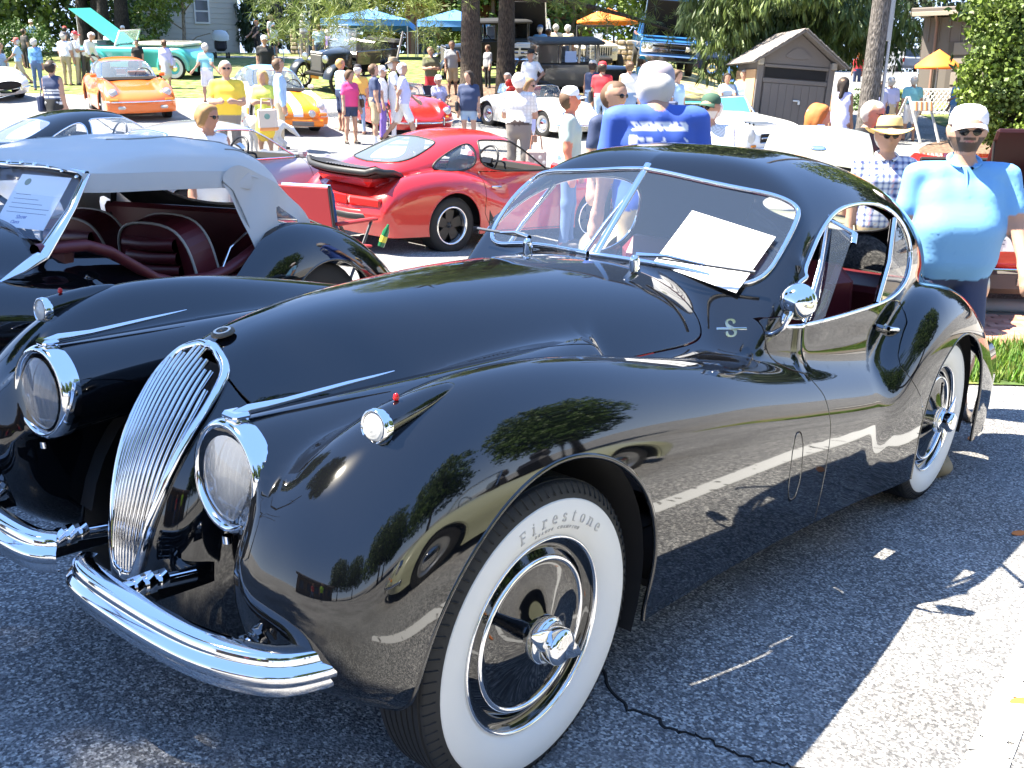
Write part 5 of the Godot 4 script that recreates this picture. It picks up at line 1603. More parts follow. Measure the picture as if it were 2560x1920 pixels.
	for s in [-1.0, 1.0]:
		# front edge drop over the door and the rear quarter with its clear panel
		var drop := []
		for j in 17:
			var q := 4.0 * j / 16.0
			drop.append(PackedVector3Array([Vector3(rx.at(q), ey.at(q) + .01, s * rw.at(q)), Vector3(rx.at(q), ey.at(q) - .035, s * (rw.at(q) + .006)), Vector3(rx.at(q) + .01, ey.at(q) - .065, s * (rw.at(q) + .004))]))
		part("side_valance", grid(drop), cloth, roof)
		var out := chaikin(pv([-2.12, 1.18, -2.22, 1.16, -2.38, 1.095, -2.50, 1.02, -2.61, .945, -2.70, .865, -2.68, .80, -2.56, .815, -2.36, .80, -2.30, .74, -2.22, .74, -2.15, .92, -2.08, 1.06, -2.03, 1.11]), 1)
		var hole := chaikin(pv([-2.385, .90, -2.375, .99, -2.44, .955, -2.59, .872, -2.40, .852]), 2)
		var flat := prism(out, .006)
		# bend the panel round the body
		var fv := sheet2(out, hole, .03, s)
		part("rear_quarter", fv[0], cloth, roof)
		part("quarter_window", fv[1], glass("tint_glass", .55, .66, .75, .16), roof)
		for e in [[-2.27, .775], [-2.45, .835], [-2.64, .84]]: part("press_stud", moved(lathe([Vector2(0, .008), Vector2(.007, .006), Vector2(.010, 0)], 10), xf(Vector3(e[0], e[1], s * .632), s * PI / 2)), chrome, roof)
		part("seam", tube(PackedVector3Array([Vector3(-2.05, 1.105, s * .612), Vector3(-2.11, 1.06, s * .615), Vector3(-2.17, .93, s * .626), Vector3(-2.24, .76, s * .634)]), .004, 4), mat("canvas_seam", .34, .32, .29, .9), roof)
		var se := PackedVector3Array(); var se2 := PackedVector3Array()
		for j in 9:
			se.append(rows[12 + j * 2][20 + int(s * (8 + j))] + Vector3(0, .003, 0))
			se2.append(rows[22 + j * 2][20 + int(s * 17)] + Vector3(0, .003, 0))
		part("seam", tube(se, .003, 4), mat("canvas_seam", .34, .32, .29, .9), roof)
		part("seam", tube(se2, .003, 4), mat("canvas_seam", .34, .32, .29, .9), roof)
	for k in 13:
		var u := k / 6.0 - 1.0
		part("press_stud", lathe([Vector2(0, .008), Vector2(.007, .006), Vector2(.010, 0)], 10), chrome, roof).transform = xf(Vector3(-1.375, 1.195 - .05 * absf(u) ** 3, u * .50), 0, 0, -.5)
	for z in [-.52, .52]: part("hood_bow", tube(PackedVector3Array([Vector3(-2.36, .80, z), Vector3(-2.40, 1.05, z), Vector3(-2.30, 1.22, z * .8)]), .016, 6), dark, o)
	for wl in [[0.0, -1.0], [-2.59, -1.0], [0.0, 1.0], [-2.59, 1.0]]:
		wheel(o, Vector3(wl[0], .345, wl[1] * .645), wl[1], .345, .22, .16, "disc", black)
	var u := G.new()
	u.add(box(Vector3(3.5, .02, .84), 0, Vector3(-1.45, .24, 0))).add(box(Vector3(1.4, .02, 1.36), 0, Vector3(-1.3, .235, 0)))
	part("underside", u, dark, o)
	# entry sheet behind the screen
	entry_sheet(at * Transform3D(Basis(Vector3(-.06, -.03, -.99).normalized(), Vector3(-.62, .78, 0).normalized(), Vector3(.78, .62, -.05).normalized()).orthonormalized(), Vector3(-1.29, 1.045, -.33)), Vector2(.28, .25), "white handwritten entry sheet inside the roadster's windscreen", "Show")

# a thin panel in the (x, y) plane of a car's side, with a window cut out of it
func sheet2(out: PackedVector2Array, hole: PackedVector2Array, step: float, s: float) -> Array:
	var rows := []
	for j in 22:
		var row := PackedVector3Array()
		for i in 40: row.append(Vector3(-3.03 + i * .025, .72 + j * .025, 0))
		rows.append(row)
	var g := grid(rows)
	g = split(g, vals(g, func(p): return sdp(Vector2(p.x, p.y), out)), 1)[0]
	var q := split(g, vals(g, func(p): return sdp(Vector2(p.x, p.y), hole)), 3)
	for w in 2:
		var m: G = q[w]
		for i in m.v.size():
			var p := m.v[i]
			m.v[i].z = s * (.608 + .03 * smst(1.1, .8, p.y) - .06 * smst(-2.4, -2.75, p.x) + .006 * sin(p.x * 21.0 + p.y * 13.0))
		m.smooth()
	return [q[1], q[0]]

func entry_sheet(at: Transform3D, size: Vector2, label: String, word: String) -> void:
	var n := thing("entry_sheet", label, "paper", at)
	part("sheet", box(Vector3(size.x, size.y, .002)), mat("paper", .78, .78, .78, .8), n)
	var ink := mat("print_ink", .10, .10, .14, .8)
	var blue := mat("pen_ink", .04, .08, .35, .8)
	part("printed_crest", moved(lathe([Vector2(0, .0008), Vector2(.016, .0008), Vector2(.017, 0)], 18), xf(Vector3(-size.x * .30, size.y * .36, .0012), PI / 2)), mat("crest_ink", .30, .33, .26, .8), n)
	for k in 5: part("printed_line", box(Vector3(size.x * [.30, .5, .62, .8, .8][k], .0016, .0008), 0, Vector3(-size.x * (.40 - [.30, .5, .62, .8, .8][k] * .5), size.y * (.12 - k * .085), .0014)), ink, n)
	lettering(word, .022, .0008, blue, n, xf(Vector3(-size.x * .05, -size.y * .30, .0014), 0, 0, .05), "Droid Serif", false, "handwriting")
	lettering("Black Mtn" if word != "Show" else "Class", .020, .0008, blue, n, xf(Vector3(-size.x * .12, -size.y * .40, .0014), 0, 0, .05), "Droid Serif", false, "handwriting")
# ---------------------------------------------------------------- people: one skin over a posed skeleton
const KS := 0.016
var bones := []
func bone(a: Vector3, b: Vector3, ra: float, rb: float, col: int) -> void: bones.append([a, b, ra, rb, col])

func skin_over(bs: Array, s: float, tones: Array, dye = null, k := KS) -> G:
	var lo := Vector3.ONE * 99; var hi := -lo
	for b in bs:
		var r: float = maxf(b[2], b[3]) + s * 2.5
		lo = lo.min(b[0] - Vector3.ONE * r).min(b[1] - Vector3.ONE * r); hi = hi.max(b[0] + Vector3.ONE * r).max(b[1] + Vector3.ONE * r)
	var nx := int((hi.x - lo.x) / s) + 2; var ny := int((hi.y - lo.y) / s) + 2; var nz := int((hi.z - lo.z) / s) + 2
	var S := PackedFloat32Array(); S.resize(nx * ny * nz); S.fill(0.0)
	for b in bs:
		var A: Vector3 = b[0]; var d: Vector3 = b[1] - b[0]
		var dd := maxf(d.length_squared(), 1e-8)
		var ra: float = b[2]; var rb: float = b[3]
		var m: float = maxf(ra, rb) + maxf(k * 3.0, s * 1.5)
		var l2 := (A.min(b[1]) - Vector3.ONE * m - lo) / s; var h2 := (A.max(b[1]) + Vector3.ONE * m - lo) / s
		var i1 := mini(nx - 1, int(h2.x) + 1); var j1 := mini(ny - 1, int(h2.y) + 1); var k1 := mini(nz - 1, int(h2.z) + 1)
		for i in range(maxi(0, int(l2.x)), i1):
			for j in range(maxi(0, int(l2.y)), j1):
				var base := (i * ny + j) * nz
				for q in range(maxi(0, int(l2.z)), k1):
					var w := lo + Vector3(i, j, q) * s - A
					var t := clampf(w.dot(d) / dd, 0.0, 1.0)
					var e := (w - d * t).length() - ra - (rb - ra) * t
					if e < m: S[base + q] += exp(-maxf(e, -0.3) / k)
	var g := G.new()
	var cell := PackedInt32Array(); cell.resize(nx * ny * nz); cell.fill(-1)
	var used := PackedInt32Array()
	var sx := ny * nz
	for i in nx - 1:
		for j in ny - 1:
			for q in nz - 1:
				var o := i * sx + j * nz + q
				var n := 0
				var id := [o, o + sx, o + nz, o + sx + nz, o + 1, o + sx + 1, o + nz + 1, o + sx + nz + 1]
				if S[o] > 1.0: n += 1
				if S[o + sx] > 1.0: n += 1
				if S[o + nz] > 1.0: n += 1
				if S[o + sx + nz] > 1.0: n += 1
				if S[o + 1] > 1.0: n += 1
				if S[o + sx + 1] > 1.0: n += 1
				if S[o + nz + 1] > 1.0: n += 1
				if S[o + sx + nz + 1] > 1.0: n += 1
				if n == 0 or n == 8: continue
				var f := []
				for z in 8: f.append(-k * log(maxf(S[id[z]], 1e-6)))
				var gv := Vector3(f[1] + f[3] + f[5] + f[7] - f[0] - f[2] - f[4] - f[6], f[2] + f[3] + f[6] + f[7] - f[0] - f[1] - f[4] - f[5], f[4] + f[5] + f[6] + f[7] - f[0] - f[1] - f[2] - f[3]) / 4.0
				var mean: float = (f[0] + f[1] + f[2] + f[3] + f[4] + f[5] + f[6] + f[7]) / 8.0
				var off := (-gv * mean / maxf(gv.length_squared(), 1e-9)).clamp(Vector3.ONE * -0.5, Vector3.ONE * 0.5)
				cell[o] = g.v.size(); used.append(o)
				g.v.append(lo + (Vector3(i + 0.5, j + 0.5, q + 0.5) + off) * s)
	for o in used:
		var a0 := S[o] > 1.0
		for ax in 3:
			var st: int = [sx, nz, 1][ax]
			if (S[o + st] > 1.0) == a0: continue
			var p: int = [nz, 1, sx][ax]; var q: int = [1, sx, nz][ax]
			if o - p - q < 0: continue
			var c0 := cell[o]; var c1 := cell[o - p]; var c2 := cell[o - p - q]; var c3 := cell[o - q]
			if c1 < 0 or c2 < 0 or c3 < 0: continue
			if a0: g.tri(c0, c2, c1); g.tri(c0, c3, c2)
			else: g.tri(c0, c1, c2); g.tri(c0, c2, c3)
	g.smooth()
	# colour by the nearest bone, with the patterns of the cloth on top
	for i in g.v.size():
		var p := g.v[i]
		var best := 99.0; var col := 0
		for b in bs:
			var d: Vector3 = b[1] - b[0]
			var t := clampf((p - b[0]).dot(d) / maxf(d.length_squared(), 1e-8), 0.0, 1.0)
			var e: float = (p - b[0] - d * t).length() - b[2] - (b[3] - b[2]) * t
			if e < best: best = e; col = b[4]
		var q: Color = tones[col]
		if dye != null: q = dye.call(p, g.n[i], col, q)
		g.c.append(q)
	return g

const SK := 0   # skin
const SH := 1   # shirt
const PA := 2   # trousers, shorts, skirt
const SO := 3   # shoes
const HA := 4   # hair
const BE := 5   # belt
const SC := 6   # socks

# arm: [forward swing, out, elbow bend, forearm in]; leg: [forward swing, knee bend]
const POSES := {
	"stand": [[.06, .12, .25, .1], [-.02, .12, .2, .1], [0.02, 0.03], [-0.03, 0.03]],
	"walk": [[.45, .10, .45, .1], [-.40, .12, .3, .1], [-.35, .35], [.38, .08]],
	"hips": [[-.30, .50, 1.35, .9], [-.30, .50, 1.35, .9], [0, .02], [.05, .1]],
	"hip_one": [[-.30, .50, 1.35, .9], [.0, .12, .15, .1], [0, .02], [.05, .1]],
	"behind": [[-.38, .08, .75, -1.2], [-.38, .08, .75, -1.2], [0, .02], [0, .02]],
	"hold": [[.25, .12, 1.45, .5], [.25, .12, 1.45, .5], [.02, .03], [-.02, .03]],
	"phone": [[.45, .10, 1.9, .35], [.05, .12, .3, .1], [0, .02], [.04, .06]],
	"lean": [[.6, .1, .35, .2], [.6, .1, .35, .2], [0, .03], [-.08, .05]],
	"sit": [[.35, .12, 1.1, .2], [.35, .12, 1.1, .2], [1.45, 1.35], [1.45, 1.35]],
	"reach": [[.7, .15, .5, .0], [.05, .12, .2, .1], [0, .02], [.04, .06]],
}
var cloth_mat: StandardMaterial3D

func person(x: float, z: float, H: float, yaw: float, o: Dictionary, label: String, lift := 0.0) -> Node3D:
	if cloth_mat == null:
		cloth_mat = mat("cloth_and_skin", 1, 1, 1, .75); cloth_mat.vertex_color_use_as_albedo = true
	var k := H / 1.745
	var P: Array = POSES[o.get("pose", "stand")]
	var wd: float = o.get("wide", 1.0)
	var belly: float = o.get("belly", 0.0)
	var fem: bool = o.get("woman", false)
	var s: float = o.get("cell", 0.03) / k
	bones = []
	var hw := .165 if fem else .19
	var sit: bool = o.get("pose", "") == "sit"
	var bend: float = o.get("bend", .0)
	var up := Basis.from_euler(Vector3(bend, 0, 0))
	var hip := Vector3(0, .92, 0)
	var tp := func(v: Vector3) -> Vector3: return hip + up * (v - hip)
	# trunk: three upright columns
	for q in [-1.0, 0.0, 1.0]:
		bone(Vector3(q * .07 * wd, .88, -.005), Vector3(q * .07 * wd, .985, -.003), .105, .108, PA)
		var up1: Vector3 = tp.call(Vector3(q * .066 * wd, 1.10, .008 + belly * .35)); var up2: Vector3 = tp.call(Vector3(q * .085 * wd, 1.27, .008))
		bone(tp.call(Vector3(q * .072 * wd, .955 if o.get("untucked", true) else 1.01, .002 + belly * .2)), up1, .112 + belly * .35, .104 + belly * .5, SH)
		bone(up1, up2, .104 + belly * .5, .112, SH)
		bone(up2, tp.call(Vector3(q * .10 * wd, 1.365, -.004)), .112, .082, SH)
	if not o.get("untucked", true): bone(Vector3(-.07 * wd, .995, 0), Vector3(.07 * wd, .995, 0), .112, .112, BE)
	if fem: bone(tp.call(Vector3(-.07, 1.26, .075)), tp.call(Vector3(.07, 1.26, .075)), .06, .06, SH)
	bone(tp.call(Vector3(-hw * .78 * wd, 1.395, -.01)), tp.call(Vector3(hw * .78 * wd, 1.395, -.01)), .062, .062, SH)
	bone(tp.call(Vector3(0, 1.42, -.01)), tp.call(Vector3(0, 1.53, .01)), .056, .052, SK)
	# arms
	var sleeve: float = o.get("sleeve", .62)
	for side in 2:
		var e: float = 1.0 if side == 0 else -1.0
		var a: Array = P[side]
		if o.has("arms"): a = o.arms[side]
		var sh: Vector3 = tp.call(Vector3(e * hw * wd, 1.385, -.005))
		var ub := up * Basis.from_euler(Vector3(-a[0], 0, e * a[1]))
		var el := sh + ub * Vector3(0, -.29, 0)
		var fb := ub * Basis(Vector3(0, 1, 0), -e * a[3]) * Basis.from_euler(Vector3(-a[2], 0, 0))
		var wr := el + fb * Vector3(0, -.25, 0)
		var cut := sh.lerp(el, minf(sleeve, 1.0))
		if sleeve > 0.05: bone(sh, cut, .062, .058 if sleeve < 1.0 else .052, SH)
		if sleeve < 1.0: bone(cut if sleeve > .05 else sh, el, .047, .041, SK)
		if sleeve > 1.0: bone(el, el.lerp(wr, sleeve - 1.0), .050, .042, SH)
		bone(el, wr, .040, .029, SK)
		var pm := wr + fb * Vector3(0, -.075, 0)
		bone(wr, pm, .027, .032, SK)
		var fine: bool = o.get("cell", .03) < .02
		for q in (4 if fine else 2):
			var across := (q - 1.5) * .019 if fine else (q - .5) * .03
			var root := pm + fb * Vector3(0, -.005, across)
			var ln: float = [.066, .078, .074, .058][q] if fine else .08
			var mid := root + fb * Vector3(-e * .006, -ln * .55, across * .1)
			bone(root, mid, .0095 if fine else .016, .009 if fine else .014, SK)
			bone(mid, mid + fb * Vector3(-e * .016, -ln * .45, 0), .009 if fine else .013, .0075 if fine else .01, SK)
		var th := wr + fb * Vector3(-e * .008, -.03, .028)
		bone(th, th + fb * Vector3(-e * .014, -.05, .026), .012, .010, SK)
	# legs
	var low: String = o.get("low", "pants")
	var hem: float = {"pants": 2.0, "shorts": .86, "short": .45, "skirt": .0, "long_skirt": .0, "capri": 1.5}[low]
	var loose := .022 if low == "shorts" else .010
	for side in 2:
		var e: float = 1.0 if side == 0 else -1.0
		var a: Array = P[2 + side]
		var hp := Vector3(e * .092 * lerpf(1, wd, .6), .90, -.005)
		var lb := Basis.from_euler(Vector3(-a[0], 0, e * .035))
		var kn := hp + lb * Vector3(0, -.41, .01)
		var cb := lb * Basis.from_euler(Vector3(a[1], 0, 0))
		var an := kn + cb * Vector3(0, -.40, -.005)
		if hem >= 1.0:
			bone(hp, kn, .088, .064 + .004, PA)
			bone(kn, kn.lerp(an, minf(hem - 1.0, .97)), .064, .052, PA)
			if hem < 2.0: bone(kn, an, .046, .033, SK)
		else:
			bone(hp, kn, .076, .052, SK); bone(kn, kn.lerp(an, .4), .049, .054, SK); bone(kn.lerp(an, .4), an, .052, .033, SK)
			if hem > 0.0: bone(hp, hp.lerp(kn, hem), .085, .074 + loose, PA)
		var fb2 := Basis.from_euler(Vector3(0, e * .18, 0)) if not sit else Basis()
		var heel := Vector3(an.x, maxf(an.y - .055, .035) if not sit else an.y - .055, an.z - .02)
		if o.has("socks"): bone(an + (kn - an) * .25, an + Vector3(0, -.03, 0), .042, .042, SC)
		bone(an, heel, .034, .036, SO if o.has("socks") else SK)
		bone(heel, heel + fb2 * Vector3(0, -.005, .17), .036, .030, SO)
	if low == "skirt" or low == "long_skirt":
		var L := .55 if low == "skirt" else .30
		bone(Vector3(0, .86, 0), Vector3(0, L, 0), .14, .20 if low == "skirt" else .24, PA)
	var tones: Array = [o.get("skin", Color(.42, .24, .165)), o.get("shirt", Color(.5, .5, .5)), o.get("pants", Color(.2, .2, .25)), o.get("shoes", Color(.08, .07, .06)), o.get("hair", Color(.08, .05, .03)), o.get("belt", Color(.05, .035, .03)), Color(.7, .7, .7)]
	var g := skin_over(bones, s, tones, o.get("dye"))
	# head on a finer grid
	var hb := bones
	bones = []
	bone(Vector3(0, 1.58, .005), Vector3(0, 1.655, -.008), .070, .083, SK)
	bone(Vector3(0, 1.645, -.035), Vector3(0, 1.655, .03), .080, .072, SK)
	bone(Vector3(0, 1.545, .045), Vector3(0, 1.60, .05), .040, .052, SK)
	bone(Vector3(0, 1.585, .103), Vector3(0, 1.622, .090), .013, .009, SK)
	for e in [-1.0, 1.0]:
		bone(Vector3(e * .082, 1.60, -.01), Vector3(e * .088, 1.635, -.018), .012, .014, SK)
		bone(Vector3(e * .022, 1.648, .083), Vector3(e * .05, 1.645, .072), .010, .008, SK)
	bone(Vector3(0, 1.50, 0), Vector3(0, 1.56, .005), .053, .053, SK)
	var hl: String = o.get("cut", "short")
	var hatted: bool = o.has("hat") and o.hat != "visor"
	if hl != "bald":
		if not hatted: bone(Vector3(0, 1.665, -.02), Vector3(0, 1.675, .025), .082, .068, HA)
		bone(Vector3(-.03, 1.625, -.052), Vector3(.03, 1.625, -.052), .073, .073, HA)
		if hl == "short": bone(Vector3(-.03, 1.575, -.05), Vector3(.03, 1.575, -.05), .052, .052, HA)
	if hl == "full" or hl == "long":
		for e in [-1.0, 1.0]:
			bone(Vector3(e * .06, 1.67, .01), Vector3(e * .082, 1.57, -.03), .05, .034, HA)
			if hl == "long": bone(Vector3(e * .075, 1.58, -.03), Vector3(e * .085, 1.40, -.02), .04, .026, HA)
		bone(Vector3(0, 1.64 if hatted else 1.69, -.03), Vector3(0, 1.56, -.075), .07 if not hatted else .062, .05, HA)
		if hl == "long": bone(Vector3(-.03, 1.58, -.075), Vector3(.02, 1.36, -.10), .06, .045, HA)
		if not hatted: bone(Vector3(-.05, 1.705, .05), Vector3(.05, 1.705, .05), .032, .032, HA)
	var hg := skin_over(bones, minf(s * .55, .017) if s > .02 else s * .62, tones, o.get("face"), .011)
	var hx := Transform3D(Basis.from_euler(Vector3(o.get("nod", 0.0), o.get("look", 0.0), 0)), Vector3.ZERO)
	var piv := Vector3(0, 1.52, 0)
	var drop: float = o.get("hunch", 0.0)
	hx.origin = tp.call(piv) - hx.basis * up * piv
	hx.basis = hx.basis * up
	hx.origin += Vector3(0, -drop, drop * .6)
	g.add(hg, hx)
	var n := thing("person", label, "person", Transform3D(Basis.from_euler(Vector3(0, yaw, 0)) * Basis.from_scale(Vector3.ONE * k), gp(x, z, lift)), o.get("group", ""))
	part("body", g, cloth_mat, n)
	if o.has("hat"):
		var hc: Color = o.get("hatc", Color(.7, .7, .7))
		var hm := mat("hat_%d_%d_%d" % [hc.r * 99, hc.g * 99, hc.b * 99], hc.r, hc.g, hc.b, .8)
		var ht := Node3D.new(); ht.name = "hat"; n.add_child(ht)
		ht.transform = hx * Transform3D(Basis.from_euler(Vector3(o.get("tip", -.04), 0, 0)), Vector3(0, 1.672, -.006))
		if o.hat == "cap" or o.hat == "visor":
			var dome := lathe([Vector2(.101, -.012), Vector2(.102, .012), Vector2(.097, .045), Vector2(.078, .078), Vector2(.045, .094), Vector2(0, .099)] if o.hat == "cap" else [Vector2(.1, -.01), Vector2(.101, .02)], 22)
			part("crown", dome, hm, ht)
			var rows := []
			for i in 5:
				var f := i / 4.0
				var row := PackedVector3Array()
				for j in 13:
					var a := lerpf(-1.05, 1.05, j / 12.0)
					var ed := .098 + f * .085 * cos(a * 1.15)
					row.append(Vector3(sin(a) * (.098 + f * .012), -.008 - f * .022 - .02 * a * a * f, cos(a) * .098 + f * .085 * cos(a * 1.2)))
				rows.append(row)
			var vg := grid(rows)
			var vg2 := moved(grid(rows), Transform3D(Basis(), Vector3(0, -.004, 0)))
			part("visor", vg.add(vg2), hm, ht)
		else:
			var br := .185 if o.hat == "straw" else .165
			part("crown", lathe([Vector2(.104, -.005), Vector2(.103, .03), Vector2(.094, .085), Vector2(.075, .107), Vector2(.03, .112), Vector2(0, .106)], 26), hm, ht)
			var rows := []
			for i in 6:
				var f := i / 5.0
				var row := PackedVector3Array()
				for j in 32:
					var a := TAU * j / 32
					var r := lerpf(.10, br, f)
					row.append(Vector3(cos(a) * r, f * f * (.028 * cos(2.0 * a) - .012), sin(a) * r * 1.08))
				rows.append(row)
			part("brim", grid(rows, true).add(moved(grid(rows, true), Transform3D(Basis(), Vector3(0, -.005, 0)))), hm, ht)
			if o.has("band"): part("hat_band", lathe([Vector2(.1045, .004), Vector2(.1035, .028)], 26), mat("hat_band", .03, .02, .015), ht)
	if o.get("glasses", false):
		var gg := G.new()
		for e in [-1.0, 1.0]:
			gg.add(moved(lathe([Vector2(0, .004), Vector2(.020, .003), Vector2(.0235, -.002), Vector2(0, -.003)], 14), Transform3D(Basis.from_euler(Vector3(PI / 2 - .1, e * .22, 0)) * Basis.from_scale(Vector3(1.15, 1, .9)), Vector3(e * .032, 1.622, .104))))
			gg.add(rod(Vector3(e * .058, 1.628, .094), Vector3(e * .09, 1.632, -.01), .0035))
		gg.add(rod(Vector3(-.012, 1.627, .108), Vector3(.012, 1.627, .108), .004))
		part("sunglasses", gg, mat("sunglass_black", .006, .005, .005, .08), n).transform = hx
	if o.has("collar"):
		var cr := PackedVector3Array()
		for q in 22:
			var a := lerpf(.35, TAU - .35, q / 21.0)
			cr.append(tp.call(Vector3(sin(a) * .078, 1.462 - .035 * cos(a), cos(a) * .074 - .002)))
		var cm: Color = o.shirt
		var cl := part("collar", tube(cr, .02, 6, false, .45), mat("collar_%d" % int(cm.r * 999), cm.r, cm.g, cm.b, .75), n)
		part("placket", tube(PackedVector3Array([tp.call(Vector3(0, 1.42, .075)), tp.call(Vector3(.004, 1.36, .098)), tp.call(Vector3(.004, 1.28, .122))]), .009, 5, false, .5), cl.material_override, cl)
	if o.has("bag"):
		var e: float = o.bag[0]
		var bc: Color = o.bag[1]
		var bm := mat("bag_%d_%d" % [bc.r * 99, bc.b * 99], bc.r, bc.g, bc.b, .7)
		var big: float = o.bag[2]
		var bn := part("shoulder_bag", box(Vector3(.09, .26, .30) * big, .03, Vector3(e * .27, .95 - .1 * (big - 1.0), .06)), bm, n)
		part("strap", tube(PackedVector3Array([Vector3(e * .27, 1.05, .14), Vector3(e * .21, 1.36, .03), Vector3(e * .20, 1.36, -.03), Vector3(e * .27, 1.05, -.06)]), .009, 5), bm, bn)
	return n
func make_people() -> void:
	person(2.30, -5.28, 1.61, -0.15, {"shirt": Color(0.15, 0.36, 0.62), "pants": Color(0.025, 0.04, 0.1), "hair": Color(0.02, 0.014, 0.01), "low": "shorts", "pose": "stand", "hat": "cap", "hatc": Color(0.78, 0.74, 0.74), "glasses": true, "wide": 1.32, "belly": 0.09, "cell": 0.0125, "collar": true, "face": beard, "look": -0.1, "arms": [[0.25, 0.18, 0.45, 0.2], [0.05, 0.14, 0.2, 0.1]]}, "man in light blue polo shirt, white cap and sunglasses walking behind the black coupe")
	person(2.76, -7.66, 1.59, -0.10, {"shirt": Color(0.75, 0.75, 0.75), "pants": Color(0.42, 0.33, 0.21), "hair": Color(0.5, 0.48, 0.44), "hat": "straw", "collar": true, "hatc": Color(0.62, 0.46, 0.18), "band": true, "glasses": true, "cell": 0.014, "dye": plaid, "sleeve": 0.62, "wide": 1.05, "look": -0.05}, "older man in yellow straw hat and blue checked shirt")
	person(0.80, -5.89, 1.80, 3.24, {"shirt": Color(0.04, 0.1, 0.42), "pants": Color(0.42, 0.33, 0.21), "hair": Color(0.5, 0.48, 0.44), "hat": "cap", "hatc": Color(0.34, 0.3, 0.33), "cell": 0.012, "dye": backprint, "wide": 1.25, "belly": 0.05, "look": -0.35, "tip": -0.12, "hunch": 0.075, "nod": 0.12}, "man seen from behind in royal blue printed shirt and grey cap", 0.06)
	person(0.95, -9.93, 1.88, 0.50, {"shirt": Color(0.025, 0.04, 0.1), "pants": Color(0.012, 0.012, 0.014), "hair": Color(0.09, 0.05, 0.025), "glasses": true, "cell": 0.018, "look": 0.3, "sleeve": 0.6}, "young man with short brown hair, sunglasses and navy shirt beside the blue-shirted man")
	person(2.09, -11.17, 1.83, -0.30, {"shirt": Color(0.75, 0.75, 0.75), "pants": Color(0.42, 0.33, 0.21), "hair": Color(0.7, 0.68, 0.64), "hat": "cap", "hatc": Color(0.03, 0.08, 0.05), "glasses": true, "cell": 0.018, "dye": fine_check, "belly": 0.07, "wide": 1.1, "look": -0.5, "pose": "lean", "face": white_beard}, "white-bearded man in dark green cap and fine checked shirt")
	person(-2.71, -9.19, 1.50, 0.55, {"shirt": Color(0.75, 0.75, 0.75), "pants": Color(0.75, 0.75, 0.75), "hair": Color(0.3, 0.17, 0.065), "cut": "full", "glasses": true, "woman": true, "cell": 0.014, "sleeve": 0.0, "skin": Color(0.4, 0.2, 0.13), "look": 0.75, "shoes": Color(0.75, 0.75, 0.75)}, "woman with curly light brown hair, sunglasses and white sleeveless top")
	person(0.65, -12.20, 1.84, 1.45, {"shirt": Color(0.38, 0.46, 0.42), "pants": Color(0.1, 0.16, 0.28), "hair": Color(0.09, 0.05, 0.025), "hat": "cap", "hatc": Color(0.78, 0.78, 0.8), "cell": 0.02, "skin": Color(0.55, 0.19, 0.12), "look": 0.2}, "young man in white cap and grey-green shirt facing right")
	person(3.07, -10.55, 1.76, 1.00, {"shirt": Color(0.75, 0.75, 0.75), "pants": Color(0.1, 0.16, 0.28), "hair": Color(0.4, 0.13, 0.03), "cut": "long", "woman": true, "cell": 0.02, "look": 0.5}, "woman with long red hair beside the raised cream bonnet")
	person(3.79, -11.59, 1.84, 0.90, {"shirt": Color(0.012, 0.012, 0.014), "pants": Color(0.42, 0.33, 0.21), "hair": Color(0.5, 0.48, 0.44), "glasses": true, "cell": 0.02, "look": 0.2, "bend": 0.25, "pose": "lean"}, "grey-haired man in black polo shirt leaning over the raised cream bonnet")
	person(0.07, -17.37, 1.88, 2.94, {"shirt": Color(0.75, 0.75, 0.75), "pants": Color(0.2, 0.18, 0.16), "hair": Color(0.7, 0.68, 0.64), "cell": 0.02, "dye": pale_check, "untucked": false, "pose": "hold", "wide": 1.1}, "white-haired man from behind in pale checked shirt and grey trousers")
	person(0.23, -17.78, 1.78, 1.57, {"shirt": Color(0.5, 0.5, 0.74), "pants": Color(0.75, 0.75, 0.75), "hair": Color(0.22, 0.13, 0.06), "woman": true, "glasses": true, "cut": "full", "sleeve": 1.6, "look": -0.4}, "woman in lavender shirt and white trousers carrying a patterned bag")
	person(-0.98, -22.31, 1.61, 0.00, {"shirt": Color(0.025, 0.04, 0.1), "pants": Color(0.26, 0.36, 0.5), "hair": Color(0.02, 0.014, 0.01), "cut": "long", "woman": true, "low": "short", "pose": "stand", "look": -0.7, "bag": [-1, Color(0.012, 0.012, 0.014), 0.9], "wide": 1.12, "belly": 0.04}, "dark-haired woman in navy printed shirt and denim shorts")
	person(-3.59, -22.85, 1.55, 0.70, {"shirt": Color(0.72, 0.06, 0.22), "pants": Color(0.025, 0.04, 0.1), "hair": Color(0.09, 0.05, 0.025), "cut": "full", "woman": true, "low": "short", "bag": [1, Color(0.08, 0.05, 0.03), 0.8], "look": 0.5, "pose": "stand"}, "woman in bright pink shirt and navy shorts with red shoulder bag")
	person(-4.11, -24.88, 1.66, 2.20, {"shirt": Color(0.36, 0.52, 0.72), "pants": Color(0.025, 0.04, 0.1), "hair": Color(0.45, 0.28, 0.1), "low": "shorts"}, "fair-haired boy in light blue shirt behind the woman in pink")
	person(-3.66, -24.55, 1.56, 3.14, {"shirt": Color(0.66, 0.38, 0.08), "pants": Color(0.26, 0.36, 0.5), "hair": Color(0.5, 0.48, 0.44), "untucked": false, "hat": "cap", "hatc": Color(0.02, 0.02, 0.03)}, "man from behind in gold shirt, dark cap and pale jeans")
	person(-3.05, -22.79, 1.70, 1.90, {"shirt": Color(0.025, 0.04, 0.1), "pants": Color(0.42, 0.33, 0.21), "hair": Color(0.09, 0.05, 0.025), "low": "shorts", "socks": true, "shoes": Color(0.75, 0.75, 0.75), "pose": "stand", "look": 0.2}, "man in navy shirt, khaki shorts and white socks")
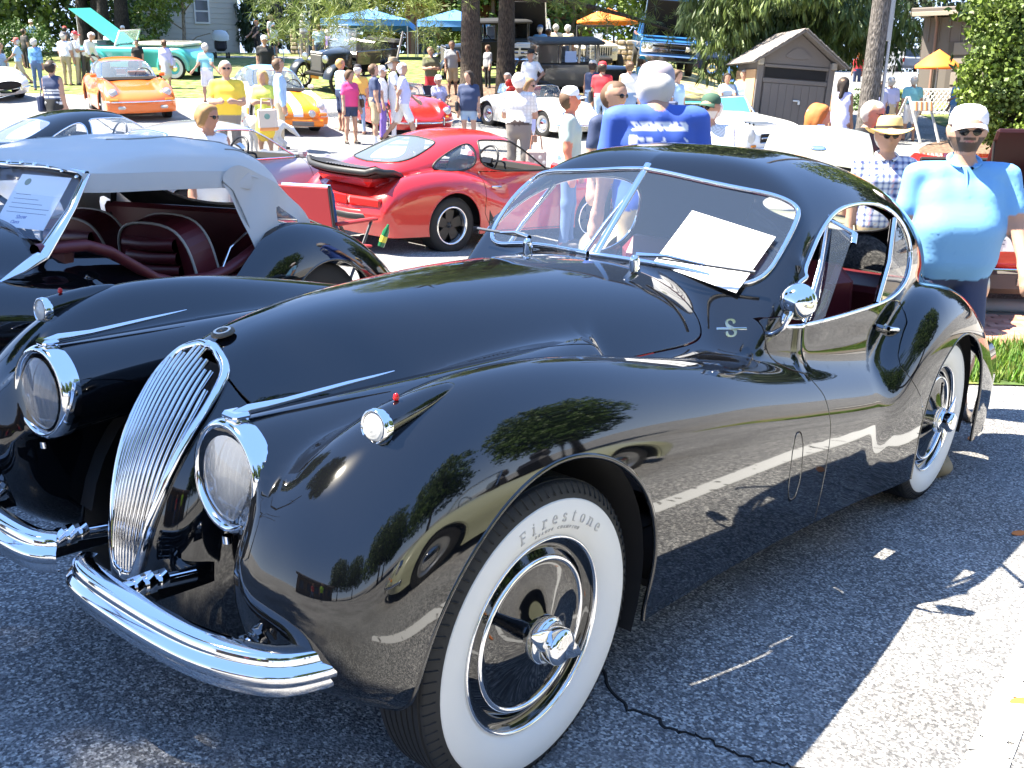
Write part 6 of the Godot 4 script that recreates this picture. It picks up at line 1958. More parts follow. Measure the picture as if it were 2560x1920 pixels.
	person(-2.99, -23.70, 1.60, 1.60, {"shirt": Color(0.75, 0.75, 0.75), "pants": Color(0.22, 0.14, 0.5), "hair": Color(0.5, 0.48, 0.44), "hat": "cap", "hatc": Color(0.7, 0.7, 0.7)}, "person in white cap, white shirt and purple trousers")
	person(-2.75, -23.80, 1.76, 1.80, {"shirt": Color(0.75, 0.75, 0.75), "pants": Color(0.75, 0.75, 0.75), "hair": Color(0.5, 0.48, 0.44), "hat": "brim", "hatc": Color(0.22, 0.17, 0.11), "pose": "hold"}, "man in brown brimmed hat, white shirt and white trousers")
	person(-2.44, -22.85, 1.72, 1.75, {"shirt": Color(0.5, 0.5, 0.74), "pants": Color(0.75, 0.75, 0.75), "hair": Color(0.7, 0.68, 0.64), "low": "shorts", "belly": 0.06, "pose": "walk", "shoes": Color(0.08, 0.05, 0.03)}, "white-haired man in lavender shirt and white shorts walking in sandals")
	person(-8.22, -28.12, 1.51, 3.04, {"shirt": Color(0.2, 0.5, 0.55), "pants": Color(0.75, 0.75, 0.75), "hair": Color(0.5, 0.48, 0.44), "pose": "behind", "low": "shorts"}, "grey-haired man in pale teal shirt with hands behind his back")
	person(-4.99, -18.18, 1.90, 0.20, {"shirt": Color(0.72, 0.52, 0.05), "pants": Color(0.2, 0.18, 0.16), "hair": Color(0.5, 0.48, 0.44), "glasses": true, "pose": "hold", "untucked": false, "wide": 1.1, "belly": 0.05, "cell": 0.022, "look": 0.2}, "man in bright yellow polo shirt and sunglasses holding dark jacket")
	person(-4.81, -20.04, 1.63, -0.20, {"shirt": Color(0.55, 0.62, 0.1), "pants": Color(0.72, 0.52, 0.05), "hair": Color(0.45, 0.28, 0.1), "cut": "long", "woman": true, "pose": "hold", "low": "skirt", "cell": 0.024}, "blonde girl in lime yellow top holding a pale tote bag")
	person(-4.77, -21.28, 1.79, 1.90, {"shirt": Color(0.36, 0.52, 0.72), "pants": Color(0.5, 0.41, 0.28), "hair": Color(0.09, 0.05, 0.025), "sleeve": 1.9, "look": 0.3}, "young man in light blue long-sleeved shirt and tan trousers beside the striped racing car")
	person(-7.72, -32.69, 1.78, 0.20, {"shirt": Color(0.012, 0.012, 0.014), "pants": Color(0.5, 0.41, 0.28), "hair": Color(0.5, 0.48, 0.44), "hat": "cap", "hatc": Color(0.75, 0.75, 0.73)}, "man in white cap, black shirt and tan trousers behind the racing car", -0.38)
	person(-8.54, -19.41, 1.65, 2.94, {"shirt": Color(0.025, 0.04, 0.1), "pants": Color(0.012, 0.012, 0.014), "hair": Color(0.02, 0.014, 0.01), "woman": true, "low": "skirt", "hat": "visor", "hatc": Color(0.7, 0.68, 0.62), "sleeve": 0.0, "bag": [1, Color(0.025, 0.04, 0.1), 1.2], "dye": bands, "cell": 0.024}, "woman from behind in striped navy top, black skirt and sun visor")
	person(-14.49, -30.82, 1.36, -1.30, {"shirt": Color(0.36, 0.52, 0.72), "pants": Color(0.5, 0.41, 0.28), "hair": Color(0.5, 0.48, 0.44), "low": "shorts", "hat": "cap", "hatc": Color(0.55, 0.12, 0.1), "pose": "walk"}, "man in red cap, light blue shirt and tan shorts striding left of the stripe-topped woman")
	person(-13.64, -30.06, 1.41, 3.14, {"shirt": Color(0.15, 0.36, 0.62), "pants": Color(0.1, 0.16, 0.28), "hair": Color(0.5, 0.48, 0.44), "cut": "full", "woman": true, "dye": fine_check, "sleeve": 1.5}, "grey-haired woman in sky blue patterned blouse and jeans")
	person(-13.28, -31.25, 1.50, 2.84, {"shirt": Color(0.75, 0.75, 0.75), "pants": Color(0.42, 0.33, 0.21), "hair": Color(0.5, 0.48, 0.44), "hat": "cap", "hatc": Color(0.1, 0.1, 0.11), "wide": 1.2, "belly": 0.05, "untucked": false}, "broad man in white shirt and khaki trousers by the turquoise car")
	person(-13.01, -31.41, 1.51, 1.80, {"shirt": Color(0.75, 0.75, 0.75), "pants": Color(0.42, 0.33, 0.21), "hair": Color(0.5, 0.48, 0.44), "hat": "cap", "hatc": Color(0.62, 0.05, 0.06), "pose": "hold"}, "man in red cap and white shirt looking into the turquoise engine bay")
	person(-12.81, -31.52, 1.55, 1.40, {"shirt": Color(0.75, 0.75, 0.75), "pants": Color(0.05, 0.045, 0.04), "hair": Color(0.7, 0.68, 0.64), "bend": 0.45, "pose": "lean", "untucked": false, "sleeve": 1.4}, "white-shirted man bending over the turquoise engine bay")
	person(-11.79, -33.05, 1.19, 0.30, {"shirt": Color(0.012, 0.012, 0.014), "pants": Color(0.012, 0.012, 0.014), "hair": Color(0.5, 0.48, 0.44), "hat": "cap", "hatc": Color(0.02, 0.02, 0.02)}, "man in black shirt and black cap beside the turquoise car")
	person(-10.16, -30.71, 1.36, 3.14, {"shirt": Color(0.5, 0.5, 0.74), "pants": Color(0.5, 0.5, 0.5), "hair": Color(0.09, 0.05, 0.025), "woman": true, "low": "skirt", "sleeve": 1.9, "bag": [-1, Color(0.5, 0.5, 0.74), 1], "pose": "stand"}, "woman in lavender jacket and patterned skirt beside the turquoise car")
	person(-13.39, -35.11, 1.44, 0.50, {"shirt": Color(0.75, 0.75, 0.75), "pants": Color(0.42, 0.33, 0.21), "hair": Color(0.5, 0.48, 0.44)}, "man in white shirt standing beyond the turquoise car, left of a pair")
	person(-14.66, -39.76, 1.34, 0.30, {"shirt": Color(0.75, 0.75, 0.75), "pants": Color(0.42, 0.33, 0.21), "hair": Color(0.5, 0.48, 0.44), "hat": "cap", "hatc": Color(0.7, 0.7, 0.7)}, "man in white cap and white shirt standing beyond the turquoise car")
	person(-14.88, -30.55, 1.15, 1.00, {"shirt": Color(0.26, 0.36, 0.5), "pants": Color(0.2, 0.18, 0.16), "hair": Color(0.09, 0.05, 0.025), "bag": [1, Color(0.75, 0.75, 0.75), 0.7]}, "person in faded blue shirt at the end of the crowd")
	person(-15.53, -32.00, 1.14, 2.00, {"shirt": Color(0.05, 0.045, 0.04), "pants": Color(0.2, 0.18, 0.16), "hair": Color(0.02, 0.014, 0.01)}, "person in dark clothes in the shade behind the crowd")
	person(-17.18, -37.17, 1.33, 2.60, {"shirt": Color(0.05, 0.045, 0.04), "pants": Color(0.012, 0.012, 0.014), "hair": Color(0.02, 0.014, 0.01)}, "person in dark jacket under the trees")
	person(-19.70, -43.36, 1.45, 0.40, {"shirt": Color(0.36, 0.52, 0.72), "pants": Color(0.05, 0.045, 0.04), "hair": Color(0.5, 0.48, 0.44), "hat": "cap", "hatc": Color(0.72, 0.72, 0.7)}, "man in pale blue shirt and white cap far under the trees")
	person(-16.60, -39.24, 1.32, 2.80, {"shirt": Color(0.05, 0.045, 0.04), "pants": Color(0.05, 0.045, 0.04), "hair": Color(0.02, 0.014, 0.01), "hat": "cap", "hatc": Color(0.5, 0.06, 0.05)}, "man in red cap and dark shirt under the trees")
	person(-11.00, -45.23, 1.50, -0.60, {"shirt": Color(0.012, 0.012, 0.014), "pants": Color(0.012, 0.012, 0.014), "hair": Color(0.4, 0.13, 0.03), "pose": "lean"}, "man in black pushing a baby stroller on the terrace path")
	person(-10.65, -46.49, 1.72, 1.20, {"shirt": Color(0.75, 0.75, 0.75), "pants": Color(0.1, 0.16, 0.28), "hair": Color(0.09, 0.05, 0.025), "look": 0.8}, "man in white shirt on the upper terrace")
	person(-10.10, -44.49, 1.33, 3.14, {"shirt": Color(0.75, 0.75, 0.75), "pants": Color(0.012, 0.012, 0.014), "hair": Color(0.09, 0.05, 0.025), "woman": true, "low": "short", "cut": "full"}, "woman in white top and short black skirt on the terrace path")
	person(-9.04, -45.46, 1.79, 3.14, {"shirt": Color(0.5, 0.5, 0.5), "pants": Color(0.2, 0.18, 0.16), "hair": Color(0.5, 0.48, 0.44), "hat": "brim", "hatc": Color(0.5, 0.5, 0.48)}, "man in grey shirt and grey sun hat on the terrace")
	person(-9.16, -47.41, 1.49, 1.60, {"shirt": Color(0.012, 0.012, 0.014), "pants": Color(0.025, 0.04, 0.1), "hair": Color(0.02, 0.014, 0.01), "cut": "full"}, "person in black shirt standing by the terrace wall")
	person(-7.06, -38.23, 1.53, 3.14, {"shirt": Color(0.36, 0.52, 0.72), "pants": Color(0.025, 0.04, 0.1), "hair": Color(0.09, 0.05, 0.025)}, "man in pale blue shirt from behind near the terrace wall")
	person(-6.84, -38.74, 1.31, 2.64, {"shirt": Color(0.22, 0.14, 0.5), "pants": Color(0.5, 0.41, 0.28), "hair": Color(0.5, 0.48, 0.44)}, "person in purple shirt under the pine branches")
	person(-2.39, -29.97, 1.66, 0.20, {"shirt": Color(0.12, 0.12, 0.07), "pants": Color(0.55, 0.03, 0.04), "hair": Color(0.09, 0.05, 0.025), "low": "shorts", "pose": "hold"}, "man in olive shirt and red shorts in the shade of the pine")
	person(-1.91, -32.08, 1.61, 0.30, {"shirt": Color(0.3, 0.31, 0.33), "pants": Color(0.42, 0.33, 0.21), "hair": Color(0.02, 0.014, 0.01), "low": "shorts", "pose": "phone", "skin": Color(0.22, 0.12, 0.08)}, "young man in grey shirt and khaki shorts looking at his phone")
	person(-1.99, -27.39, 1.62, 0.50, {"shirt": Color(0.5, 0.5, 0.74), "pants": Color(0.22, 0.14, 0.5), "hair": Color(0.5, 0.48, 0.44), "hat": "cap", "hatc": Color(0.72, 0.72, 0.74), "pose": "sit", "woman": true, "dye": fine_check}, "seated woman in white cap and checked jacket", -0.48)
	person(-0.87, -33.49, 1.33, -0.80, {"shirt": Color(0.3, 0.31, 0.33), "pants": Color(0.012, 0.012, 0.014), "hair": Color(0.09, 0.05, 0.025), "look": -0.3, "cut": "full", "woman": true, "sleeve": 1.4}, "woman in grey shirt and black trousers between the two pine trunks")
	person(-0.21, -28.42, 1.72, -0.50, {"shirt": Color(0.36, 0.52, 0.72), "pants": Color(0.5, 0.41, 0.28), "hair": Color(0.7, 0.68, 0.64), "pose": "sit", "dye": fine_check}, "seated white-haired man in striped shirt under the pines", -0.56)
	person(0.42, -28.43, 1.75, -0.30, {"shirt": Color(0.75, 0.75, 0.75), "pants": Color(0.5, 0.5, 0.5), "hair": Color(0.5, 0.48, 0.44), "hat": "brim", "hatc": Color(0.015, 0.015, 0.015), "pose": "hip_one", "untucked": false, "look": -0.8, "cell": 0.022}, "man in white polo shirt and black hat with his hand on his hip")
	person(1.94, -26.36, 1.70, 2.80, {"shirt": Color(0.025, 0.04, 0.1), "pants": Color(0.26, 0.36, 0.5), "hair": Color(0.02, 0.014, 0.01), "low": "shorts", "woman": true, "hat": "cap", "hatc": Color(0.45, 0.45, 0.42), "sleeve": 0.0, "skin": Color(0.26, 0.14, 0.09)}, "person in grey cap, navy vest top and denim shorts")
	person(2.10, -25.33, 1.75, 2.84, {"shirt": Color(0.55, 0.03, 0.04), "pants": Color(0.26, 0.36, 0.5), "hair": Color(0.02, 0.014, 0.01), "hat": "cap", "hatc": Color(0.6, 0.03, 0.04), "bag": [1, Color(0.012, 0.012, 0.014), 1]}, "person in red cap, red shirt and pale jeans")
	person(2.75, -25.33, 1.79, 3.14, {"shirt": Color(0.5, 0.5, 0.5), "pants": Color(0.1, 0.16, 0.28), "hair": Color(0.09, 0.05, 0.025), "sleeve": 0.0}, "person in grey vest top and jeans seen from behind")
	person(3.48, -28.95, 1.61, 2.00, {"shirt": Color(0.2, 0.5, 0.55), "pants": Color(0.5, 0.41, 0.28), "hair": Color(0.09, 0.05, 0.025), "hat": "cap", "hatc": Color(0.02, 0.3, 0.36)}, "person in teal cap and teal shirt")
	person(3.77, -29.98, 1.46, 1.60, {"shirt": Color(0.66, 0.38, 0.08), "pants": Color(0.5, 0.41, 0.28), "hair": Color(0.5, 0.48, 0.44), "hat": "straw", "hatc": Color(0.5, 0.38, 0.2)}, "person in straw hat and orange shirt next to the teal cap")
	person(3.59, -23.27, 1.75, 0.80, {"shirt": Color(0.36, 0.52, 0.72), "pants": Color(0.012, 0.012, 0.014), "hair": Color(0.09, 0.05, 0.025), "cut": "full", "bag": [-1, Color(0.025, 0.04, 0.1), 1.1]}, "person in blue shirt and black shorts by the white hardtop car")
	person(0.83, -35.66, 1.73, 2.74, {"shirt": Color(0.15, 0.36, 0.62), "pants": Color(0.1, 0.16, 0.28), "hair": Color(0.5, 0.48, 0.44), "hat": "cap", "hatc": Color(0.06, 0.12, 0.25), "pose": "hips"}, "man in blue shirt and blue cap with hands on hips by the pickups")
	person(1.13, -35.97, 1.60, 2.60, {"shirt": Color(0.15, 0.36, 0.62), "pants": Color(0.26, 0.36, 0.5), "hair": Color(0.09, 0.05, 0.025)}, "child in blue shirt beside the man with hands on hips")
	person(1.38, -36.39, 1.72, 3.14, {"shirt": Color(0.62, 0.55, 0.4), "pants": Color(0.42, 0.33, 0.21), "hair": Color(0.5, 0.48, 0.44)}, "person in cream shirt beyond the brown vintage car")
	person(1.80, -36.59, 1.68, 2.54, {"shirt": Color(0.5, 0.41, 0.28), "pants": Color(0.1, 0.16, 0.28), "hair": Color(0.5, 0.48, 0.44), "cut": "full"}, "person in tan top and jeans beyond the brown vintage car")
	person(5.10, -25.34, 1.54, 0.10, {"shirt": Color(0.36, 0.52, 0.72), "pants": Color(0.025, 0.04, 0.1), "hair": Color(0.02, 0.014, 0.01), "cut": "full", "woman": true, "pose": "lean"}, "dark-haired child in pale blue top behind the turquoise lid")
	person(5.51, -25.34, 1.63, -0.30, {"shirt": Color(0.36, 0.52, 0.72), "pants": Color(0.025, 0.04, 0.1), "hair": Color(0.5, 0.48, 0.44)}, "grey-haired man behind the raised white bonnet by the shed")
	person(6.78, -21.72, 1.75, 2.64, {"shirt": Color(0.5, 0.5, 0.74), "pants": Color(0.5, 0.5, 0.74), "hair": Color(0.02, 0.014, 0.01), "cut": "long", "woman": true, "low": "long_skirt", "sleeve": 0.0, "skin": Color(0.3, 0.16, 0.1)}, "girl with long dark hair in lilac dress beside the shed")
	person(8.63, -24.83, 1.43, 3.14, {"shirt": Color(0.5, 0.5, 0.74), "pants": Color(0.1, 0.16, 0.28), "hair": Color(0.02, 0.014, 0.01), "cut": "long", "woman": true, "pose": "stand", "bag": [-1, Color(0.025, 0.04, 0.1), 0.9]}, "woman with long dark hair walking beside the man in lavender shirt")
	person(9.10, -25.47, 1.47, 3.14, {"shirt": Color(0.5, 0.5, 0.74), "pants": Color(0.5, 0.41, 0.28), "hair": Color(0.5, 0.48, 0.44), "low": "shorts", "hat": "cap", "hatc": Color(0.42, 0.44, 0.46), "sleeve": 0.9, "wide": 1.1}, "man in lavender shirt, grey cap and tan shorts walking up the street")
	person(9.63, -25.42, 1.51, 3.04, {"shirt": Color(0.2, 0.5, 0.55), "pants": Color(0.75, 0.75, 0.75), "hair": Color(0.5, 0.48, 0.44), "low": "shorts", "untucked": false, "wide": 1.1, "belt": Color(0.08, 0.05, 0.03)}, "grey-haired man in blue-green shirt and white shorts walking up the street")
	person(11.16, -26.49, 1.41, -1.30, {"shirt": Color(0.15, 0.36, 0.62), "pants": Color(0.36, 0.52, 0.72), "hair": Color(0.02, 0.014, 0.01), "low": "shorts", "pose": "reach", "look": -0.3}, "dark-haired man in bright blue polo shirt beside the big bush")
	person(14.97, -46.17, 1.65, 3.14, {"shirt": Color(0.55, 0.03, 0.04), "pants": Color(0.025, 0.04, 0.1), "hair": Color(0.4, 0.13, 0.03), "cut": "full", "woman": true, "low": "capri"}, "red-haired woman in red shirt far up the street", -0.44)
	person(15.73, -46.07, 1.72, 3.14, {"shirt": Color(0.62, 0.55, 0.4), "pants": Color(0.012, 0.012, 0.014), "hair": Color(0.7, 0.68, 0.64)}, "white-haired person in cream shirt and black trousers up the street", -0.33)
	person(20.88, -64.14, 1.75, 0.40, {"shirt": Color(0.025, 0.04, 0.1), "pants": Color(0.025, 0.04, 0.1), "hair": Color(0.5, 0.48, 0.44), "pose": "hips"}, "man in navy shirt under the blue sign up the street", -0.05)
	person(17.41, -44.54, 1.21, 1.30, {"shirt": Color(0.3, 0.31, 0.33), "pants": Color(0.75, 0.75, 0.75), "hair": Color(0.5, 0.48, 0.44), "dye": fine_check, "pose": "lean"}, "grey-haired man in checked shirt by the garage")
	person(16.91, -44.16, 1.60, 1.30, {"shirt": Color(0.55, 0.03, 0.04), "pants": Color(0.36, 0.52, 0.72), "hair": Color(0.5, 0.48, 0.44), "bend": 1.1, "pose": "lean"}, "bending person in red top and pale trousers by the garage")
# ---------------------------------------------------------------- plants
var leaf_mesh := {}
func leaf_mat(key: String, r: float, g: float, b: float) -> StandardMaterial3D:
	var m := mat(key, r, g, b, .55)
	m.vertex_color_use_as_albedo = true
	m.backlight_enabled = true; m.backlight = lin(r * 1.2, g * 1.3, b * .6)
	return m

# sprays of small leaves; kind: leaf, needle, droop
func clump(kind: String) -> ArrayMesh:
	if leaf_mesh.has(kind): return leaf_mesh[kind]
	var r := RandomNumberGenerator.new(); r.seed = 11 + kind.length()
	var g := G.new()
	var cnt: int = {"leaf": 9, "needle": 16, "droop": 12}[kind]
	for i in cnt:
		var d := Vector3(r.randf_range(-1, 1), r.randf_range(-1, 1), r.randf_range(-1, 1)).normalized()
		var c := d * r.randf_range(.1, .5)
		var ax := Vector3(r.randf_range(-1, 1), r.randf_range(-.6, .6), r.randf_range(-1, 1)).normalized()
		var l := .26; var w := .12
		if kind == "needle": c = Vector3.ZERO; ax = (d + Vector3(0, .3, 0)).normalized(); l = .55; w = .018
		elif kind == "droop": ax = (Vector3(d.x * .35, -1, d.z * .35)).normalized(); c = Vector3(d.x * .25, r.randf_range(0, .3), d.z * .25); l = .5; w = .045
		var sd := ax.cross(d + Vector3(.01, .02, .03)).normalized() * w
		var k := g.v.size()
		var up := ax.cross(sd).normalized() * w * .25
		g.v.append(c); g.v.append(c + ax * l * .5 + sd + up); g.v.append(c + ax * l); g.v.append(c + ax * l * .5 - sd + up)
		g.tri(k, k + 1, k + 2); g.tri(k, k + 2, k + 3)
	leaf_mesh[kind] = g.smooth().mesh()
	return leaf_mesh[kind]

# blobs: [centre, radii]; n sprays, thicker towards the outside, ragged
func crown(parent: Node3D, called: String, kind: String, m: Material, blobs: Array, n: int, size: float, seed_: int, tone := .5) -> MultiMeshInstance3D:
	var r := RandomNumberGenerator.new(); r.seed = seed_
	var nz := FastNoiseLite.new(); nz.seed = seed_; nz.frequency = .55
	var mm := MultiMesh.new()
	mm.transform_format = MultiMesh.TRANSFORM_3D; mm.use_colors = true; mm.mesh = clump(kind)
	var xs := []; var cs := []
	var vol := 0.0
	for b in blobs: vol += b[1].x * b[1].y * b[1].z
	for b in blobs:
		var c := int(n * b[1].x * b[1].y * b[1].z / vol)
		for i in c:
			var d := Vector3(r.randfn(), r.randfn(), r.randfn()).normalized()
			var p: Vector3 = b[0] + d * b[1] * pow(r.randf(), .42)
			if nz.get_noise_3dv(p * 2.0) < -.12: continue
			var s := size * r.randf_range(.6, 1.35)
			var bs := Basis.from_euler(Vector3(r.randf_range(-.5, .5), r.randf() * TAU, r.randf_range(-.5, .5)) if kind == "droop" else Vector3(r.randf() * TAU, r.randf() * TAU, r.randf() * TAU))
			xs.append(Transform3D(bs * Basis.from_scale(Vector3.ONE * s), p))
			var t := clampf(.5 + nz.get_noise_3dv(p * 1.1) * .9 + r.randf_range(-.2, .2), 0, 1)
			cs.append(Color(lerpf(.65, 1.5, t), lerpf(.7, 1.35, t), lerpf(.8, 1.0, t)))
	mm.instance_count = xs.size()
	for i in xs.size():
		mm.set_instance_transform(i, xs[i]); mm.set_instance_color(i, cs[i])
	var o := MultiMeshInstance3D.new()
	o.multimesh = mm; o.material_override = m; o.name = called; o.set_meta("kind", "stuff")
	parent.add_child(o, true)
	return o

func bark(key: String, r: float, g: float, b: float) -> StandardMaterial3D:
	if mats.has(key): return mats[key]
	var m := mat(key, r, g, b, .95)
	m.albedo_texture = noise_tex(5, .05, 256, [[0.0, .45, .7, 1.0], [Color(.35, .33, .3), Color(.7, .68, .65), Color(1, .98, .95), Color(1, 1, 1)]])
	m.uv1_triplanar = true; m.uv1_scale = Vector3(2.4, .5, 2.4)
	m.heightmap_enabled = true; m.heightmap_texture = noise_tex(6, .06, 256); m.heightmap_scale = 3.0
	return m

func trunk(o: Node3D, h: float, r0: float, r1: float, m: Material, lean := Vector2.ZERO, limbs := 5, seed_ := 1, from := .5, ll := 1.8) -> void:
	var r := RandomNumberGenerator.new(); r.seed = seed_
	var pts := PackedVector3Array(); var rad := []
	for k in 9:
		var f := k / 8.0
		pts.append(Vector3(lean.x * f + .05 * sin(f * 5 + seed_), h * f - .1, lean.y * f + .05 * cos(f * 4 + seed_))); rad.append(lerpf(r0, r1, f) + r0 * .35 * pow(1.0 - f, 10.0))
	var g := tube(pts, rad, 12)
	for k in limbs:
		var f := lerpf(from, .95, float(k) / maxf(limbs, 1))
		var b := pts[int(f * 8)]
		var a := r.randf() * TAU
		var e := b + Vector3(cos(a) * ll, ll * r.randf_range(.2, .7), sin(a) * ll)
		g.add(tube(PackedVector3Array([b, b.lerp(e, .5) + Vector3(0, .12, 0), e]), [lerpf(r0, r1, f) * .5, lerpf(r0, r1, f) * .3, .015], 6))
	part("trunk", g, m, o)

func tree(called: String, label: String, at: Vector3, kind: String, lm: Material, bm: Material, h: float, r0: float, blobs: Array, n: int, size: float, seed_: int, group := "", cat := "tree") -> Node3D:
	var o := thing(called, label, cat, Transform3D(Basis(), at), group)
	if h > 0.0: trunk(o, h, r0, r0 * .35, bm, Vector2.ZERO, 6, seed_)
	crown(o, "crown", kind, lm, blobs, n, size, seed_)
	return o

func make_plants() -> void:
	var br := bark("bark_brown", .11, .085, .065)
	var dkbr := bark("bark_dark", .05, .042, .036)
	var gr := leaf_mat("leaf_green", .05, .10, .018)
	var yl := leaf_mat("leaf_light", .10, .155, .022)
	var dk := leaf_mat("leaf_dark", .018, .038, .012)
	var pn := leaf_mat("needle_light", .14, .19, .04)
	var hm := leaf_mat("needle_droop", .075, .115, .026)
	# two pines in the middle with hanging boughs
	var p1 := thing("pine_tree", "thick-trunked pine, left of two in the middle of the view", "tree", Transform3D(Basis(), gp(-1.2, -28.9)))
	trunk(p1, 13, .27, .14, br, Vector2(.1, 0), 9, 3, .4, 3.0)
	crown(p1, "crown", "needle", pn, [[Vector3(-1.5, 2.75, 2.2), Vector3(1.7, .5, 1.0)], [Vector3(-3.0, 2.35, 2.0), Vector3(1.4, .62, 1.1)], [Vector3(-2.5, 1.75, 2.4), Vector3(.8, .38, .8)], [Vector3(-.9, 2.0, 2.2), Vector3(.5, .7, .6)], [Vector3(-4.3, 2.1, 1.5), Vector3(1.1, .5, .8)], [Vector3(-1.1, 1.55, 2.3), Vector3(.22, .45, .3)], [Vector3(-4.8, 2.8, 1.0), Vector3(1.2, .5, 1.0)], [Vector3(0, 8, 0), Vector3(3.6, 4, 3.6)]], 9000, .42, 21)
	var p2 := thing("pine_tree", "dark-trunked pine, right of two in the middle of the view", "tree", Transform3D(Basis(), gp(-.22, -29.9)))
	trunk(p2, 13, .24, .12, br, Vector2(-.1, 0), 9, 5, .4, 3.0)
	crown(p2, "crown", "needle", pn, [[Vector3(1.6, 2.75, 1.2), Vector3(1.6, .35, .9)], [Vector3(3.4, 2.45, .6), Vector3(1.6, .42, 1.0)], [Vector3(2.3, 2.2, .8), Vector3(.7, .3, .7)], [Vector3(4.4, 2.0, .6), Vector3(.7, .4, .7)], [Vector3(0, 8, 0), Vector3(3.6, 4, 3.6)]], 6500, .42, 22)
	part("low_branch", tube(PackedVector3Array([Vector3(0, 3.0, 0), Vector3(1.6, 2.85, .8), Vector3(3.2, 2.5, .7), Vector3(4.6, 2.1, .6)]), [.09, .07, .05, .03], 7), br, p2)
	# drooping conifer behind the shed
	var hk := thing("drooping_conifer", "large drooping conifer overhanging the small brown shed", "tree", Transform3D(Basis(), gp(6.05, -27.7)))
	trunk(hk, 12, .24, .1, dkbr, Vector2.ZERO, 4, 8, .4, 2.5)
	crown(hk, "crown", "droop", hm, [[Vector3(.7, 3.1, .4), Vector3(2.6, .9, 2.2)], [Vector3(-.9, 2.5, 1.0), Vector3(1.1, .9, .9)], [Vector3(-1.0, 1.8, 1.2), Vector3(.75, .75, .8)], [Vector3(-.4, 1.35, 1.3), Vector3(.5, .5, .5)], [Vector3(2.4, 2.6, .6), Vector3(1.6, .9, 1.4)], [Vector3(3.4, 2.2, .2), Vector3(1.0, .8, .8)], [Vector3(1.0, 2.4, .4), Vector3(1.6, .7, 1.2)], [Vector3(0, 7, 0), Vector3(2.6, 4, 2.6)]], 8000, .5, 23)
	# big shrub at the right
	var sb := thing("large_bush", "tall light green bush at the right edge beyond the street", "bush", Transform3D(Basis(), gp(10.9, -22.6)))
	trunk(sb, 2.4, .12, .05, dkbr, Vector2(.1, .1), 6, 9, .2, 1.2)
	crown(sb, "foliage", "leaf", yl, [[Vector3(0, 1.9, 0), Vector3(1.25, 1.7, 1.2)], [Vector3(-.5, 2.9, .2), Vector3(.9, 1.2, .9)], [Vector3(.9, 2.4, .2), Vector3(1.1, 1.5, 1.0)], [Vector3(-.95, 1.6, .3), Vector3(.6, .8, .6)], [Vector3(.3, 3.9, 0), Vector3(1.1, 1.0, 1.0)], [Vector3(.4, .7, .4), Vector3(1.3, .7, .9)]], 7500, .34, 24)
	# trees on the left
	var tx := [[-17.6, -43.4], [-17.0, -43.6], [-15.9, -41.3], [-15.25, -41.4]]
	for k in 4: tree("dark_trunk_tree", ["leftmost of the four dark trunks behind the turquoise car", "second from the left of the four dark trunks behind the turquoise car", "third from the left of the four dark trunks behind the turquoise car", "rightmost of the four dark trunks behind the turquoise car"][k], gp(tx[k][0], tx[k][1]), "leaf", gr, dkbr, 9.0, .24 + .05 * (k % 2), [[Vector3(0, 8, 0), Vector3(3.0, 2.6, 3.0)], [Vector3(-.8, 4.4, 1.2), Vector3(2.0, .8, 1.4)]], 1700, .6, 40 + k, "dark trunks left")
	var yt := thing("young_tree", "slender young tree with bright leaves in front of the white house", "tree", Transform3D(Basis(), gp(-13.0, -41.5)))
	trunk(yt, 5, .08, .03, bark("bark_pale", .30, .27, .23), Vector2(.15, 0), 7, 13, .2, 1.3)
	crown(yt, "crown", "leaf", yl, [[Vector3(-.5, 2.6, .4), Vector3(1.2, 1.0, 1.0)], [Vector3(.6, 3.4, .2), Vector3(1.3, 1.1, 1.1)], [Vector3(-1.0, 1.5, .5), Vector3(.8, .7, .7)], [Vector3(-.2, 4.6, 0), Vector3(1.6, 1.2, 1.4)]], 2400, .36, 31)
	for k in 5: tree("columnar_evergreen", ["leftmost dark columnar evergreen beside the white house", "second dark columnar evergreen from the white house", "third dark columnar evergreen from the white house", "fourth dark columnar evergreen from the white house", "rightmost dark columnar evergreen by the terrace wall"][k], gp(-13.3 + k * 1.15, -53.2), "droop", dk, dkbr, 4.0, .08, [[Vector3(0, 2.4, 0), Vector3(.62, 2.5, .62)], [Vector3(0, 1.0, 0), Vector3(.6, 1.0, .6)]], 900, .42, 60 + k, "columnar evergreens")
	# the wooded edge: individual trees one behind another
	var wx := [[-27, -52, 0], [-23, -47, 1], [-20, -50, 0], [-20, -60, 2], [-12, -64, 0], [-6, -66, 1], [-1, -62, 0], [3.5, -66, 2], [8, -60, 1], [11.5, -55, 2], [16, -72, 2], [21, -70, 0], [24, -92, 2], [32, -95, 2], [36, -60, 1], [27, -50, 0], [21, -46, 2], [29, -38, 1], [24, -31, 0], [14.5, -26.5, 1], [19, -24, 2]]
	var words := ["dense green tree", "light green tree", "dark shaded tree"]
	for k in wx.size():
		var e: Array = wx[k]
		var hh := 9.0 + (k * 37 % 5)
		tree("woodland_tree", "%s in the wooded background, number of its row counted from the left behind the car show" % words[e[2]], gp(e[0], e[1]), "leaf", [gr, yl, dk][e[2]], dkbr, hh * .6, .26, [[Vector3(0, hh * .62, 0), Vector3(4.2, hh * .36, 4.0)], [Vector3(-2.0, hh * .28, 1.0), Vector3(2.6, hh * .24, 2.4)], [Vector3(2.2, hh * .24, .6), Vector3(2.5, hh * .22, 2.4)], [Vector3(0, 1.0, 1.0), Vector3(3.4, 1.2, 1.6)]], 2300, .85, 100 + k, "trees of the wooded background").set_meta("label", "%s in the woods, %s" % [words[e[2]], wood_where(e[0], e[1])])
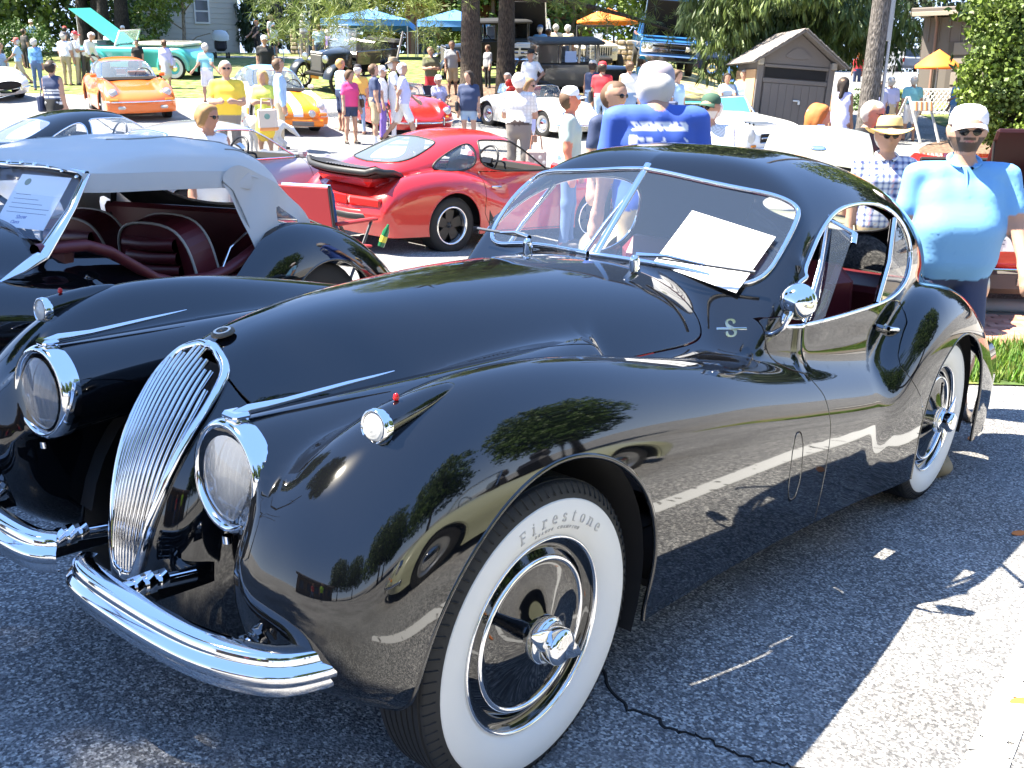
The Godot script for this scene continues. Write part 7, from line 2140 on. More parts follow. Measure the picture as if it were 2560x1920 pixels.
	# shrubs at the foot of things
	var ss := [[-14.4, -40.0, .9], [-19.0, -40.5, 1.3], [9.2, -38.0, 1.2], [12.6, -36.6, .8], [-2.6, -47.5, 1.2], [6.9, -43.5, 1.3], [12.4, -20.2, .7]]
	var sl := ["low green shrub under the slender young tree", "wide shrub under the dark trunks on the left", "shrub right of the blue pickup truck", "low shrub at the foot of the brown garage", "shrub behind the blue canopy", "shrub behind the blue pickup truck", "small shrub at the foot of the tall bush"]
	for k in ss.size(): tree("shrub", sl[k], gp(ss[k][0], ss[k][1]), "leaf", [yl, gr][k % 2], dkbr, 0.0, .1, [[Vector3(0, ss[k][2] * .5, 0), Vector3(ss[k][2] * 1.2, ss[k][2] * .7, ss[k][2])]], 500, .34, 200 + k, "", "shrub")
	# shade trees beside the camera: outside the picture, they dapple the road and the paint shows them
	for e in [[-10.6, -2.9, 13.4, 71], [-11.6, -9.0, 8.4, 72], [9.5, 9.0, 7.0, 73], [-2.5, 19.0, 8.0, 74], [15, 3.0, 7.5, 75], [17, -5.5, 7.5, 77], [14, 12, 8.0, 78], [5, 20, 8.0, 79]]:
		var near: bool = e[3] < 73
		var bl := [[Vector3(.4, e[2], 0), Vector3(2.5, 1.5, 2.7)], [Vector3(1.3, e[2] * .85, 1.2), Vector3(1.8, 1.0, 1.7)], [Vector3(.9, e[2] * .82, -1.6), Vector3(1.9, 1.0, 1.9)]]
		if not near: bl = [[Vector3(0, e[2] * .8, 0), Vector3(4.0, 3.2, 4.0)], [Vector3(-2.2, e[2] * .5, 1.0), Vector3(2.6, 2.0, 2.6)], [Vector3(2.2, e[2] * .5, -1.0), Vector3(2.6, 2.0, 2.6)]]
		tree("shade_tree", {71: "large tree shading the front of the black coupe", 72: "tree at the roadside left of the roadster", 73: "tree behind the photographer's right", 74: "tree behind the photographer", 75: "tree right of the sage car", 77: "tree at the right-hand verge", 78: "tree far behind the sage car", 79: "tree at the end of the road behind"}[e[3]], gp(e[0], e[1]), "leaf", gr, br, e[2] * .7, .22, bl, 8500 if near else 3200, .42 if near else .8, e[3])

func wood_where(x: float, z: float) -> String:
	var side := "far left" if x < -18 else ("left of the terrace" if x < -9 else ("behind the blue canopy" if x < 2 else ("behind the pickups" if x < 12 else ("beside the street" if x < 22 else "right of the garage"))))
	return "%s, %s, %s" % [["by the roof line", "beyond the crowd", "over the lawn", "near the trunks", "under open sky"][int(absf(x * 7.0 + z)) % 5], side, "front rank" if z > -48 else ("second rank" if z > -58 else ("third rank" if z > -68 else "rear rank"))]
# ---------------------------------------------------------------- cloth patterns
func fr(x: float) -> float: return x - floor(x)
func hash2(a: int, b: int) -> float: return fr(sin(a * 127.1 + b * 311.7) * 43758.5453)
func plaid(p: Vector3, n: Vector3, c: int, q: Color) -> Color:
	if c != SH: return q
	var a := fr(p.x / .052) < .40; var b := fr(p.y / .052) < .40
	if a and b: return Color(.03, .045, .16)
	if a or b: return Color(.26, .31, .50)
	return Color(.72, .72, .74) if fr(p.x / .052 + .3) > .12 else Color(.6, .35, .38)
func fine_check(p: Vector3, n: Vector3, c: int, q: Color) -> Color:
	if c != SH: return q
	return q * (.72 if (fr(p.x / .03) < .4) != (fr(p.y / .03) < .4) else 1.08)
func pale_check(p: Vector3, n: Vector3, c: int, q: Color) -> Color:
	if c != SH: return q
	return Color(.58, .58, .56) if fr(p.x / .05) < .3 or fr(p.y / .05) < .3 else Color(.72, .72, .70)
func bands(p: Vector3, n: Vector3, c: int, q: Color) -> Color:
	if c == SH and p.y < 1.26 and fr(p.y / .062) < .5 and fr(p.x / .05) < .8: return Color(.7, .7, .7)
	return q
func backprint(p: Vector3, n: Vector3, c: int, q: Color) -> Color:
	if c != SH or n.z > -.15 or absf(p.x) > .165: return q
	var w := Color(.72, .74, .78)
	if p.y > 1.325 and p.y < 1.378 and absf(p.x) < .155: return w if hash2(int(floor(p.x / .011)), int(floor(p.y / .0135))) > .13 else q
	for k in 4:
		var y0 := 1.296 - k * .042
		if p.y < y0 and p.y > y0 - .026 and hash2(int(floor(p.x / .034)), k) > .30 and hash2(int(floor(p.x / .010)), k * 7 + int(floor(p.y / .0125))) > .38: return w
	if p.x > .125 and p.y < 1.30 and p.y > 1.235: return w
	return q
func beard(p: Vector3, n: Vector3, c: int, q: Color) -> Color:
	if c == SK and p.y < 1.592 and p.y > 1.515 and p.z > -.005:
		if p.y > 1.568 and p.y < 1.576 and absf(p.x) < .022: return Color(.36, .13, .11)
		if absf(p.x) > .045 or p.y < 1.566 or (p.y > 1.578 and absf(p.x) < .032): return Color(.075, .045, .03)
	return q
func white_beard(p: Vector3, n: Vector3, c: int, q: Color) -> Color:
	return Color(.62, .6, .57) if c == SK and p.y < 1.59 and p.y > 1.52 and p.z > .0 and (absf(p.x) > .02 or p.y < 1.568) else q

func make_materials() -> void:
	mat("white_rubber", .62, .61, .58, .55)
	var a := mat("asphalt", 1, 1, 1, .92)
	var t := NoiseTexture2D.new()
	var f := FastNoiseLite.new(); f.seed = 3; f.noise_type = FastNoiseLite.TYPE_CELLULAR; f.cellular_return_type = FastNoiseLite.RETURN_CELL_VALUE; f.frequency = .21; f.fractal_type = FastNoiseLite.FRACTAL_NONE
	t.noise = f; t.width = 1024; t.height = 1024; t.seamless = true
	var g := Gradient.new(); g.offsets = PackedFloat32Array([0, .35, .62, .82, .93, 1.0])
	g.colors = PackedColorArray([lin(.07, .071, .074), lin(.14, .14, .142), lin(.24, .238, .235), lin(.36, .355, .34), lin(.5, .49, .46), lin(.62, .60, .56)])
	t.color_ramp = g
	a.albedo_texture = t; a.uv1_triplanar = true; a.uv1_world_triplanar = true; a.uv1_scale = Vector3.ONE * .72
	a.heightmap_enabled = true; a.heightmap_texture = noise_tex(4, .16, 1024, null, false, 4.0, 2); a.heightmap_scale = .35
	a.detail_enabled = true; a.detail_blend_mode = BaseMaterial3D.BLEND_MODE_MUL; a.uv2_triplanar = true; a.uv2_world_triplanar = true; a.uv2_scale = Vector3.ONE * .11
	a.detail_albedo = noise_tex(9, .012, 512, [[0.0, .4, .6, 1.0], [Color(.80, .79, .78), Color(.92, .92, .92), Color(1, 1, 1), Color(1, 1, 1)]])
	a.detail_uv_layer = BaseMaterial3D.DETAIL_UV_2
	var gr := mat("lawn", 1, 1, 1, .95)
	gr.albedo_texture = noise_tex(12, .02, 1024, [[0.0, .38, .55, .75, 1.0], [lin(.035, .07, .012), lin(.075, .125, .02), lin(.16, .18, .04), lin(.26, .22, .085), lin(.34, .27, .13)]], false, 4, 6)
	gr.uv1_triplanar = true; gr.uv1_world_triplanar = true; gr.uv1_scale = Vector3.ONE * .13
	gr.heightmap_enabled = true; gr.heightmap_texture = noise_tex(13, .2, 512); gr.heightmap_scale = 4.0
	var dr := mat("dry_grass", 1, 1, 1, .95)
	dr.albedo_texture = noise_tex(14, .03, 512, [[0.0, .45, .7, 1.0], [lin(.14, .15, .04), lin(.30, .25, .10), lin(.44, .36, .19), lin(.5, .42, .26)]], false, 4, 5)
	dr.uv1_triplanar = true; dr.uv1_world_triplanar = true; dr.uv1_scale = Vector3.ONE * .2
	var mu := mat("mulch", 1, 1, 1, .98)
	mu.albedo_texture = noise_tex(15, .05, 512, [[0.0, .5, .8, 1.0], [lin(.05, .03, .02), lin(.13, .085, .055), lin(.22, .15, .10), lin(.3, .2, .12)]], false, 4, 5)
	mu.uv1_triplanar = true; mu.uv1_world_triplanar = true; mu.uv1_scale = Vector3.ONE * .3

func ground_piece(called: String, g: G, m: Material) -> MeshInstance3D:
	var o := part(called, g, m); o.set_meta("kind", "structure"); return o

func make_ground() -> void:
	var near := sheet(-14, 14, -34, 8, .5, 0)
	var far := G.new()
	for e in [[-170, 170, -300, -34, 4.0], [-170, -14, -34, 8, 4.0], [14, 170, -34, 8, 4.0], [-170, 170, 8, 120, 6.0]]: far.add(sheet(e[0], e[1], e[2], e[3], e[4], -.012))
	ground_piece("ground", near.add(far), mats["asphalt"])
	ground_piece("lawn", patch(pv([-60, -30.5, -14.5, -29.6, -12, -29.3, -8.4, -28.7, -7.1, -29.2, -5.7, -30.4, -3.9, -31.4, -2.3, -30.4, -1.26, -27.9, -.6, -27.5, 3.0, -27.1, 5.2, -26.3, 7.9, -26.3, 8.6, -30, 10.5, -39, 13, -52, 16, -80, -60, -90]), 1.0, .012), mats["lawn"])
	ground_piece("dry_lawn", patch(pv([1.2, -33.5, 3.4, -28.0, 5.3, -26.6, 7.8, -26.7, 8.3, -30, 9.6, -37, 9.5, -43, 2.0, -42, .5, -38]), .7, .028), mats["dry_grass"])
	ground_piece("mulch_bed", patch(chaikin(pv([-4.0, -31.0, -2.3, -30.2, -1.26, -27.98, -.6, -27.6, 1.8, -27.4, 3.0, -29.5, 2.2, -33, -2.0, -34.5, -4.2, -33.5]), 1), .5, .042), mats["mulch"])
	ground_piece("garage_verge", patch(chaikin(pv([11.3, -27.2, 12.6, -27.0, 16.2, -33, 18, -44, 15.0, -44, 13.2, -36, 11.9, -31]), 1), .6, .016), mats["lawn"])
	ground_piece("bush_verge", patch(chaikin(pv([9.0, -22.4, 10.2, -20.4, 14, -19.0, 24, -19, 24, -27, 11.6, -26.4, 9.4, -24.4]), 1), .6, .014), mats["mulch"])
	var path_m := mat("concrete", .36, .34, .31, .9)
	ground_piece("terrace_path", patch(chaikin(pv([-14.5, -44.2, -10.5, -44.6, -6.5, -42.5, -6.0, -43.8, -10.3, -46.2, -14.5, -45.6]), 1), .6, .024), path_m)
	ground_piece("path", patch(pv([2.0, -10.2, 12, -8.9, 12, -12.4, 2.0, -13.4]), .6, .006), path_m)
	# painted bay line, worn
	var nz := FastNoiseLite.new(); nz.seed = 5; nz.frequency = 26.0
	for e in [[Vector2(2.9, -4.66), Vector2(.30, -.97)], [Vector2(-4.2, -14.6), Vector2(-1.4, -18.0)]]:
		var d: Vector2 = (e[1] - e[0]).normalized(); var s := Vector2(-d.y, d.x)
		var g := patch(PackedVector2Array([e[0], e[1], e[1] - s * .095, e[0] - s * .095]), .03, .005)
		g = split(g, vals(g, func(p): return nz.get_noise_2d(p.x, p.z) - .30), 1)[0]
		ground_piece("painted_line", g, mat("road_paint", .60, .60, .58, .85))
	# crack in the asphalt and a few fallen leaves
	var cr := PackedVector3Array()
	var cp := [[.22, -2.5], [.26, -2.33], [.29, -2.22], [.36, -2.19], [.40, -2.13], [.46, -2.12], [.51, -2.07], [.58, -2.03], [.66, -2.02], [.76, -1.94], [.9, -1.9]]
	for k in cp.size() - 1:
		for j in 6:
			var q := Vector2(cp[k][0], cp[k][1]).lerp(Vector2(cp[k + 1][0], cp[k + 1][1]), j / 6.0)
			cr.append(gp(q.x + .008 * sin(q.x * 160.0), q.y + .007 * sin(q.x * 230.0 + 1.0), .001))
	ground_piece("asphalt_crack", tube(cr, .005, 5, false, .3), mat("crack_black", .012, .011, .011, .95))
	for e in [[1.93, -3.55, .3], [.72, -1.78, 1.4], [-.62, -1.75, 2.2], [2.3, -4.8, .9], [1.35, -2.35, .2]]:
		var lf := thing("fallen_leaf", {.3: "curled orange leaf on the sunlit asphalt near the right edge", 1.4: "small brown leaf in the shade below the front wheel", 2.2: "small brown leaf on the asphalt in front of the bumper", .9: "brown leaf on the asphalt beyond the rear wheel", .2: "brown leaf beside the worn white line"}[e[2]], "leaf", Transform3D(Basis.from_euler(Vector3(0, e[2], 0)), gp(e[0], e[1], .006)))
		part("blade", prism(chaikin(pv([-.035, 0, -.01, .016, .03, .012, .045, 0, .03, -.012, -.01, -.016]), 1), .002), mat("leaf_orange", .50, .15, .03, .8), lf).rotation.x = -PI / 2 + .2

func blades(called: String, o: PackedVector2Array, n: int, h: float, m: Material, seed_: int) -> void:
	var r := RandomNumberGenerator.new(); r.seed = seed_
	var g := G.new()
	for i in 7:
		var a := r.randf() * TAU; var l := Vector3(cos(a), 0, sin(a))
		var b := l * r.randf() * .04; var t := b + Vector3(0, h * r.randf_range(.6, 1.1), 0) + l * h * .4
		var s := Vector3(-l.z, 0, l.x) * .006
		var k := g.v.size()
		g.v.append(b - s); g.v.append(b + s); g.v.append(t); g.tri(k, k + 1, k + 2)
	g.smooth()
	var lo := o[0]; var hi := o[0]
	for p in o: lo = lo.min(p); hi = hi.max(p)
	var xs := []
	while xs.size() < n:
		var p := Vector2(r.randf_range(lo.x, hi.x), r.randf_range(lo.y, hi.y))
		if sdp(p, o) < .0: xs.append(Transform3D(Basis.from_euler(Vector3(0, r.randf() * TAU, 0)) * Basis.from_scale(Vector3.ONE * r.randf_range(.7, 1.3)), gp(p.x, p.y)))
	var mm := MultiMesh.new(); mm.transform_format = MultiMesh.TRANSFORM_3D; mm.use_colors = true; mm.mesh = g.mesh(); mm.instance_count = n
	for i in n:
		mm.set_instance_transform(i, xs[i]); mm.set_instance_color(i, Color(r.randf_range(.6, 1.5), r.randf_range(.7, 1.3), .8))
	var mi := MultiMeshInstance3D.new(); mi.multimesh = mm; mi.material_override = m; mi.name = numbered(called)
	add_child(mi); tag(mi, "short green grass of the verge", "grass", "", "stuff")

func boards(o: Node3D, called: String, m: Material, n: int, size: Vector3, from: Vector3, step: Vector3, jit := .004) -> void:
	var g := box(size, .004).mesh()
	for k in n:
		var b := part(called, g, m, o)
		b.position = from + step * k + Vector3(0, 0, jit * (hash2(k, 3) - .5) * 2.0)

func make_scenery() -> void:
	var taupe := mat("taupe_board", .15, .13, .115, .85)
	var dark := mat("dark_inside", .01, .009, .009, .9)
	var grey := mat("weathered_wood", .24, .235, .22, .9)
	# ---- shed: faces the lot, boarded doors, vent slot, shingled gable
	var sh := thing("shed", "small brown wooden shed with gabled roof, dark vent slot and boarded double doors", "shed", Transform3D(Basis.from_euler(Vector3(0, .10, -.06)), gp(6.45, -24.6)))
	part("wall", box(Vector3(1.80, 1.95, 1.5), .01, Vector3(0, .975, -.78)), taupe, sh)
	part("side_wall", box(Vector3(.03, 1.6, 1.46), 0, Vector3(-.93, .85, -.78)), mat("raw_plywood", .50, .30, .15, .8), sh)
	for s in [-1.0, 1.0]: part("corner_post", box(Vector3(.14, 1.9, .06), .008, Vector3(s * .86, .95, .0)), taupe, sh)
	part("vent_slot", box(Vector3(1.48, .22, .03), 0, Vector3(0, 1.60, -.02)), dark, sh)
	part("lintel", box(Vector3(1.56, .10, .05), .008, Vector3(0, 1.42, .0)), taupe, sh)
	part("head_board", box(Vector3(1.56, .07, .05), .008, Vector3(0, 1.75, .0)), taupe, sh)
	boards(sh, "door_board", taupe, 8, Vector3(.183, 1.34, .03), Vector3(-.65, .69, .005), Vector3(.1865, 0, 0))
	part("gable", prism(pv([-.98, 1.80, .98, 1.80, 0, 2.50]), .06), taupe, sh).position.z = -.03
	part("gable_trim", prism(chaikin(pv([-.35, 1.93, .35, 1.93, .2, 2.1, 0, 2.2, -.2, 2.1]), 2), .02), taupe, sh).position.z = .012
	for s in [-1.0, 1.0]:
		var rf := Node3D.new(); rf.name = "roof_slope"; sh.add_child(rf, true)
		rf.transform = Transform3D(Basis.from_euler(Vector3(0, 0, -s * .60)), Vector3(0, 2.56, -.70))
		part("roof_deck", box(Vector3(1.38, .05, 2.0), .008, Vector3(s * .67, -.01, 0)), taupe, rf)
		for k in 7:
			part("shingle_course", box(Vector3(.23, .022, 2.06), .006, Vector3(s * (.12 + k * .195), .03, 0), Basis.from_euler(Vector3(0, 0, -s * .07))), mat("shingle", .20, .18, .165, .95), rf)
		part("eave_bracket", box(Vector3(.12, .16, .16), .02, Vector3(s * .88, 1.83, .05)), mat("bracket_wood", .30, .27, .23, .85), sh)
	part("latch", box(Vector3(.15, .04, .03), .01, Vector3(.08, 1.0, .045)).add(box(Vector3(.05, .09, .03), .01, Vector3(.15, .96, .05))), mat("latch_white", .6, .6, .58, .5), sh)
	# ---- utility pole with conduit
	var po := thing("utility_pole", "grey wooden utility pole with metal conduit beside the street", "utility pole", Transform3D(Basis.from_euler(Vector3(0, 0, -.03)), gp(6.95, -20.7)))
	part("pole", lathe([Vector2(.20, -.3), Vector2(.185, 1.0), Vector2(.165, 4), Vector2(.13, 9), Vector2(0, 9.02)], 18), bark("pole_wood", .17, .16, .155), po)
	part("conduit", rod(Vector3(.23, 0, .08), Vector3(.20, 8, .05), .035), mat("galvanised", .42, .42, .43, .4, .7), po)
	part("conduit_cover", box(Vector3(.09, 2.2, .06), .01, Vector3(.19, 3.6, .08)), mat("galvanised", .42, .42, .43, .4, .7), po)
	# ---- garage
	var ga := thing("garage", "brown boarded garage with panelled door and down pipe at the right", "garage", Transform3D(Basis.from_euler(Vector3(0, -.62, 0)), gp(17.0, -39.6)))
	part("wall", box(Vector3(6, 3.3, 5), .02, Vector3(1.2, 1.55, -2.5)), taupe, ga)
	part("plinth", box(Vector3(6.1, .7, 5.1), .02, Vector3(1.2, .25, -2.5)), mat("block_grey", .22, .19, .17, .9), ga)
	boards(ga, "siding_batten", taupe, 16, Vector3(.06, .9, .04), Vector3(-1.6, 2.75, .02), Vector3(.38, 0, 0), .001)
	boards(ga, "side_board", taupe, 9, Vector3(.02, .26, 5.0), Vector3(-1.815, .75, -2.5), Vector3(0, .285, 0), .0)
	part("door_recess", box(Vector3(3.1, 2.3, .03), 0, Vector3(.75, 1.15, .02)), mat("recess_brown", .10, .085, .075, .85), ga)
	for r in 4:
		for c in 4: part("door_panel", box(Vector3(.66, .44, .03), .01, Vector3(-.28 + c * .72, .42 + r * .54, .045)), mat("door_taupe", .25, .215, .185, .8), ga)
	part("roof", box(Vector3(6.8, .22, 5.9), .05, Vector3(1.2, 3.32, -2.4), Basis.from_euler(Vector3(-.03, 0, 0))), mat("roof_brown", .13, .11, .095, .9), ga)
	part("fascia", box(Vector3(6.8, .16, .05), .01, Vector3(1.2, 3.28, .57)), mat("fascia_tan", .32, .28, .22, .8), ga)
	part("down_pipe", tube(PackedVector3Array([Vector3(-1.3, 3.25, .45), Vector3(-1.3, 3.0, .10), Vector3(-1.3, .3, .10), Vector3(-1.3, .05, .3)]), .055, 8), mat("pipe_brown", .22, .13, .10, .6), ga)
	# ---- white house on the left
	var ho := thing("white_house", "pale sided house with small sash window behind the young tree", "house", Transform3D(Basis.from_euler(Vector3(0, .35, 0)), gp(-16.0, -52.6)))
	var sid := mat("siding_cream", .52, .50, .45, .8)
	part("wall", box(Vector3(5.0, 5.4, 5.0), .02, Vector3(-.3, 2.5, -2.5)), sid, ho)
	boards(ho, "siding_board", sid, 20, Vector3(4.98, .235, .03), Vector3(-.3, .25, .012), Vector3(0, .25, 0), .0)
	boards(ho, "side_siding_board", sid, 20, Vector3(.03, .235, 4.98), Vector3(2.212, .25, -2.5), Vector3(0, .25, 0), .0)
	for s in [-2.8, 2.2]: part("corner_board", box(Vector3(.16, 5.4, .06), .01, Vector3(s, 2.5, .03)), sid, ho)
	var wn := part("window_frame", box(Vector3(.75, 1.2, .08), .015, Vector3(.55, 1.95, .05)), mat("frame_white", .7, .7, .68, .6), ho)
	for y in [-.27, .27]: part("pane", box(Vector3(.58, .46, .03), .005, Vector3(.55, 1.95 + y, .085)), mat("dark_pane", .05, .07, .10, .05), wn)
	part("roof", prism(pv([-3.2, 5.2, 2.7, 5.2, -.25, 7.2]), 5.8), mat("roof_brown", .13, .11, .095, .9), ho).position.z = -2.5
	# ---- brick building and blue canopies in the middle distance
	var bb := thing("brick_building", "reddish brick building glimpsed between the pine trunks", "building", Transform3D(Basis(), gp(-1.0, -63.0)))
	part("wall", box(Vector3(11, 6, 5), .03, Vector3(0, 2.8, -2.5)), mat("brick_red", .26, .12, .085, .9), bb)
	for k in 5:
		part("doorway", box(Vector3(1.0, 2.2, .06), .01, Vector3(-4.2 + k * 2.1, 1.1, .02)), mat("dark_pane", .05, .07, .10, .05), bb)
		part("porch_post", box(Vector3(.22, 3.2, .22), .03, Vector3(-4.9 + k * 2.3, 1.5, 1.8)), mat("porch_brown", .13, .09, .07, .8), bb)
	part("porch_roof", box(Vector3(11.4, .2, 2.4), .04, Vector3(0, 3.2, 1.1)), mat("roof_brown", .13, .11, .095, .9), bb)
	for e in [[-6.2, -45.5, 3.6], [-2.6, -45.8, 3.0]]:
		var ct := thing("canopy_tent", "%s blue canopy tent behind the pine boughs" % ("left" if e[0] < -5 else "right"), "canopy tent", Transform3D(Basis(), gp(e[0], e[1])), "blue canopy tents")
		var hw: float = e[2] / 2
		var g := G.new()
		for k in 4:
			var a := TAU * k / 4 + PI / 4; var b := a + TAU / 4
			poly(g, PackedVector3Array([Vector3(0, 2.0, 0), Vector3(cos(a) * hw * 1.41, 1.45, sin(a) * hw * 1.41), Vector3(cos(b) * hw * 1.41, 1.45, sin(b) * hw * 1.41)]), Vector3.UP)
		part("canopy", g, mat("canopy_blue", .07, .22, .50, .7), ct)
		part("valance", moved(lathe([Vector2(hw * 1.41, 1.45), Vector2(hw * 1.41, 1.2)], 4), Transform3D(Basis.from_euler(Vector3(0, PI / 4, 0)))), mat("canopy_blue", .07, .22, .50, .7), ct)
		for k in 4: part("leg", rod(Vector3(cos(TAU * k / 4 + PI / 4) * hw * 1.39, 0, sin(TAU * k / 4 + PI / 4) * hw * 1.39), Vector3(cos(TAU * k / 4 + PI / 4) * hw * 1.39, 1.45, sin(TAU * k / 4 + PI / 4) * hw * 1.39), .025), mat("galvanised", .42, .42, .43, .4, .7), ct)
	for e in [[3.9, -45.3, 1.3, 2.2], [14.9, -37.3, .8, 2.05]]:
		var um := thing("patio_umbrella", "bright orange umbrella half hidden behind %s" % ("the pine bough" if e[0] < 9 else "the big bush by the garage"), "umbrella", Transform3D(Basis(), gp(e[0], e[1], -.15 if e[0] < 9 else 0.0)))
		part("pole", rod(Vector3(0, 0, 0), Vector3(0, e[3], 0), .025), mat("galvanised", .42, .42, .43, .4, .7), um)
		part("canopy", lathe([Vector2(0, e[3] + .1), Vector2(e[2] * .5, e[3] - .15), Vector2(e[2], e[3] - .45), Vector2(e[2], e[3] - .55)], 8), mat("umbrella_orange", .78, .20, .02, .7), um)
	# ---- stone terrace walls, built stone by stone
	var rs := RandomNumberGenerator.new(); rs.seed = 17
	for e in [[Vector2(-10.4, -49.4), Vector2(-7.2, -48.6), .95, "low stone terrace wall behind the onlookers on the left"], [Vector2(3.1, -41.5), Vector2(4.7, -41.2), .85, "short stone wall left of the blue pickup truck"]]:
		var a: Vector2 = e[0]; var b: Vector2 = e[1]
		var n := thing("stone_wall", e[3], "wall", Transform3D(Basis.from_euler(Vector3(0, -atan2(b.y - a.y, b.x - a.x), 0)), gp(a.x, a.y)))
		var L := a.distance_to(b)
		part("core", box(Vector3(L, e[2], .28), .03, Vector3(L / 2, e[2] / 2 - .05, 0)), mat("mortar", .20, .17, .13, .95), n)
		var y := .02
		while y < e[2]:
			var x := 0.0
			while x < L:
				var w := rs.randf_range(.18, .42)
				var st := mat("stone_%d" % rs.randi_range(0, 3), [.34, .26, .42, .30][int(y * 37 + x * 11) % 4], [.27, .20, .34, .25][int(y * 37 + x * 11) % 4], [.19, .15, .25, .19][int(y * 37 + x * 11) % 4], .9)
				part("stone", box(Vector3(w - .02, .16, .36 + rs.randf() * .05), .04, Vector3(minf(x + w / 2, L - .1), y + .08, 0), Basis.from_euler(Vector3(0, rs.randf_range(-.1, .1), rs.randf_range(-.06, .06)))), st, n)
				x += w
			y += .185
	# ---- furled black feather banners
	for k in 2:
		var bn := thing("feather_banner", ["left furled black banner on its thin pole", "right furled black banner on its thin pole"][k], "banner", Transform3D(Basis.from_euler(Vector3(0, 0, .06)), gp(-9.0 + k * .62, -41.2)), "furled black banners")
		part("pole", rod(Vector3.ZERO, Vector3(0, 4.6, 0), .018), mat("galvanised", .42, .42, .43, .4, .7), bn)
		part("cloth", lathe([Vector2(.01, .85), Vector2(.10, 1.15), Vector2(.15, 1.8), Vector2(.16, 3.2), Vector2(.10, 4.2), Vector2(.02, 4.6)], 10), mat("banner_black", .010, .010, .014, .85), bn)
	# ---- barricade, street sign, lattice, table
	var ba := thing("barricade", "white folding street barricade on the side street", "barricade", Transform3D(Basis.from_euler(Vector3(0, .5, 0)), gp(9.6, -25.0)))
	for s in [-1.0, 1.0]:
		for x in [-.32, .32]: part("leg", box(Vector3(.07, 1.15, .03), .006, Vector3(x, .55, s * .26), Basis.from_euler(Vector3(-s * .42, 0, 0))), mat("barricade_white", .66, .66, .64, .6), ba)
	part("panel", box(Vector3(.72, .24, .03), .008, Vector3(0, .86, .17), Basis.from_euler(Vector3(-.42, 0, 0))), mat("barricade_white", .66, .66, .64, .6), ba)
	for k in 4: part("stripe", prism(pv([-.04, -.11, .02, -.11, .10, .11, .04, .11]), .006), mat("barricade_orange", .75, .30, .12, .6), ba).transform = xf(Vector3(-.26 + k * .17, .866, .187), -.42)
	var sg := thing("street_sign", "blue sign on two white posts up the side street", "sign", Transform3D(Basis(), gp(16.9, -52.0)))
	part("panel", box(Vector3(.85, .42, .04), .01, Vector3(0, 1.75, 0)), mat("sign_blue", .03, .16, .55, .5), sg)
	for x in [-.1, .42]: part("post", rod(Vector3(x, 0, -.03), Vector3(x, 1.9, -.03), .035), mat("frame_white", .7, .7, .68, .6), sg)
	var tb := thing("garage_table", "white lattice-sided table in front of the garage door", "table", Transform3D(Basis.from_euler(Vector3(0, -.6, 0)), gp(14.4, -35.6)))
	part("table_top", box(Vector3(1.3, .05, .8), .01, Vector3(0, .9, 0)), mat("frame_white", .7, .7, .68, .6), tb)
	for k in 9:
		part("lattice_slat", box(Vector3(.03, 1.0, .012), .003, Vector3(-.55 + k * .14, .45, .38), Basis.from_euler(Vector3(0, 0, .6))), mat("frame_white", .7, .7, .68, .6), tb)
		part("lattice_slat", box(Vector3(.03, 1.0, .012), .003, Vector3(-.55 + k * .14, .45, .395), Basis.from_euler(Vector3(0, 0, -.6))), mat("frame_white", .7, .7, .68, .6), tb)
	# ---- camp chairs, stroller, easel, cool box
	camp_chair("empty_chair", "empty blue folding chair on the dry grass right of the blue pickup", Transform3D(Basis.from_euler(Vector3(0, -.2, 0)), gp(7.0, -34.2)), mat("chair_blue", .09, .22, .50, .8))
	camp_chair("folding_chair", "dark folding chair under the seated woman with white cap", Transform3D(Basis.from_euler(Vector3(0, .5, 0)), gp(-2.03, -27.3)), mat("chair_dark", .02, .02, .03, .8))
	camp_chair("folding_chair", "dark folding chair under the seated white-haired man", Transform3D(Basis.from_euler(Vector3(0, -.5, 0)), gp(-.17, -28.3)), mat("chair_dark", .02, .02, .03, .8))
	var st := thing("stroller", "baby stroller with pale striped hood on the terrace path", "stroller", Transform3D(Basis.from_euler(Vector3(0, .4, 0)), gp(-12.1, -43.6)))
	part("hood", moved(lathe([Vector2(.36, 0), Vector2(.34, .16), Vector2(.24, .30), Vector2(0, .36)], 16), xf(Vector3(0, .78, 0), .3)), mat("hood_pale", .50, .55, .58, .8), st)
	for k in 5: part("hood_stripe", tube(PackedVector3Array([Vector3(-.36 + .01, .80, 0), Vector3(-.3 + k * .15, 1.1, .05), Vector3(.36, .80, 0)]), .012, 5), mat("trim_black", .012, .012, .012, .5), st)
	part("seat", box(Vector3(.45, .5, .5), .1, Vector3(0, .55, 0)), mat("chair_dark", .02, .02, .03, .8), st)
	part("handle", tube(PackedVector3Array([Vector3(-.22, .4, -.2), Vector3(-.22, 1.0, -.5), Vector3(.22, 1.0, -.5), Vector3(.22, .4, -.2)]), .015, 6), mat("galvanised", .42, .42, .43, .4, .7), st)
	for x in [-.26, .26]:
		for z in [-.3, .35]: part("wheel", moved(lathe([Vector2(0, .02), Vector2(.12, .025), Vector2(.13, 0), Vector2(.12, -.025), Vector2(0, -.02)], 14), xf(Vector3(x, .13, z), 0, 0, PI / 2)), mat("rubber", .012, .012, .012, .75), st)
	var ea := thing("easel_sign", "pale blue display board on an easel under the pine boughs", "sign", Transform3D(Basis(), gp(-6.05, -36.6)))
	part("board", box(Vector3(.62, 1.15, .03), .01, Vector3(0, 1.05, 0), Basis.from_euler(Vector3(-.12, 0, 0))), mat("board_blue", .36, .46, .62, .8), ea)
	for x in [-.22, .22]: part("leg", rod(Vector3(x, 0, .08), Vector3(x * .5, 1.0, -.03), .018), grey, ea)
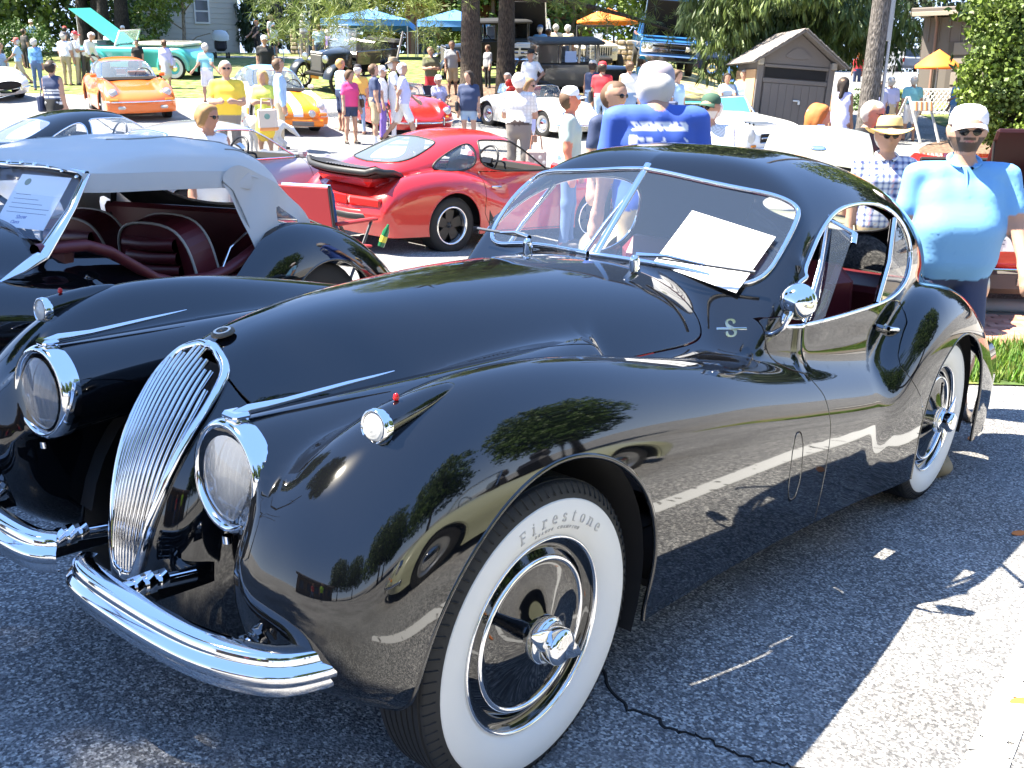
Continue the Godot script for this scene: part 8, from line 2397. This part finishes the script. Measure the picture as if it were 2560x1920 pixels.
	var cb := thing("cool_box", "blue and white cool box between the red sports car and the pines", "cool box", Transform3D(Basis(), gp(-.95, -27.4)))
	part("box", box(Vector3(.6, .34, .36), .04, Vector3(0, .17, 0)), mat("cooler_blue", .04, .15, .42, .5), cb)
	part("lid", box(Vector3(.62, .08, .38), .03, Vector3(0, .38, 0)), mat("frame_white", .7, .7, .68, .6), cb)
	var vm := thing("drinks_sign", "red and blue drinks sign between the pine trunks", "sign", Transform3D(Basis(), gp(-2.35, -46.5)))
	part("panel", box(Vector3(.85, .30, .05), .02, Vector3(0, 1.55, 0)), mat("sign_red", .60, .04, .06, .5), vm)
	part("lower_panel", box(Vector3(.85, .26, .05), .02, Vector3(0, 1.26, 0)), mat("sign_blue", .03, .16, .55, .5), vm)
	part("post", rod(Vector3(0, 0, -.04), Vector3(0, 1.7, -.04), .04), mat("galvanised", .42, .42, .43, .4, .7), vm)
	part("marker_pole", rod(Vector3(.75, 0, 0), Vector3(.75, 1.6, 0), .04), mat("sign_red", .60, .04, .06, .5), vm)
	for e in [[-3.6, -29.2, -3.1, "pale leaning pole beside the open touring car"], [4.85, -26.6, 5.6, "yellow wooden prop leaning against the conifer beside the shed"]]:
		var yl: bool = e[0] > 0
		var lp := thing("leaning_pole", e[3], "pole", Transform3D())
		part("pole", rod(gp(e[0], e[1]), gp(e[2], e[1] - (.9 if yl else .2), 1.25 if yl else 2.1), .03), mat("prop_yellow", .55, .36, .08, .7) if yl else grey, lp)
	# turquoise lid behind the check-shirted man
	var tl := thing("turquoise_lid_car", "low turquoise-lidded car between the white hardtop and the check-shirted man", "car", Transform3D(Basis.from_euler(Vector3(0, .2, 0)), gp(4.1, -24.0)))
	part("body", box(Vector3(1.7, .45, 3.2), .16, Vector3(-.6, .45, -.8)), paint("white_car_paint", .70, .70, .68), tl)
	part("raised_lid", box(Vector3(1.0, .035, .6), .012, Vector3(.75, .92, .2), Basis.from_euler(Vector3(.75, 0, 0))), paint("turquoise_paint", .07, .44, .36), tl)
	part("screen_top", tube(PackedVector3Array([Vector3(-1.3, .7, .2), Vector3(-1.25, 1.0, .1), Vector3(.15, 1.0, .1), Vector3(.2, .7, .2)]), .025, 6), paint("turquoise_paint", .07, .44, .36), tl)
	for s in [-1.4, .2]:
		for z in [.3, -1.9]: part("wheel", moved(lathe(tyre_profile(.3, .18, .16), 20), xf(Vector3(s, .3, z), 0, 0, PI / 2)), mat("rubber", .012, .012, .012, .75), tl)
	# ---- the folding chair with blue towel between the cars, its bottle and box
	var ch := camp_chair("towel_chair", "red folding chair with blue towel over its back, between the roadster and the red coupe", Transform3D(Basis.from_euler(Vector3(0, PI - .5, 0)), gp(-1.42, -7.75)), mat("chair_red", .30, .015, .02, .8))
	var tw := []
	for j in 15:
		var v := j / 14.0
		var row := PackedVector3Array()
		for i in 15:
			var u := i / 14.0 - .5
			var over := v * 1.05 - .45
			var y := .90 - absf(over) * (1.0 if over < 0 else .92) + .012 * sin(u * 30.0) * absf(over) * 2.0
			row.append(Vector3(u * .46, y + .02, -.235 + (-.035 if over < 0 else .03) * smst(0, .06, absf(over)) + .014 * sin(u * 26.0 + 1.0) * absf(over) - .12 * (y - .9)))
		tw.append(row)
	tag(part("towel", grid(tw), mat("towel_blue", .16, .33, .62, .95)), "light blue towel draped over the red folding chair", "towel").transform = ch.transform
	var bo := thing("bottle", "green plastic bottle with yellow label beside the red folding chair", "bottle", Transform3D(Basis.from_euler(Vector3(0, 0, -.35)) * Basis.from_scale(Vector3.ONE * .8), gp(-1.0, -7.6, .46)))
	part("bottle_body", lathe([Vector2(0, 0), Vector2(.032, .005), Vector2(.033, .15), Vector2(.012, .21), Vector2(.012, .225), Vector2(0, .225)], 16), mat("bottle_green", .015, .13, .05, .1), bo)
	part("label", lathe([Vector2(.0335, .05), Vector2(.0335, .11)], 16), mat("label_yellow", .6, .5, .05, .5), bo)
	# ---- brick walk, laid brick by brick, kerb, verge
	var bw := ground_piece("brick_walk", patch(pv([1.9, -7.55, 10, -6.6, 10, -8.0, 1.9, -8.95]), .5, .004), mat("mortar", .20, .17, .13, .95))
	var brick := box(Vector3(.195, .03, .095), .006).mesh()
	for j in 13:
		for i in 15:
			var x := 3.0 + i * .205 + (.10 if j % 2 else 0.0)
			var b := part("brick", brick, mat("walk_brick_%d" % ((i * 7 + j * 13) % 3), [.36, .30, .42][(i * 7 + j * 13) % 3], [.17, .135, .21][(i * 7 + j * 13) % 3], [.115, .09, .15][(i * 7 + j * 13) % 3], .9), bw)
			var z := -7.44 - j * .103 + .117 * (x - 1.9)
			b.transform = Transform3D(Basis.from_euler(Vector3(0, -.117, 0)), gp(x, z, .004 + .004 * hash2(i, j)))
	var kb := G.new()
	var kp := PackedVector3Array()
	for k in 9: kp.append(gp(1.9 + k, -9.02 + .117 * k, .04))
	ground_piece("kerb", tube(kp, .09, 4, false, .8), mat("kerb_concrete", .42, .41, .39, .9))
	ground_piece("verge", patch(pv([1.9, -5.98, 10, -5.9, 10, -6.55, 1.9, -7.5]), .4, .01), mats["lawn"])
	blades("verge_grass", pv([2.2, -6.02, 7, -5.95, 7, -6.75, 2.2, -7.42]), 3200, .085, leaf_mat("grass_blade", .09, .17, .02), 91)
	var rk := G.new()
	var rows := []
	for j in 13:
		var row := PackedVector3Array()
		var th := PI * j / 12.0
		for i in 20:
			var ph := TAU * i / 20
			row.append(Vector3(sin(th) * cos(ph) * .085, cos(th) * .06, sin(th) * sin(ph) * .065) * (1.0 + .08 * sin(ph * 2 + th * 3)))
		rows.append(row)
	part("stone", grid(rows, true), mat("chock_stone", .30, .235, .14, .9), thing("wheel_stone", "tan rounded stone wedged behind the rear whitewall tyre", "stone", Transform3D(Basis.from_euler(Vector3(0, .6, 0)), gp(1.88, -4.22, .05))))
	make_dog()
	# ---- behind the camera: what the paint and chrome mirror
	var hb := thing("brick_hall", "long brown building behind the photographer, mirrored in the black paint", "building", Transform3D(Basis.from_euler(Vector3(0, 2.3, 0)), gp(-7.5, 10.5)))
	part("wall", box(Vector3(11, 3.2, 5), .03, Vector3(0, 1.5, -2.5)), mat("brick_brown", .16, .115, .085, .9), hb)
	part("roof", box(Vector3(12, .3, 6.4), .08, Vector3(0, 3.2, -2.4), Basis.from_euler(Vector3(.14, 0, 0))), mat("roof_brown", .13, .11, .095, .9), hb)
	for k in 5: part("window", box(Vector3(1.1, 1.3, .05), .02, Vector3(-4.2 + k * 2.1, 1.6, .02)), mat("dark_pane", .05, .07, .10, .05), hb)
	person(-3.2, 4.6, 1.75, 2.5, {"shirt": Color(.45, .75, .04), "pants": Color(.03, .04, .08), "pose": "stand", "cell": .045}, "person in bright yellow safety vest behind the photographer")
	person(-5.0, 5.0, 1.7, 2.2, {"shirt": Color(.5, .03, .04), "pants": Color(.1, .15, .28), "pose": "walk", "cell": .045}, "person in red shirt behind the photographer")

func camp_chair(called: String, label: String, at: Transform3D, fab: Material) -> Node3D:
	var o := thing(called, label, "chair", at)
	var fr2 := mat("chair_frame", .05, .05, .055, .4, .6)
	part("seat", box(Vector3(.50, .02, .46), .008, Vector3(0, .44, 0), Basis.from_euler(Vector3(.06, 0, 0))), fab, o)
	part("backrest", box(Vector3(.50, .46, .02), .008, Vector3(0, .68, -.25), Basis.from_euler(Vector3(-.14, 0, 0))), fab, o)
	for s in [-1.0, 1.0]:
		part("arm", box(Vector3(.06, .025, .48), .01, Vector3(s * .28, .64, 0)), fab, o)
		part("leg", rod(Vector3(s * .27, 0, .24), Vector3(s * .27, .64, -.2), .012), fr2, o)
		part("leg", rod(Vector3(s * .27, 0, -.24), Vector3(s * .27, .64, .2), .012), fr2, o)
		part("back_post", rod(Vector3(s * .26, .4, -.22), Vector3(s * .26, .92, -.29), .012), fr2, o)
	return o

func make_dog() -> void:
	bones = []
	var B := [[-.22, .52, 0, .12, .58, 0, .13, .15], [.12, .58, 0, .24, .60, 0, .15, .13], [-.22, .52, 0, -.36, .56, 0, .13, .10], [.24, .62, 0, .40, .76, .02, .10, .085], [.40, .77, .02, .47, .80, .03, .088, .08], [.48, .775, .03, .60, .75, .04, .055, .035], [.42, .80, -.07, .40, .70, -.085, .025, .032], [.44, .80, .11, .42, .70, .125, .025, .032],
		[-.42, .58, 0, -.58, .48, .03, .045, .055], [-.58, .48, .03, -.72, .34, .05, .055, .03]]
	for b in B: bone(Vector3(b[0], b[1], b[2]), Vector3(b[3], b[4], b[5]), b[6], b[7], HA)
	for z in [-.085, .085]:
		var sw := .05 if z > 0 else -.04
		bone(Vector3(.20, .52, z), Vector3(.17 + sw, .30, z), .07, .042, HA); bone(Vector3(.17 + sw, .30, z), Vector3(.19 + sw, .05, z), .04, .028, HA); bone(Vector3(.19 + sw, .03, z), Vector3(.24 + sw, .025, z), .03, .026, HA)
		bone(Vector3(-.30, .50, z), Vector3(-.24 - sw, .32, z), .10, .065, HA); bone(Vector3(-.24 - sw, .32, z), Vector3(-.40 - sw, .20, z), .055, .034, HA); bone(Vector3(-.40 - sw, .20, z), Vector3(-.36 - sw, .04, z), .03, .026, HA); bone(Vector3(-.36 - sw, .03, z), Vector3(-.31 - sw, .025, z), .03, .026, HA)
	var n := thing("dog", "golden retriever standing on the sunlit lot beside the blonde girl", "dog", Transform3D(Basis.from_euler(Vector3(0, PI + .25, 0)) * Basis.from_scale(Vector3.ONE * .98), gp(-5.0, -20.6)))
	var tn := Color(.34, .19, .065)
	part("body", skin_over(bones, .021, [tn, tn, tn, tn, tn], func(p, nn, c, q): return q * (1.15 if p.y < .45 else .95) if p.x < .57 else Color(.05, .035, .03)), cloth_mat, n)
	part("collar", moved(lathe([Vector2(.098, -.012), Vector2(.1, 0), Vector2(.098, .012)], 18), xf(Vector3(.33, .69, .01), 0, 0, -.85)), mat("collar_red", .4, .03, .03), n)
	var tb := thing("tote_bag", "pale tote bag with round badge held by the blonde girl", "bag", Transform3D(Basis.from_euler(Vector3(0, .1, .05)), gp(-4.55, -19.25, .62)))
	part("bag_body", box(Vector3(.36, .40, .10), .03, Vector3(0, .2, 0)), mat("bag_canvas", .62, .54, .46, .9), tb)
	part("bag_base", box(Vector3(.365, .09, .105), .03, Vector3(0, .045, 0)), mat("bag_orange", .66, .28, .10, .9), tb)
	part("badge", moved(lathe([Vector2(0, .004), Vector2(.05, .003), Vector2(.052, 0)], 20), xf(Vector3(0, .26, .052), PI / 2)), mat("bag_badge", .16, .30, .26, .8), tb)
	part("strap", tube(PackedVector3Array([Vector3(-.1, .39, .03), Vector3(-.08, .58, .0), Vector3(.08, .58, .0), Vector3(.1, .39, .03)]), .012, 5), mat("bag_canvas", .62, .54, .46, .9), tb)
	var hb := thing("handbag", "patterned handbag carried low by the woman in lavender", "bag", Transform3D(Basis(), gp(.36, -17.0, .40)))
	part("bag_body", box(Vector3(.34, .30, .12), .04, Vector3(0, .15, 0)), mat("bag_pattern", .40, .30, .27, .8), hb)
	for k in 5: part("bag_figure", moved(lathe([Vector2(0, .003), Vector2(.03, .002), Vector2(.032, 0)], 8), xf(Vector3(-.13 + k * .065, .10 + .08 * (k % 2), .062), PI / 2)), mat("bag_cream", .6, .55, .5, .8), hb)
	part("strap", tube(PackedVector3Array([Vector3(-.1, .29, 0), Vector3(-.07, .52, 0), Vector3(.07, .52, 0), Vector3(.1, .29, 0)]), .012, 5), mat("strap_brown", .25, .10, .06, .6), hb)
var xk_at := Transform3D(Basis(Vector3(-.6408, .0463, .7664), Vector3(.0565, .9983, -.0131), Vector3(-.7657, .0349, -.6423)).orthonormalized(), Vector3(-.5088, .0125, -2.3847))

func make_scene() -> void:
	xk_setup()
	var t := Time.get_ticks_msec()
	build_xk(xk_at)
	entry_sheet(xk_at * Transform3D(Basis(Vector3(.0, -.16, -.98).normalized(), Vector3(-.70, .70, -.15).normalized(), Vector3(.70, .68, -.11)).orthonormalized(), Vector3(-1.235, 1.055, -.36)), Vector2(.30, .23), "white handwritten entry sheet behind the coupe's windscreen", "Mike G.")
	var rh := Vector3(cos(deg_to_rad(-119)), 0, -sin(deg_to_rad(-119)))
	var rt := car_at(-2.84, -3.09, -119, 2.59, -.03)
	build_roadster(rt)
	print("xk ", Time.get_ticks_msec() - t); t = Time.get_ticks_msec()
	make_cars()
	print("cars ", Time.get_ticks_msec() - t); t = Time.get_ticks_msec()
	make_scenery()
	make_plants()
	print("scenery ", Time.get_ticks_msec() - t); t = Time.get_ticks_msec()
	make_people()
	print("people ", Time.get_ticks_msec() - t)
